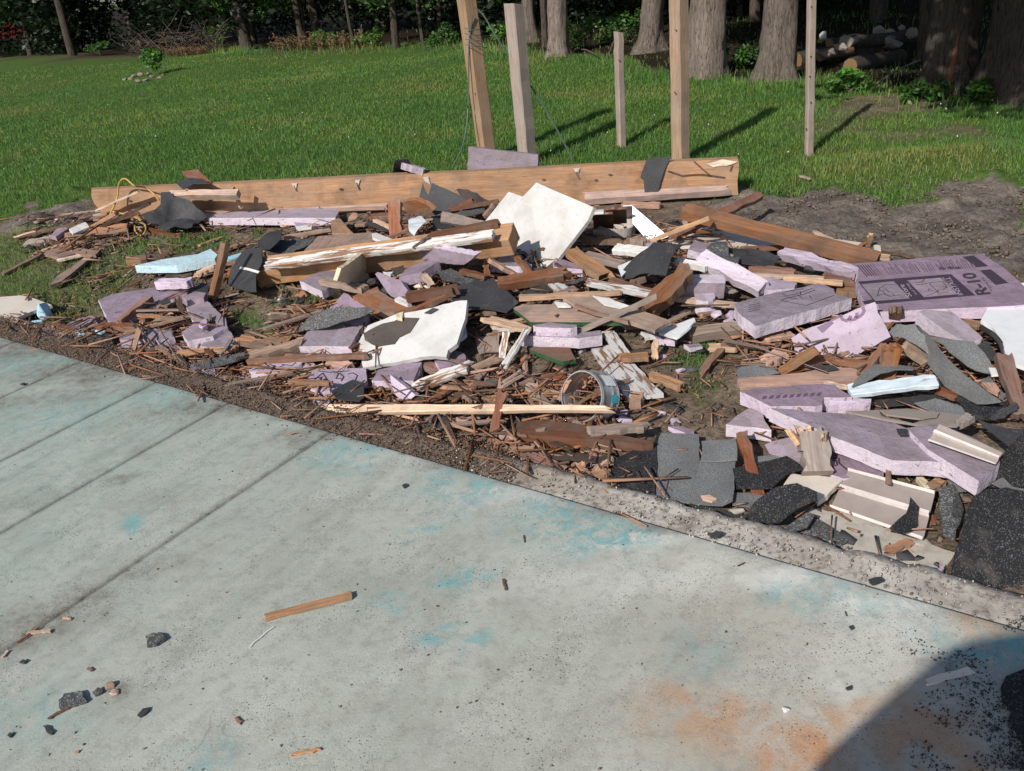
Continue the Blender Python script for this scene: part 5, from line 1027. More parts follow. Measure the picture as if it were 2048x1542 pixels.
S('7', '470,722 640,708 690,780 600,822 462,800', .04, .03, 'wood_red', 'wood_board', 'short red board stub left of the metal ring', 'board', .003)
c_ = P(*Z('7', '850,900')[0], .10); dr_ = ring(c_, .096, .112, (-.66, -.62, .42), 'duct', 'metal_duct_ring', 'short galvanised metal duct ring with a teal sticker', 'duct', prof=[(0, 0), (.06, .004), (.12, 0), (.3, 0), (.38, .005), (.46, 0), (.85, 0), (.92, .004), (1, 0)], n=48, thick=.004)
def onring(a0, a1, t0, t1, mat, name, r=.1005):
    V_, F_ = [], []
    for i in range(7):
        a = a0+(a1-a0)*i/6
        for t_ in (t0, t1): V_.append((r*math.cos(a), r*math.sin(a), (t_-.5)*.112))
    for i in range(6): F_.append((2*i, 2*i+2, 2*i+3, 2*i+1))
    return obj(name, V_, F_, mat, dr_, dr_.matrix_world.copy())
dm = np.array(dr_.matrix_world); best = max(np.linspace(0, 6.28, 60), key=lambda a: np.dot(dm[:3, :3] @ np.array([math.cos(a), math.sin(a), 0]), (O-c_)/np.linalg.norm(O-c_)))
onring(best-.16, best+.16, .2, .5, 'sticker_teal', 'sticker', .1012); onring(best+.5, best+1.0, .15, .75, 'sticker_white', 'sticker', .1010); onring(best-1.0, best-.5, .15, .75, 'sticker_white', 'sticker', .1010)
S('7', '250,1108 420,1078 760,1108 1000,1180 1335,1245 1250,1260 700,1215 320,1190', .085, .07, 'wood_red', 'wood_beam_end', 'heavy red-brown timber end with angled cuts at lower centre', 'beam', .002); wd('7', '820,1172 1315,1130', .035, .025, 'wood_grey', 'brown stick lying on the heavy angled timber end', h=(.10, .07), sp=(.02, .05))
wd('6', '525,1000 7:1040,995', .040, .018, 'wood_fresh', 'very long freshly split pale lath across the lower middle', h=(.05, .13), roll=25, sp=(.10, .06), jit=.0015, taper=(1.1, .55)); wd('7', '172,850 78,1325', .032, .025, 'wood_red', 'brown stick standing across the pale long lath', h=(.16, .02), roll=10, sp=(.02, .01))
wd('7', '165,1340 150,1230', .05, .03, 'wood_tan', 'short tan stub at the slab edge below the standing stick', h=(.02, .05)); wd('7', '350,800 620,890', .02, .012, 'wood_tan', 'thin tan stick left of the metal ring', h=(.06, .06)); wd('7', '375,915 560,865', .03, .015, 'wood_tan', 'tan splinter left of the metal ring', h=(.06, .07), sp=(.03, .02)); wd('7', '590,970 690,770', .03, .015, 'wood_pink', 'pink-tan lath leaning on the metal ring', h=(.04, .16)); wd('7', '640,1020 790,1105', .03, .015, 'wood_red', 'red lath sloping under the metal ring', h=(.06, .03), sp=(.03, .06)); wd('7', '200,860 440,760', .025, .015, 'wood_tan', 'tan lath above the long pale lath', h=(.03, .05), sp=(.02, .04)); wd('7', '0,920 300,900', .025, .015, 'wood_tan', 'tan stick just above the long pale lath', h=(.04, .04), sp=(.02, .04))
sheet('7', '200,800 330,790 300,830 215,840', .03, 'felt', 'small black felt chip on dirt above the long lath', .01); sheet('7', '210,880 560,880 600,960 330,970', .03, 'felt', 'dark felt scraps left of the metal ring', .03); sheet('7', '250,1050 690,1030 690,1085 420,1075 240,1170 150,1160', .03, 'felt', 'black felt strip between long lath and heavy timber end', .015)
for k, (s_, lab) in enumerate([('1340,180 1480,120 1560,125 1590,160 1450,215', ''), ]): pass
foamS('7', '1655,110 1690,80 1780,85 1810,140 1760,165 1670,150', .10, 'rounded lavender foam knob on rubble right of the thick red plank', .07, .006, 'foam_chunk', 'foam_light'); sheet('7', '1410,260 1500,190 1620,180 1660,250 1500,280', .04, 'felt_brown', 'round-edged brown felt piece behind the white torn sheet', .015); S('7', '1370,390 1500,350 1650,290 1660,310 1540,430 1515,445 1400,420', (.05, .10, .10), .008, 'white_sheet', 'torn_white_sheet', 'torn white plaster sheet above the grass tuft', 'sheet', .005)
wd('7', '1505,140 2000,200', .03, .02, 'wood_pale', 'pale stick behind the lavender crumbs', h=(.08, .07)); wd('7', '1605,430 4:150,1270', .055, .05, 'wood_grey', 'square dark-tan timber stub by the grass tuft', h=(.04, .05), roll=15)
foamS('7', '1340,415 1420,400 1520,420 1500,465 1370,455', .05, 'flat purple foam shard left of the square timber stub', .03, .006, 'foam_scrap'); S('7', '1240,400 1310,385 1350,440 1270,450', .05, .012, 'foam_white', 'white_scrap', 'white torn foam flake near the flat purple shard', 'scrap', .006); foamS('7', '1570,495 1690,488 1715,510 1620,525', .04, 'small purple foam shard under the square timber stub', .02, .003, 'foam_scrap'); foamS('7', '1450,1130 1560,1125 1650,1165 1600,1185', .03, 'purple foam sliver on dirt above the grey shingles', .02, .003, 'foam_scrap')
wd('7', '1745,520 2005,530', .04, .02, 'wood_pale', 'pale stick lying in the grass tuft', h=(.03, .03), sp=(.05, .02)); sheet('7', '1120,545 1180,515 1270,510 1250,560 1160,575', .07, 'felt_brown', 'dark stone-like felt lump on the painted board', .02); wd('7', '1060,600 1330,590', .045, .02, 'wood_tan', 'tan board chip right of the painted boards', h=(.06, .05), sp=(.02, .05)); wd('7', '1355,460 1352,620', .025, .015, 'wood_pale', 'pale lath standing by the purple crumbs', h=(.08, .03)); wd('7', '1300,730 1560,830', .045, .02, 'wood_tan', 'orange-tan splinter on grass right of the painted board', h=(.04, .03), sp=(.06, .01)); wd('7', '1690,740 4:110,1290', .03, .02, 'wood_red', 'red stick on bare dirt right of the grass tuft', h=(.02, .03), sp=(.05, .02))
for k in range(9):
    a = (1690+300*random.random(), 170+170*random.random()); ck('7', '%f,%f' % a, (.04+.05*random.random(), .04+.04*random.random(), .04), random.choice(['foam_light', 'foam_cut', 'foam_light']), 'lavender foam crumb in the crumb heap left of the purple panels', 'foam_crumb', group='lavender foam crumbs', seed=400+k, lift=.02+.05*random.random())
for k, (x_, y_) in enumerate([(1080, 1030), (1110, 1090), (1500, 1090), (1410, 1030), (1545, 700), (1420, 600), (280, 690), (790, 545)]): ck('7', '%d,%d' % (x_, y_), (.05 if k > 1 else .08, .045, .03 if k > 1 else .05), 'foam_light', 'lone lavender foam crumb lying on dirt right of centre' if k > 1 else ['lavender foam lump right under the metal duct ring', 'lavender foam lump between duct ring and angled timber'][k], 'foam_crumb', seed=500+k, group='lone foam crumbs' if k > 1 else None)
# ---- lower left-middle (white tarred panel etc.)
foamS('6', '690,215 800,98 835,110 950,190 1000,212 860,230 720,240', (.05, .10, .10), 'purple foam corner poking up behind the curved shingle', .04, .003)
foamS('6', '455,512 520,398 720,358 960,280 1000,268 850,512', .09, 'purple foam panel with bright front edge beside the tarred white panel', .055, .003)
sheet('6', '385,452 450,400 560,300 700,240 860,220 1000,212 1045,238 960,285 800,345 640,395 520,402 440,440', (.03, .16, .13), 'shingle_mid', 'curved dark shingle lying over two purple foam panels', .006, bend=.02)
tw = S('6', '985,352 1200,265 1480,215 1752,158 1735,300 1672,490 1605,540 1590,595 1400,592 1100,645 950,675 945,560 895,530', (.10, .17, .10), .022, 'white_board', 'tarred_board', 'white painted panel with a black tar patch, lower centre', 'panel', .004)
sheet('6', '952,412 1100,335 1240,290 1380,292 1310,400 1190,490 1060,512 962,462', PLANE[tw.name], 'felt_brown', '', .002, .004, name='tar_patch', parent=tw, off=.006, rough=.008); sheet('6', '1420,255 1490,215 1530,225 1470,260', PLANE[tw.name], 'felt', '', .002, .004, name='tar_patch', parent=tw, off=.006)
wd('6', '880,560 985,370', .04, .02, 'wood_grey', 'grey batten under the left edge of the tarred white panel', h=(.03, .06)); S('6', '1200,260 1260,240 1250,300 1205,290', .15, .015, 'insulation_cream', 'cream_scrap', 'cream scrap behind the upper edge of the tarred panel', 'scrap'); S('6', '1700,350 1740,350 1750,420 1700,460', .05, .015, 'white_metal', 'metal_scrap', 'small bluish white metal scrap right of the tarred panel', 'scrap')
foamS('6', '1500,625 1600,530 1720,560 1742,620 1640,652 1552,718', .055, 'purple foam piece peeking out under the tarred panel right side', .04, .003, 'foam_scrap'); foamS('6', '1015,775 1068,690 1385,612 1402,640 1335,775 1160,775', .075, 'thick purple foam block in front of the tarred panel', .055, .003, 'foam_block'); foamS('6', '1158,730 1355,888 1320,915 1240,920 1170,862', (.12, .05, .03), 'bright pink crescent of foam leaning on the thick block', .03, .002, 'foam_chunk', 'foam_cut')
fb = foamS('6', '490,812 560,700 760,685 970,678 978,775 950,800 700,850 600,860', .07, 'purple foam piece with printed outlines and shingle on top', .05, .003, 'foam_block', 'foam_light'); pl_ = PLANE[fb.name]
for s_ in ['545,790 640,715', '545,790 690,790 640,720', '720,705 760,720 740,760 790,760', '770,720 800,745 780,780', '830,790 890,770 905,735 870,715 830,725', '600,700 700,712 840,700', '500,815 620,830 720,800']: stroke('6', s_, pl_, 3, 'ink', fb)
sheet('6', '700,855 800,800 870,768 950,790 955,890 920,925 750,912', .09, 'felt', 'rounded black shingle scrap on the outlined purple foam', .012); sheet('6', '440,860 520,840 600,875 690,942 560,962 440,905', .04, 'felt', 'black felt scrap in front of the outlined purple foam', .015); foamS('6', '565,905 600,885 700,930 680,955 570,930', .06, 'small pink torn foam bit in front of the outlined foam', .03, .005, 'foam_scrap', 'foam_cut')
fb = foamS('6', '68,692 170,652 480,630 470,652 362,702 80,708', .075, 'squared purple foam block with sketchy print on top at left', .055, .002, 'foam_block', 'foam_light'); pl_ = PLANE[fb.name]
for s_ in ['100,690 200,670 320,690', '120,660 180,690 230,650 300,680', '200,650 260,690 340,655', '320,650 400,660 430,635', '90,695 150,670']: stroke('6', s_, pl_, 2.6, 'ink', fb)
foamS('6', '470,660 530,630 580,650 560,690', .05, 'small rough pink foam lump right of the squared block', .04, .006, 'foam_scrap', 'foam_light')
wd('6', '40,632 998,582', .032, .022, 'wood_red', 'long thin red lath in front of the bright-edged purple panel', h=(.06, .08), sp=(.03, .02)); wd('6', '70,602 505,488', .045, .04, 'wood_tan', 'rough tan square stick beside the bright-edged purple panel', h=(.06, .09), roll=20, sp=(.02, .02), jit=.005); wd('6', '0,468 240,522', .05, .025, 'wood_tan', 'tan splintered board left of the rough square stick', h=(.05, .06), sp=(.04, .03)); wd('6', '220,440 380,480', .07, .02, 'wood_tan', 'orange-tan chip behind the rough square stick', h=(.06, .06), sp=(.03, .04)); wd('6', '680,632 855,680', .05, .03, 'wood_pink', 'small pink-tan block between panels lower left', h=(.05, .05), roll=15); wd('6', '430,745 660,665', .04, .02, 'wood_tan', 'tan stick between the squared block and outlined foam', h=(.04, .05)); wd('6', '380,785 705,800', .022, .02, 'wood_tan', 'tan lath lying over the outlined purple foam', h=(.07, .10))
wd('6', '1340,830 1800,660', .055, .022, 'paint_white', 'board with flaked white paint right of the pink crescent', h=(.05, .08), roll=15, sp=(.03, .06)); wd('6', '1360,842 2000,600', .03, .02, 'wood_tan', 'brown lath along the flaked white board', h=(.035, .06), sp=(.02, .03)); wd('6', '1400,620 1530,720', .05, .02, 'wood_red', 'red board piece behind the flaked white board', h=(.04, .03), sp=(.02, .02)); wd('6', '1500,880 1835,850', .09, .02, 'wood_red', 'flat dark red board on dirt under the flaked board', h=(.03, .03), sp=(.04, .02)); wd('6', '1430,945 1710,800', .02, .014, 'wood_red', 'thin red twig-like stick over the flat dark red board', h=(.06, .06), sp=(.03, .03)); sheet('6', '1270,960 1400,880 1500,870 1420,950', .03, 'felt_brown', 'brown felt scrap above the long pale lath', .01); wd('6', '880,975 1065,940', .03, .02, 'wood_red', 'short red stick above the left part of the long lath', h=(.04, .04)); wd('6', '985,860 1030,960', .03, .015, 'wood_red', 'short red splinter under the thick purple block', h=(.05, .03), sp=(.01, .04)); wd('6', '555,965 850,985', .04, .02, 'wood_red', 'red lath under the left tip of the long pale lath', h=(.03, .03), sp=(.03, .03))
sheet('6', '1040,1095 1200,1052 1485,1050 1435,1190 1330,1222 1180,1150', .025, 'felt_brown', 'brownish black felt sheet at the slab edge below the long lath', .02); sheet('6', '1490,1050 1600,1052 1645,1130 1460,1182', .045, 'felt', 'black felt square right of the brownish felt sheet', .008); sheet('6', '790,1060 1050,1030 1060,1050 900,1075', .03, 'felt', 'black felt sliver under the long lath near the slab', .008); sheet('6', '1700,1140 1930,1120 1900,1180 1760,1190', .03, 'felt', 'black felt scrap left of the standing stick foot', .02)
foamS('6', '1380,1225 1530,1180 1575,1262 1480,1265', .02, 'small lavender foam triangle at the slab edge, lower centre', .02, .002, 'foam_scrap', 'foam_light'); wd('6', '1570,1215 1720,1210', .04, .02, 'wood_red', 'red stick by the lavender triangle at the slab edge', h=(.03, .03)); wd('6', '1650,1190 1730,1290', .04, .02, 'wood_tan', 'tan splinter by the lavender triangle at the slab edge', h=(.05, .02), sp=(.04, .02)); wd('6', '1730,1260 1920,1230', .05, .02, 'wood_tan', 'tan stick right of the lavender triangle', h=(.02, .03)); cord('6', '1650,1165 1780,1190 1930,1240', (.05, .04, .03), .006, 'rubber', 'black cable piece near the standing stick foot', 'black_cable', 'cable'); wd('6', '1630,1085 1760,1110', .03, .015, 'wood_pink', 'pinkish splinter on the black felt at lower centre', h=(.05, .05), sp=(.05, .03))
# ---- heap at the slab edge, centre right
wd('7', '140,1170 330,1330', .035, .02, 'wood_pink', 'pinkish lath sloping to the orange painted stick', h=(.06, .03)); wd('7', '330,1345 700,1510', .05, .03, 'wood_red', 'rusty red stick at the slab edge left of the grey shingles', h=(.05, .03), sp=(.02, .05)); ck('7', '300,1375', (.05, .04, .03), 'heartwood_scar', 'small orange-red painted lump at the slab edge', 'painted_lump', 'scrap'); ck('7', '350,1380', (.045, .03, .02), 'white_metal', 'crumpled silver foil bit at the slab edge', 'foil_scrap', 'scrap', lift=.01); S('7', '580,1420 610,1410 690,1480 670,1490', .03, .006, 'white_metal', 'foil_scrap', 'flat silver can piece beside the lavender strip at the slab edge', 'scrap')
foamS('7', '470,1370 760,1395 960,1420 870,1490 800,1480 700,1460', .02, 'lavender foam strip at the slab edge left of the grey shingles', .02, .004, 'foam_scrap', 'foam_light'); sheet('7', '500,1310 900,1340 1030,1360 930,1410 500,1375', .05, 'felt_brown', 'brown felt strip under the heavy angled timber end', .015); wd('7', '760,1400 780,1490', .035, .02, 'wood_tan', 'short tan stub standing on the lavender strip', h=(.06, .03)); wd('7', '720,1515 1005,1500', .05, .02, 'wood_tan', 'tan stick at the slab edge left of the black shingle', h=(.02, .03), sp=(.03, .03)); wd('7', '880,1470 1030,1370', .02, .012, 'wood_tan', 'thin tan splinter touching the black shingle corner', h=(.03, .06)); wd('7', '420,1300 520,1330', .03, .02, 'wood_red', 'red chip under the heavy timber end', h=(.04, .04), sp=(.02, .02))
# ---- printed foam panel, right
fp = foamS('q', '205,345 430,330 1240,262 1640,238 1860,390 2010,525 2100,600 2100,740 1960,760 600,820 570,735 460,745 385,600 360,505 380,425 230,380', .14, 'large printed lavender insulation panel at the right', .05, .0015)
pl_ = PLANE[fp.name]; inkpoly('q', '380,517 1315,442 1560,655 565,742', pl_, 'ink', fp, 'print_block')
inkpoly('q', '415,545 740,513 905,687 555,712', pl_, 'foam_skin', fp, 'picture_box', .0018); inkpoly('q', '875,505 1210,478 1385,645 1045,675', pl_, 'foam_skin', fp, 'picture_box', .0018)
for s_ in ['575,660 600,580 660,548 760,545', '600,600 640,620 660,650 700,660', '575,660 640,640 690,665 820,650', '640,600 660,590 690,620', '730,640 745,655', '955,530 1030,520 1050,490', '960,550 1030,545 1080,530 1230,515 1275,570 1240,600 1180,600', '1100,540 1180,620 1060,665', '1090,590 1140,610 1090,610 1090,590', '1180,600 1190,640 1290,620', '1230,560 1280,580']: stroke('q', s_, pl_, 1.4, 'ink', fp, 'print_line', .0026)
inkpoly('q', '1430,268 1540,256 1690,362 1575,375', pl_, 'ink', fp); inkpoly('q', '1605,405 1715,395 1890,530 1765,552', pl_, 'ink', fp)
qx = lambda x, y: (1640+x/5.0196, 460+y/5.0196)
inktext('R-10', qx(1720, 640), qx(1545, 425), qx(1580, 655), pl_, 'ink', fp, bold=.03)
inktext('R-10', qx(1720, 640), qx(1545, 425), qx(1580, 655), pl_, 'ink', fp, bold=.03) if False else None
inktext('Score', qx(925, 665), qx(840, 545), qx(868, 672), pl_, 'foam_light', fp, .0028); inktext('and Snap', qx(985, 645), qx(885, 530), qx(955, 652), pl_, 'foam_light', fp, .0028)
inktext('INSTALL', qx(1440, 650), qx(1300, 470), qx(1385, 655), pl_, 'foam_light', fp, .0028); inktext('tightly', qx(1340, 580), qx(1240, 470), qx(1310, 585), pl_, 'foam_light', fp, .0028); inktext('Type IV', qx(1745, 610), qx(1640, 468), qx(1722, 618), pl_, 'ink', fp, .002)
rs = random.Random(3)
for k in range(44):                                            # columns of fine print: short bars running down the panel
    x = 375+k*25.5; y = 352-k*1.95
    if k in (7, 8, 15, 22, 28): continue
    L = rs.uniform(.35, 1.0)*(105-k*.3); stroke('q', '%f,%f %f,%f' % (x+(105-L)*.9*(k > 6), y+(105-L)*.75*(k > 6), x+95, y+112), pl_, 1.3 if k > 4 else 1.8, 'ink' if k < 5 or k % 7 == 0 else 'ink_soft', fp, 'fine_print')
for x, y in ((1230, 385), (1310, 378)): inkpoly('q', ' '.join('%f,%f' % (x+34*math.cos(a)*.95+10*math.sin(a), y+13*math.sin(a)) for a in np.linspace(0, 6.28, 11)[:-1]), pl_, 'ink', fp)
inkpoly('q', '1350,372 1400,368 1425,388 1372,392', pl_, 'ink', fp); inkpoly('q', '575,805 625,798 635,815 590,822', pl_, 'ink', fp); inkpoly('q', '425,715 540,695 560,735 450,745', pl_, 'ink', fp)
wd('4', '405,755 930,905', .05, .04, 'foam_light', 'torn lavender foam strip reaching the printed panel from the left', h=(.10, .12), roll=20, name='foam_strip', cat='foam', jit=.008, sp=(.02, .02))
foamS('4', '200,930 350,925 520,960 500,1000 320,1010', .10, 'rough lavender foam slab end behind the bridge-print panel', .04, .006, 'foam_scrap', 'foam_light')
f2 = foamS('4', '100,1100 280,1050 430,1018 660,965 770,1005 790,1045 890,1062 700,1120 240,1255 150,1190', .14, 'purple foam panel with faint line drawing left of the printed panel', .055, .003); p2_ = PLANE[f2.name]
for s_ in ['410,1080 580,1115 770,1045', '410,1080 460,1060 520,1070', '420,1030 440,1050 500,1040 620,1000 640,1010 560,1040 470,1060', '430,1025 560,1000', '520,1040 560,1070', '540,1020 545,1045', '600,1045 620,1070']: stroke('4', s_, p2_, 1.6, 'ink', f2)
for k in range(4): stroke('4', '%d,%d %d,%d' % (190, 1115+k*14, 270, 1098+k*14), p2_, 2, 'ink_soft', f2)
f3 = foamS('8', '480,392 530,360 640,310 1045,148 1062,220 1130,340 1150,382 870,522 740,510 510,522', (.06, .20, .10), 'pale lavender foam panel printed with part of a hand outline', .05, .003, mat='foam_light', side='foam_light'); p3_ = PLANE[f3.name]
for s_ in ['810,235 825,265 850,275 875,262 880,240', '860,255 880,270 910,265 925,240 920,220', '905,245 925,255 955,235 972,205 960,182']: stroke('8', s_, p3_, 6, 'ink_hand', f3)
inkpoly('8', '650,320 745,272 768,290 690,358', p3_, 'ink_hand', f3); stroke('8', '745,275 820,240', p3_, 4, 'ink_hand', f3)
foamS('8', '1338,212 1375,200 1560,212 1772,392 1760,402 1650,408 1500,330', (.16, .16, .10), 'tilted lavender foam block with crumbled left edge', .07, .003, 'foam_block')
S('p', '1981,577 2048,565 2120,556 2130,730 2048,734 2018,722 2008,690 1985,655 1962,640 1974,618 1984,600', .13, .014, 'white_sheet', 'white_board_sheet', 'clean white board with torn left edge at the right picture border', 'board', .003)
wd('8', '1160,310 1195,190', .05, .03, 'wood_tan', 'tan stub standing before the printed panel', h=(.03, .16), sp=(.02, .04)); ck('8', '1285,285', (.10, .06, .04), 'wood_tan', 'round tan wood lump in front of the printed panel', 'wood_chunk', 'wood chunk', lift=.03); wd('8', '1590,265 1760,320', .035, .02, 'wood_tan', 'tan stick poking out beneath the printed panel', h=(.08, .08)); wd('4', '780,1010 935,1020', .09, .03, 'wood_tan', 'tan board end in the gap left of the printed panel', h=(.05, .06)); wd('4', '690,920 910,960', .05, .03, 'wood_red', 'splintered red board left of the printed panel', h=(.09, .09), sp=(.05, .05)); wd('4', '140,905 710,935', .022, .016, 'wood_pale', 'long pale lath running to the printed panel', h=(.09, .10)); wd('4', '420,930 830,965', .025, .02, 'wood_pale', 'second pale lath just under the long one', h=(.08, .10)); wd('4', '200,860 510,895', .045, .025, 'wood_red', 'red board above the two pale laths', h=(.09, .10), sp=(.02, .04)); wd('4', '130,738 450,722', .03, .02, 'wood_red', 'red lath below the cream panel', h=(.06, .06), sp=(.05, .02)); wd('4', '625,612 870,728', .018, .012, 'wood_pale', 'thin pale splinter lying over the cream panel', h=(.05, .07), sp=(.03, .02)); wd('4', '920,735 985,690', .025, .015, 'wood_red', 'small dark splinter by the end of the tan plank', h=(.04, .1)); wd('4', '1000,720 1020,630', .022, .012, 'wood_pale', 'small pale splinter standing at the end of the cream panel', h=(.02, .12)); wd('4', '920,775 1150,800', .07, .02, 'wood_pale', 'pale board end under the tip of the tan plank', h=(.05, .04)); wd('4', '1060,745 1310,790', .015, .01, 'wood_dark', 'thin dark stick on the soil behind the printed panel', h=(.02, .02)); wd('4', '1080,710 1200,706', .012, .008, 'wood_dark', 'tiny dark twig on the soil behind the printed panel', h=(.012, .012)); S('4', '1035,705 1080,703 1085,745 1040,745', .03, .01, 'cream_board', 'cream_scrap', 'small pale square scrap on the soil behind the tan plank', 'scrap'); ck('4', '600,870', (.07, .05, .05), 'felt', 'lumpy black tar bit beside the torn lavender strip', 'tar_lump', 'tar', lift=.07); S('4', '680,590 750,583 745,598 700,600', .01, .006, 'wood_pale', 'wood_chip', 'pale wood flake on the dark soil heap', 'wood chip')
ck('4', '1600,460', (.045, .04, .03), 'white_board', 'small white stone on the dark soil heap', 'white_stone', 'stone'); S('4', '1735,470 1755,460 1780,466 1765,475', .01, .004, 'cord_yellow', 'yellow_leaf', 'single yellow fallen leaf on the dark soil heap', 'leaf'); wd('4', '530,240 605,262', .02, .01, 'wood_grey', 'small pale stick on the lawn right of the beam', h=(.02, .02)); wd('8', '270,380 480,350', .10, .02, 'wood_pink', 'pale pink board under the hand-print panel left corner', h=(.05, .05)); wd('8', '290,560 430,500', .06, .03, 'wood_pink', 'pale square stick below the hand-print panel', h=(.05, .06)); wd('8', '400,625 655,465', .03, .03, 'wood_tan', 'tan square stick leaning on the front of the hand-print panel', h=(.05, .14)); wd('8', '420,620 760,520', .045, .02, 'wood_red', 'red board along the lower edge of the hand-print panel', h=(.05, .06)); wd('8', '760,540 1180,590', .03, .025, 'wood_red', 'red stick right below the hand-print panel', h=(.06, .07))
wd('8', '1120,690 1160,420', .06, .04, 'wood_red', 'thick tan timber standing between hand-print panel and shingles', h=(.03, .20), sp=(.01, .03)); wd('8', '940,650 1130,440', .035, .025, 'wood_red', 'dark red stick leaning left of the thick tan timber', h=(.06, .14)); wd('8', '1230,430 1420,560', .07, .03, 'wood_tan', 'splintered tan board right of the thick tan timber', h=(.13, .07), sp=(.06, .02))
S('8', '115,662 560,622 760,580 880,590 985,610 930,665 700,695 140,697', .05, .03, 'wood_pink', 'wood_board', 'long pinkish board with dark stains at the right centre', 'board', .003); sheet('8', '560,580 760,575 800,600 700,615', .065, 'felt', 'black tar smear piece on the long pinkish board', .004); sheet('8', '110,620 180,565 290,560 400,625 250,645 120,655', .05, 'shingle_grey', 'grey shingle scrap at the left end of the long pinkish board', .012); sheet('8', '140,520 200,500 250,530 200,555', .04, 'felt_brown', 'brown felt bit above the grey shingle scrap', .01)
sheet('8', '885,722 920,680 1040,590 1180,582 1310,605 1300,628 1180,625 1080,650 980,700', .10, 'shingle_grey', 'grey shingle curl above the pale blue plank', .008, bend=.02); wd('8', '862,752 1465,680', .06, .02, 'paint_blue', 'pale blue-white painted plank at the right centre', h=(.08, .11), roll=12, sp=(.005, .005)); wd('8', '700,690 870,730', .02, .012, 'wood_pale', 'pale lath tip beside the blue-white plank', h=(.06, .07), sp=(.02, .02))
sheet('8', '1140,352 1205,300 1335,302 1400,380 1455,480 1430,520 1340,440 1260,395 1180,385', (.13, .18, .14), 'shingle_grey', 'curled grey shingle corner right of the hand-print panel', .01, bend=.02); sheet('8', '1340,300 1420,350 1500,430 1650,600 1760,700 1895,822 1760,835 1570,715 1470,600 1420,470', (.19, .14, .07), 'shingle_grey', 'long drooping grey shingle strip at the right', .01, bend=.03); sheet('8', '1400,385 1560,420 1700,440 1770,520 1850,640 1720,625 1600,560 1500,460', (.15, .13, .08), 'shingle_grey', 'second drooping grey shingle under the tilted foam block', .012, bend=.02); sheet('8', '1430,500 1560,720 1700,835 1880,835 1985,775 1900,880 1840,935 1690,945 1610,820 1480,680', .06, 'shingle_black', 'black granular shingle mass below the drooping strips', .02)
sheet('8', '1310,830 1450,800 1640,850 1680,920 1500,900 1360,860', .05, 'shingle_grey', 'flat grey shingle above the brown vinyl strip', .012); sheet('8', '1040,810 1290,790 1480,760 1600,800 1400,830 1100,860', .03, 'felt', 'black felt scraps in the shade behind the brown vinyl strip', .02); sheet('8', '1750,680 1820,640 1900,740 2000,780 1960,800 1850,770', .06, 'shingle_grey', 'grey shingle scrap near the right stick', .02); S('8', '1765,690 1850,690 1885,745 1870,765 1800,730', .08, .012, 'wood_pink', 'wood_chip', 'pink-tan wood chip on shingles at the right', 'wood chip', .004); S('8', '1810,590 1850,590 1900,635 1830,640', .10, .008, 'white_sheet', 'white_scrap', 'white scrap under the torn white board', 'scrap')
wd('8', '1900,505 2040,960', .05, .03, 'wood_red', 'long brown stick slanting down at the right picture edge', h=(.14, .05), sp=(.02, .03)); cord('8', '1760,320 1840,370 1890,430 1915,500', (.14, .14, .12, .10), .010, 'rubber', 'black curved rubber strip along the torn white board', 'rubber_strip', 'rubber strip'); wd('8', '1830,935 2010,840', .03, .008, 'felt', 'black shingle edge strip pointing right', h=(.06, .10), name='shingle_strip', cat='shingle'); sheet('8', '1700,430 1800,400 1860,470 1880,520 1790,510', .10, 'felt', 'dark felt leaf behind the torn white board', .02); wd('8', '1460,740 1610,800', .03, .02, 'wood_red', 'reddish stick under the drooping shingle strips', h=(.05, .05))
# ---- foam heap and soffits, lower right
f4 = foamS('8', '135,752 300,722 500,708 770,703 890,788 700,790 690,840 640,852 345,852', .10, 'purple foam slab with worn lettering and broken bright notch', .055, .003)
p4_ = PLANE[f4.name]
for k in range(9): inkpoly('8', '%d,%d %d,%d %d,%d %d,%d' % (280+k*46, 805-k*3, 310+k*46, 800-k*3, 318+k*46, 778-k*3, 292+k*46, 783-k*3), p4_, 'ink_soft', f4, 'worn_letter')
foamS('8', '715,795 890,790 1020,800 1018,815 730,845', .085, 'bright broken end of foam beside the worn lettering slab', .05, .004, 'foam_block', 'foam_cut')
foamS('8', '335,862 500,872 900,908 1180,965 1275,1005 1420,1120 1595,1245 1400,1220 1145,1210 1030,1165', .13, 'largest long purple foam slab lying at the lower right', .055, .0025)
foamS('8', '300,1108 400,1075 475,1058 520,1120 560,1200 330,1165', (.06, .10, .08), 'purple foam wedge left of the splintered post', .05, .003, 'foam_block')
f5 = foamS('8', '735,1150 1110,1255 1105,1290 1000,1325 830,1338 745,1310', .05, 'dark purple foam face with curled print behind the pale soffit panel', .05, .003); p5_ = PLANE[f5.name]
for s_ in ['750,1200 800,1200 805,1235 860,1280', '760,1215 785,1215 790,1245 770,1250', '755,1250 765,1300']: stroke('8', s_, p5_, 4, 'ink', f5)
foamS('8', '1262,998 1480,968 1700,1060 1855,1150 1885,1240 1745,1355 1400,1140', .15, 'purple foam slab under the ribbed soffit strip at right', .055, .002); foamS('8', '40,972 110,915 205,860 290,905 345,1010 200,990', .07, 'triangular purple foam piece with bright front on dirt', .05, .003, 'foam_block', 'foam_grey')
sp_ = wd('8', '655,1315 610,1010', .085, .07, 'wood_weather', 'pale grey broken post end with tall splinters among foam slabs', h=(.05, .14), sp=(.0, .10), name='broken_post', cat='post', jit=.004)
for k, (a, b_, c_, d_) in enumerate([(560, 1060, 520, 985), (610, 1060, 590, 970), (690, 1100, 700, 1040), (530, 1100, 450, 1000)]): B('8', '%d,%d %d,%d' % (a, b_, c_, d_), .03, .018, 'wood_pale', '', h=(.12, .17), sp=(.0, .05), name='splinter', parent=sp_, taper=(1, .25))
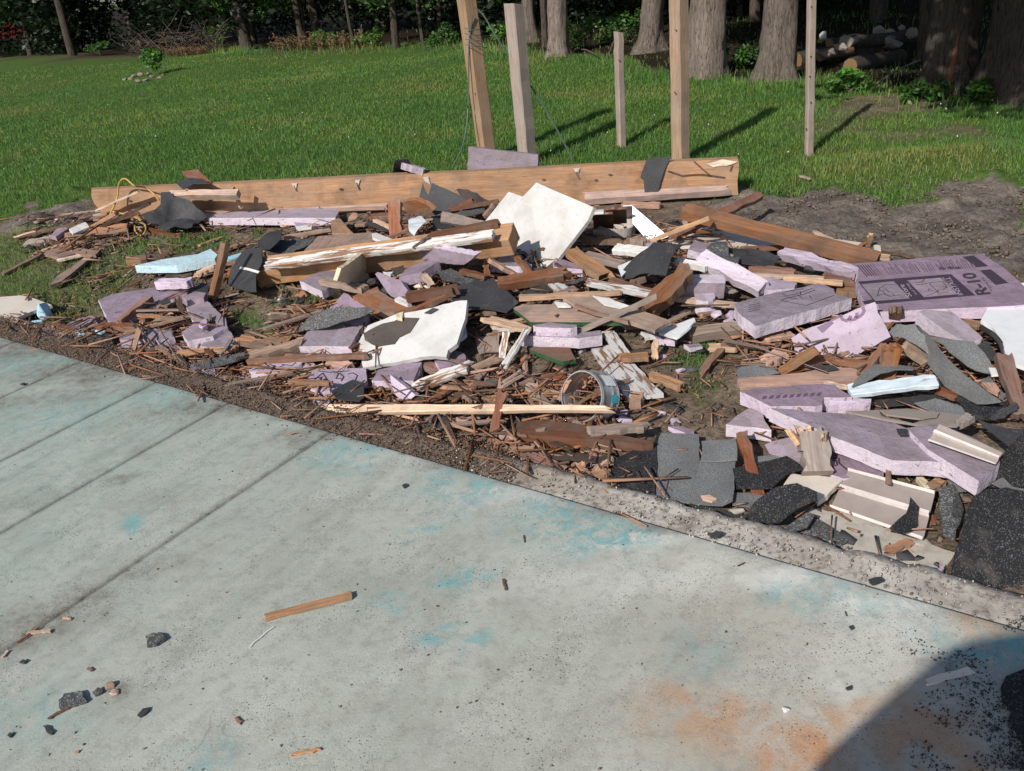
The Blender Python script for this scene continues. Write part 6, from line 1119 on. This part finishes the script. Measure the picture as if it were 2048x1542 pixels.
wd('g', '770,375 682,62', .038, .03, 'wood_red', 'red-brown stick lying on the grey shingles', h=(.03, .09), roll=10)
def soffit(pxs, reg, h, ribs, label, name='ribbed_soffit'):
    px = Z(reg, pxs); pl = plane_of(px, h); c = [pl.hit(*q) for q in px]; e = empty(name, c[0]); tag(e, label, 'soffit panel')
    # corners: 0 far-left, 1 far-right, 2 near-right, 3 near-left ; ribs run from left to right
    def strip(f0, f1, z0, z1, mat, nm):
        a, b, cc, d = [c[0]+(c[3]-c[0])*f for f in (f0, f1)]+[c[1]+(c[2]-c[1])*f for f in (f1, f0)]
        up = pl.n; V_ = [a+up*z0, b+up*z1, cc+up*z1, d+up*z0]; V_ += [v-up*.003 for v in V_]
        return obj(nm, V_, [(0, 1, 2, 3), (7, 6, 5, 4), (0, 4, 5, 1), (1, 5, 6, 2), (2, 6, 7, 3), (3, 7, 4, 0)], mat, e)
    for (f0, f1, z0, z1, m_, nm) in ribs: strip(f0, f1, z0, z1, m_, nm)
    return e
soffit('280,760 1112,980 990,1460 95,1145', 'r', (.06, .09, .04), [(0, .03, .0, .012, 'soffit_rib', 'hem'), (.03, .06, .012, .004, 'soffit_rib', 'hem'), (.06, .42, .0, .0, 'soffit', 'perforated_face'), (.42, .44, 0, .012, 'soffit_rib', 'rib'), (.44, .50, .012, .012, 'soffit_rib', 'rib'), (.50, .52, .012, 0, 'soffit_rib', 'rib'), (.52, .93, 0, 0, 'soffit', 'perforated_face'), (.93, .95, 0, .012, 'soffit_rib', 'hem'), (.95, 1., .012, .010, 'soffit_rib', 'hem')], 'wide ribbed pale soffit panel lying at the lower right by the slab')
soffit('1150,328 1760,600 1690,725 1040,495', 'r', (.21, .20, .175), [(0, .06, .0, .004, 'soffit_rib', 'hem'), (.06, .34, 0, 0, 'soffit', 'perforated_face'), (.34, .38, 0, .010, 'soffit_rib', 'rib'), (.38, .52, .010, .010, 'soffit_rib', 'rib'), (.52, .56, .010, 0, 'soffit_rib', 'rib'), (.56, .90, 0, 0, 'soffit', 'perforated_face'), (.90, 1., .006, .008, 'soffit_rib', 'hem')], 'narrow perforated soffit strip with white rib lying on a foam slab')
sheet('r', '870,1030 920,1090 958,1135 930,1225 840,1365 760,1375 668,1330 740,1260 830,1185', Pl(P(*Z('r', '850,1200')[0], .085), (0, 0, 1)), 'shingle_black', 'jagged black shingle scrap lying on the wide soffit panel', .004, rough=.008)
S('r', '250,205 570,190 590,250 900,320 1130,240 1160,210 1470,258 1320,345 930,330 600,275', .14, .008, 'vinyl_brown', 'vinyl_strip', 'long brown vinyl siding strip at the right behind the soffit', 'vinyl strip', .001); S('r', '580,190 850,178 1150,215 1130,250 960,275 640,235', .155, .006, 'vinyl_brown', 'vinyl_strip', 'shorter brown vinyl piece lying on the long vinyl strip', 'vinyl strip', .001); wd('r', '1325,335 1470,262', .03, .02, 'vinyl_brown', 'brown vinyl channel end at the right of the vinyl strips', h=(.15, .16), name='vinyl_channel', cat='vinyl strip'); sheet('r', '740,350 850,360 850,410 760,405', .17, 'felt', 'black tar lump beside the vinyl strips', .01)
sheet('g', '272,92 300,60 480,68 482,200 458,402 290,385 258,365', .05, 'shingle_grey', 'tall grey shingle tab right of the black shingle at the slab', .0016, t=.005); sheet('g', '490,100 655,92 662,190 484,197', .065, 'shingle_grey', 'upper grey shingle tab beside the tall tab', .0016, t=.005); sheet('g', '482,200 655,197 640,390 590,412 456,402', .06, 'shingle_grey', 'lower grey shingle tab beside the tall tab', .0016, t=.005); sheet('g', '38,310 80,185 170,140 262,100 285,62 278,95 268,372 140,345', .055, 'shingle_black', 'black granular shingle at the slab edge, leftmost of the tabs', .0016, t=.005)
sheet('g', '640,235 760,205 900,178 985,240 905,262 830,330 660,335', .06, 'shingle_black', 'black tar shingle under the red stick among tabs', .012); sheet('g', '735,175 880,160 905,185 760,205', .05, 'shingle_grey', 'narrow grey shingle above the black tar shingle', .002); sheet('g', '640,350 810,365 770,435 640,410', .04, 'shingle_grey', 'grey shingle tab below the black tar shingle', .002); sheet('g', '690,472 760,410 860,345 960,315 1050,350 1055,395 960,450 880,515 770,500', (.03, .12, .08), 'shingle_black', 'curled black granular shingle at the slab edge', .006, bend=.03); sheet('g', '865,530 1000,445 1040,458 1000,520 915,550', .06, 'shingle_mid', 'small dark grey shingle under the curled black one', .004); sheet('g', '910,552 1040,470 1212,580 1130,632', .025, 'shingle_mid', 'dark grey shingle lying on the ledge', .0016, t=.005); sheet('g', '280,365 460,410 600,440 700,480 740,510 560,470 380,420', .02, 'felt', 'black felt strip under the grey shingle tabs', .01)
S('g', '880,335 925,258 1050,268 1172,290 1100,360 1055,392 1030,345 960,312', .045, .02, 'cream_board', 'plaster_board', 'cream board corner behind the curled black shingle', 'panel', .003); S('g', '1005,440 1160,335 1250,460 1420,545 1600,600 1715,640 1650,745 1540,735 1300,680 1140,628 1215,580 1040,462', .010, .02, 'concrete_chunk', 'plaster_piece', 'pale gritty plaster slab under the wide soffit panel', 'slab piece', .006); S('g', '1525,272 1560,270 1620,325 1570,325', .05, .02, 'insulation_cream', 'wood_strip', 'pale yellow strip right behind the wide soffit panel', 'strip'); wd('g', '1590,300 1650,330', .06, .02, 'wood_tan', 'tan board end right of the pale yellow strip', h=(.04, .04)); ck('g', '1605,490', (.07, .05, .03), 'wood_red', 'red-brown wood lump at the right corner of the wide soffit', 'wood_chunk', 'wood chunk'); wd('g', '1370,640 1510,580', .03, .008, 'wood_tan', 'flat tan chip on the plaster slab', h=(.02, .02), sp=(.02, .02)); ck('g', '1540,600', (.10, .07, .02), 'concrete_chunk', 'grey gritty concrete flake right of the wide soffit', 'concrete_flake', 'concrete'); S('g', '485,365 530,360 565,380 540,395 495,385', .07, .006, 'wood_pale', 'wood_chip', 'pale wood chip lying on the lower grey shingle tab', 'wood chip', .002); ck('g', '660,440', (.06, .05, .025), 'concrete_chunk', 'cream stone chip beside the curled black shingle', 'stone_chip', 'stone'); S('g', '1620,735 1665,695 1660,720 1630,755', .05, .01, 'foam_light', 'foam_sliver', 'lavender foam sliver at the corner by the big black roll', 'foam', .003)
sheet('g', '1635,340 1700,335 1760,420 1735,520 1710,605 1655,570 1640,460', .07, 'shingle_mid', 'grey felt roll piece left of the big black shingle', .01, bend=.03, baxis=1)
sheet('g', '1695,785 1715,620 1745,470 1800,370 1870,335 1960,325 2048,345 2130,360 2140,900 2048,880 1980,850', (.03, .14, .10), 'shingle_black', 'big black granular shingle roll at the right picture edge', .006, t=.008, bend=.02); sheet('8', '1700,1380 1760,1330 1850,1240 1960,1100 2060,1000 2100,1000 2100,1440 2048,1400 1960,1390 1830,1400', (.05, .18, .14), 'shingle_black', 'black shingle slope rising behind the big black roll', .02); sheet('8', '1740,930 1850,960 2060,980 2100,1080 2060,1200 1950,1080 1850,1000', .16, 'felt', 'black torn felt above the black shingle slope', .03); sheet('8', '1525,1355 1640,1330 1720,1370 1690,1430 1560,1440', .04, 'shingle_grey', 'cracked grey shingle behind the grey felt roll', .01); sheet('8', '1830,1370 1900,1330 2048,1380 2048,1420 1900,1400', .12, 'shingle_grey', 'grey shingle edge above the big black roll', .01)
# ---- things lying on the slab
def on(px_, py_, h=0.0): return PZ(px_, py_, h)
def slabstick(p0, p1, w_, t, mat, label, name='wood_splinter'):
    a, b = on(*p0, t/2+.002), on(*p1, t/2+.002); CNT[0] += 1; mw = frame(Vector((a+b)/2), Vector(b-a), Vector((0, 0, 1))); o = link(name, board_mesh(name, np.linalg.norm(b-a), w_, t, mat, (.008, .005), CNT[0], jit=.001), None, mw); return tag(o, label, 'splinter')
slabstick((528, 1235), (706, 1190), .022, .012, 'wood_tan', 'tan flat stick lying alone on the concrete slab', 'wood_stick'); slabstick((52, 1266), (103, 1262), .009, .006, 'wood_tan', 'short tan splinter on the slab at the left edge'); slabstick((35, 1285), (80, 1253), .006, .005, 'wood_red', 'thin red splinter crossing the short tan splinter'); slabstick((124, 1236), (143, 1238), .006, .005, 'wood_pale', 'tiny pale splinter beside the joint on the slab'); slabstick((95, 1438), (150, 1408), .008, .005, 'wood_red', 'brown splinter under the grey shingle chip'); slabstick((578, 1510), (642, 1498), .007, .005, 'wood_tan', 'thin tan splinter near the bottom of the slab'); slabstick((1005, 1156), (1012, 1180), .006, .004, 'wood_dark', 'tiny dark splinter in the middle of the slab'); slabstick((1047, 1070), (1050, 1085), .003, .003, 'wood_dark', 'hair-thin dark splinter near the teal stain'); slabstick((470, 1435), (483, 1447), .007, .005, 'wood_tan', 'tiny tan splinter on the slab bottom left of centre'); slabstick((175, 1335), (185, 1342), .006, .004, 'wood_tan', 'tiny tan chip above the bark lump'); slabstick((5, 1315), (17, 1300), .008, .004, 'wood_pale', 'tiny pale chip at the left picture edge'); slabstick((1850, 1365), (1945, 1340), .02, .004, 'cream_board', 'worn pale strip by the shadow on the slab'); slabstick((1475, 1132), (1490, 1125), .003, .003, 'wood_dark', 'hair-thin dark splinter near the white slab edge'); slabstick((1690, 1222), (1694, 1232), .003, .003, 'wood_dark', 'tiny dark splinter on the right of the slab')
def slabchip(pts, mat, t, label, name, cat): 
    o = S('p', pts, Pl(on(1000, 1200, t+.003), (0, 0, 1)), t, mat, name, label, cat, .0015, seg=.01); return o
slabchip('291,1272 305,1265 325,1268 331,1276 312,1288 294,1292', 'shingle_mid', .008, 'grey shingle chip alone on the slab left of centre', 'shingle_chip', 'shingle'); slabchip('117,1400 128,1387 160,1381 166,1390 172,1400 140,1410 118,1414', 'shingle_mid', .010, 'larger grey shingle chip lying on a splinter at lower left', 'shingle_chip', 'shingle'); slabchip('185,1384 196,1374 206,1378 204,1384 190,1390', 'shingle_mid', .006, 'small grey shingle chip beside the bark lump', 'shingle_chip', 'shingle'); slabchip('274,1430 285,1417 298,1414 296,1422 280,1433', 'felt', .004, 'small black felt chip right of the bark lump', 'felt_chip', 'felt'); slabchip('86,1450 98,1452 108,1462 103,1468 92,1462', 'felt', .004, 'small black felt chip at lower left', 'felt_chip', 'felt'); slabchip('14,1470 20,1464 26,1467 20,1474', 'felt', .004, 'tiny black felt chip at the left edge', 'felt_chip', 'felt'); slabchip('38,1324 46,1318 54,1321 48,1326', 'felt', .004, 'tiny dark chip above the left edge splinters', 'felt_chip', 'felt'); slabchip('804,970 812,966 816,971 808,975', 'felt', .004, 'black felt crumb near the upper slab edge', 'felt_chip', 'felt'); slabchip('1698,1252 1705,1250 1709,1255 1703,1259', 'felt', .004, 'black felt crumb on the right of the slab', 'felt_chip', 'felt'); slabchip('1691,1375 1703,1370 1705,1377 1695,1379', 'felt', .004, 'dark chip above the white pebble', 'felt_chip', 'felt'); slabchip('1418,1067 1432,1060 1446,1065 1436,1073 1422,1074', 'felt', .006, 'black chip on the ledge at the middle', 'felt_chip', 'felt'); slabchip('1737,1158 1760,1153 1767,1160 1745,1168', 'felt', .006, 'grey rectangular chip on the right ledge', 'felt_chip', 'felt')
def slabrock(px_, py_, s, mat, label, name, cat): b = on(px_, py_, s[2]*.3); o = link(name, chunk_mesh(name, s, mat, int(px_)), None, Matrix.Translation(Vector(b))); return tag(o, label, cat)
slabrock(1571, 1419, (.026, .018, .012), 'white_board', 'white pebble on the orange stained slab corner', 'white_pebble', 'pebble'); slabrock(222, 1372, (.035, .03, .02), 'wood_tan', 'ragged tan bark lump on the slab at lower left', 'bark_lump', 'bark'); slabrock(228, 1386, (.03, .025, .015), 'wood_pale', 'pale bark bit in front of the ragged bark lump', 'bark_bit', 'bark'); slabrock(155, 1503, (.015, .012, .01), 'wood_tan', 'tiny brown lump at the bottom left of the slab', 'bark_bit', 'bark'); slabrock(313, 1138, (.010, .009, .008), 'wood_tan', 'tiny tan lump on the slab left of centre', 'bark_bit', 'bark'); slabrock(530, 1358, (.011, .010, .008), 'wood_pale', 'tiny pale lump near the white scratch', 'bark_bit', 'bark'); slabrock(875, 1212, (.010, .009, .007), 'wood_dark', 'tiny dark lump in the middle of the slab', 'bark_bit', 'bark'); slabrock(46, 768, (.03, .025, .015), 'felt', 'dark lump in the dirt streak on the slab at far left', 'dirt_lump', 'dirt')
stroke('p', '498,1295 508,1283 520,1275 530,1265 547,1253', Pl((0, 0, .0035), (0, 0, 1)), 2, 'paint_clean', slab, 'scratch', .001)
gs = sheet('p', '2012,1352 2048,1338 2110,1330 2120,1580 2075,1560 2045,1480 2022,1420', Pl((0, 0, .012), (0, 0, 1)), 'shingle_black', 'flat black granular roofing piece on the slab corner at bottom right', .001, t=.006, rough=.012)
# ================================================================ loose small debris
PILE = gpoly('0,650 60,600 190,470 420,420 800,400 1250,420 1400,450 1560,500 1700,520 2048,560 2200,700 2200,1150 1900,1150 1300,1000 1000,930 750,850 420,780 200,720')
DENSE = [gpoly(s) for s in ('260,640 440,590 470,700 640,740 900,820 980,930 750,860 420,770 250,720', '600,470 1000,430 1020,480 640,560', '780,480 1500,470 1480,660 1000,700 700,640', '900,740 1250,780 1200,960 900,900', '1480,640 2048,600 2048,800 1480,760', '560,640 760,620 780,740 560,740', '40,440 300,430 250,500 60,520')]
def where(n, poly, seed):
    rs = np.random.default_rng(seed); xs_ = [p[0] for p in poly]; ys_ = [p[1] for p in poly]; out = []
    while len(out) < n:
        x = rs.uniform(min(xs_), max(xs_), 4000); y = rs.uniform(min(ys_), max(ys_), 4000); k = inpoly(x, y, poly); out += list(zip(x[k], y[k]))
    return out[:n]
def strip_pts(n, u0, u1, v0, v1, seed, pw=1.):
    rs = np.random.default_rng(seed); u = rs.uniform(u0, u1, n); v = v0+(v1-v0)*rs.random(n)**pw+V0; return list(zip(u*EU[0]+v*EV[0], u*EU[1]+v*EV[1]))
def shards(name, pts, lmin, lmax, asp, thick, mat, label, cat, zmax, seed, top=None, angle=None, child=None):
    """many tiny wedge shards as one mass"""
    rs = np.random.default_rng(seed); n = len(pts); p = np.array(pts); z = (H(p[:, 0], p[:, 1]) if top is None else np.full(n, top))+rs.random(n)**2*zmax
    L = lmin+(lmax-lmin)*rs.random(n)**2.2; w_ = L*asp*(.5+rs.random(n)); t = thick*(.5+rs.random(n)); a = rs.random(n)*math.pi*2; up = rs.normal(size=n)*.16
    d = np.stack([np.cos(a)*np.cos(up), np.sin(a)*np.cos(up), np.sin(up)], -1); s = np.stack([-np.sin(a), np.cos(a), rs.normal(size=n)*.25], -1); s /= np.linalg.norm(s, axis=1)[:, None]; u = np.cross(d, s)
    c = np.stack([p[:, 0], p[:, 1], z+t*.4], -1); V_ = []
    for (fx, fy, fz) in ((-.5, -.5, -.5), (-.5, .5, -.5), (.5, .3, -.5), (.5, -.2, -.5), (-.5, -.5, .5), (-.5, .5, .5), (.5, .3, .4), (.5, -.2, .4)):
        V_.append(c+d*(fx*L)[:, None]+s*(fy*w_)[:, None]+u*(fz*t)[:, None])
    V_ = np.stack(V_, 1).reshape(-1, 3); q = np.array([(0, 1, 2, 3), (7, 6, 5, 4), (0, 4, 5, 1), (1, 5, 6, 2), (2, 6, 7, 3), (3, 7, 4, 0)]); F_ = (np.arange(n)[:, None, None]*8+q[None]).reshape(-1, 4)
    return tag(trimesh(name, V_, F_, mat, 4), label, cat, kind='stuff')
N = NT('felt_island'); r_ = N.n('RGB'); r_.outputs[0].default_value = (.045, .045, .048, 1); N.fin(vary(N, r_.outputs[0], .6, .02, True), .8, .25)
N = NT('foam_island'); r_ = N.n('RGB'); r_.outputs[0].default_value = (.56, .43, .58, 1); N.fin(vary(N, r_.outputs[0], .3, .02, True), .8, .25)
N = NT('mulch'); r_ = N.n('RGB'); r_.outputs[0].default_value = (.165, .120, .090, 1); N.fin(vary(N, r_.outputs[0], .42, .02, True), .9, .1)
N = NT('soil_island'); r_ = N.n('RGB'); r_.outputs[0].default_value = (.125, .10, .08, 1); N.fin(vary(N, r_.outputs[0], .4, .01, True), .95, .05)
N = NT('grit'); r_ = N.n('RGB'); r_.outputs[0].default_value = (.32, .28, .24, 1); N.fin(vary(N, r_.outputs[0], .6, .02, True), .9, .1)
lp = []; [lp.extend(where(330 if k != 6 else 70, d_, 210+k)) for k, d_ in enumerate(DENSE)]; lp += where(500, PILE, 220); lp += strip_pts(800, -4.8, -1.0, -.01, .3, 221)
shards('lath_splinters', lp, .06, .34, .035, .005, 'wood_island', 'thin hair-like wood splinters tangled through the whole pile', 'wood splinters', .09, 22)
pts = where(2200, PILE, 1)+strip_pts(900, -4.8, -1.2, .02, .24, 222); [pts.extend(where(1300 if k != 6 else 350, d_, 10+k)) for k, d_ in enumerate(DENSE)]
shards('wood_chips', pts, .015, .15, .10, .005, 'wood_island', 'countless small wood chips and splinters strewn through the pile', 'wood chips', .05, 2)
pts = where(700, PILE, 3)+strip_pts(260, -4.8, -1.2, .04, .24, 223); [pts.extend(where(330, d_, 30+k)) for k, d_ in enumerate(DENSE)]
shards('felt_crumbs', pts, .015, .09, .6, .005, 'felt_island', 'countless black roofing crumbs strewn through the pile', 'roofing crumbs', .03, 4)
pts = []; [pts.extend(where(50, d_, 150+k)) for k, d_ in enumerate(DENSE)]; shards('foam_crumbs', pts, .006, .024, .7, .010, 'foam_island', 'tiny lavender foam crumbs strewn through the pile', 'foam crumbs', .03, 6)
shards('ledge_mulch', strip_pts(9000, -5.2, -1.5, .0, .2, 7)+strip_pts(1300, -5.0, -1.8, .02, -.10, 27, 2.5), .002, .012, .4, .003, 'mulch', 'brown wood mulch and dirt covering the ledge at left', 'mulch', .010, 8, top=-.008)
shards('ledge_grit', strip_pts(1300, -1.8, 2.2, -.015, .15, 9), .002, .007, .8, .005, 'grit', 'pale grit and crumbs lying along the ledge', 'grit', .006, 10, top=-.008)
rs_ = np.random.default_rng(44); gp_ = [tuple(PZ(2060-240*rs_.random()**3, rs_.uniform(1230, 1542), 0)[:2]) for _ in range(5000)]; gp_ = [q for q in gp_ if float(fbm(q[0]*9, q[1]*9, 66)) > .46]; shards('roofing_granules', gp_, .0012, .005, .8, .002, 'felt_island', 'loose dark roofing granules sprinkled on the slab corner', 'granules', .002, 45, top=.002)
sp2 = [tuple(PZ(rs_.uniform(0, 2000), rs_.uniform(900, 1542), 0)[:2]) for _ in range(260)]; sp2 = [q for q in sp2 if q[0]*EV[0]+q[1]*EV[1] < V0-.02]; shards('slab_crumbs', sp2, .0015, .007, .5, .0025, 'mulch', 'tiny brown and dark crumbs scattered over the slab', 'crumbs', .001, 46, top=.001)
pts = where(2600, PILE, 12)+where(1400, gpoly('1290,470 1400,410 1560,372 2048,360 2200,560 1950,560 1640,500'), 13); shards('soil_clods', pts, .005, .028, .8, .012, 'soil_island', 'soil clods and grit on the bare ground', 'soil clods', .004, 14)
rs = random.Random(9)
for k in range(22):
    x_ = rs.uniform(90, 880); y_ = 757+(x_-293)*.2858-rs.uniform(12, 62); s_ = rs.uniform(.03, .075)
    chunk(x_, y_, (s_, s_*.7, s_*.5), rs.choice(['foam_light', 'foam_cut', 'foam_skin']), 'foam_chip', 'small lilac foam chip among splinters along the left slab edge', 'foam', 1500+k, lift=.01, group='lilac foam chips along the slab edge')
for k in range(6):
    x_ = rs.uniform(70, 330); y_ = 757+(x_-293)*.2858-rs.uniform(15, 60); chunk(x_, y_, (.05, .035, .025), 'foam_blue', 'blue_foam_chip', 'small pale blue foam chip along the far left slab edge', 'foam', 1600+k, lift=.01, group='blue foam chips along the slab edge')
# medium loose pieces, each one an object; alike pieces share their shapes
SHP = {m: [board_mesh('wood_splinter', 1, 1, 1, m, (.18, .18), 900+k, 3, 4, jit=.06, taper=(1, random.uniform(.4, 1))) for k in range(4)] for m in ('wood_red', 'wood_tan', 'wood_pale', 'wood_dark', 'wood_grey', 'wood_pink')}
def loose(n, polys, seed):
    rs = random.Random(seed); pts = []
    for k, (po, m) in enumerate(polys): pts += where(m, po, seed+k)
    for (x, y) in pts[:n]:
        m = rs.choice(['wood_red', 'wood_tan', 'wood_tan', 'wood_grey', 'wood_pale', 'wood_dark', 'wood_grey', 'wood_pink']); L = rs.uniform(.06, .20)+.22*rs.random()**4; w_ = rs.uniform(.007, .030); t = rs.uniform(.006, .016)
        z = float(H(x, y))+rs.uniform(.015, .085); mw = Matrix.Translation((x, y, z)) @ Matrix.Rotation(rs.gauss(0, .8), 4, 'Z') @ Matrix.Rotation(rs.gauss(0, .14), 4, 'Y') @ Matrix.Rotation(rs.gauss(0, .5), 4, 'X') @ Matrix.Diagonal((L, w_, t, 1))
        tag(link('wood_splinter', rs.choice(SHP[m]), None, mw), 'loose wood splinter lying tangled among other splinters in the rubble', 'splinter', 'loose wood splinters in the rubble')
loose(270, [(DENSE[0], 45), (DENSE[1], 35), (DENSE[2], 70), (DENSE[3], 50), (DENSE[4], 30), (DENSE[5], 20), (DENSE[6], 20)], 60)
FS = [chunk_mesh('felt_scrap', (1, .8, .18), 'felt', 700+k) for k in range(5)]+[chunk_mesh('felt_scrap', (1, .8, .18), 'shingle_mid', 720+k) for k in range(3)]
rs = random.Random(5)
for k, d_ in enumerate(DENSE[:5]):
    for (x, y) in where(16, d_, 80+k):
        s = rs.uniform(.05, .15); mw = Matrix.Translation((x, y, float(H(x, y))+rs.uniform(.01, .05))) @ Matrix.Rotation(rs.random()*6, 4, 'Z') @ Matrix.Rotation(rs.gauss(0, .2), 4, 'X') @ Matrix.Diagonal((s, s, s*.35, 1))
        tag(link('felt_scrap', rs.choice(FS), None, mw), 'loose black roofing scrap half buried in the rubble', 'roofing scrap', 'loose roofing scraps in the rubble')
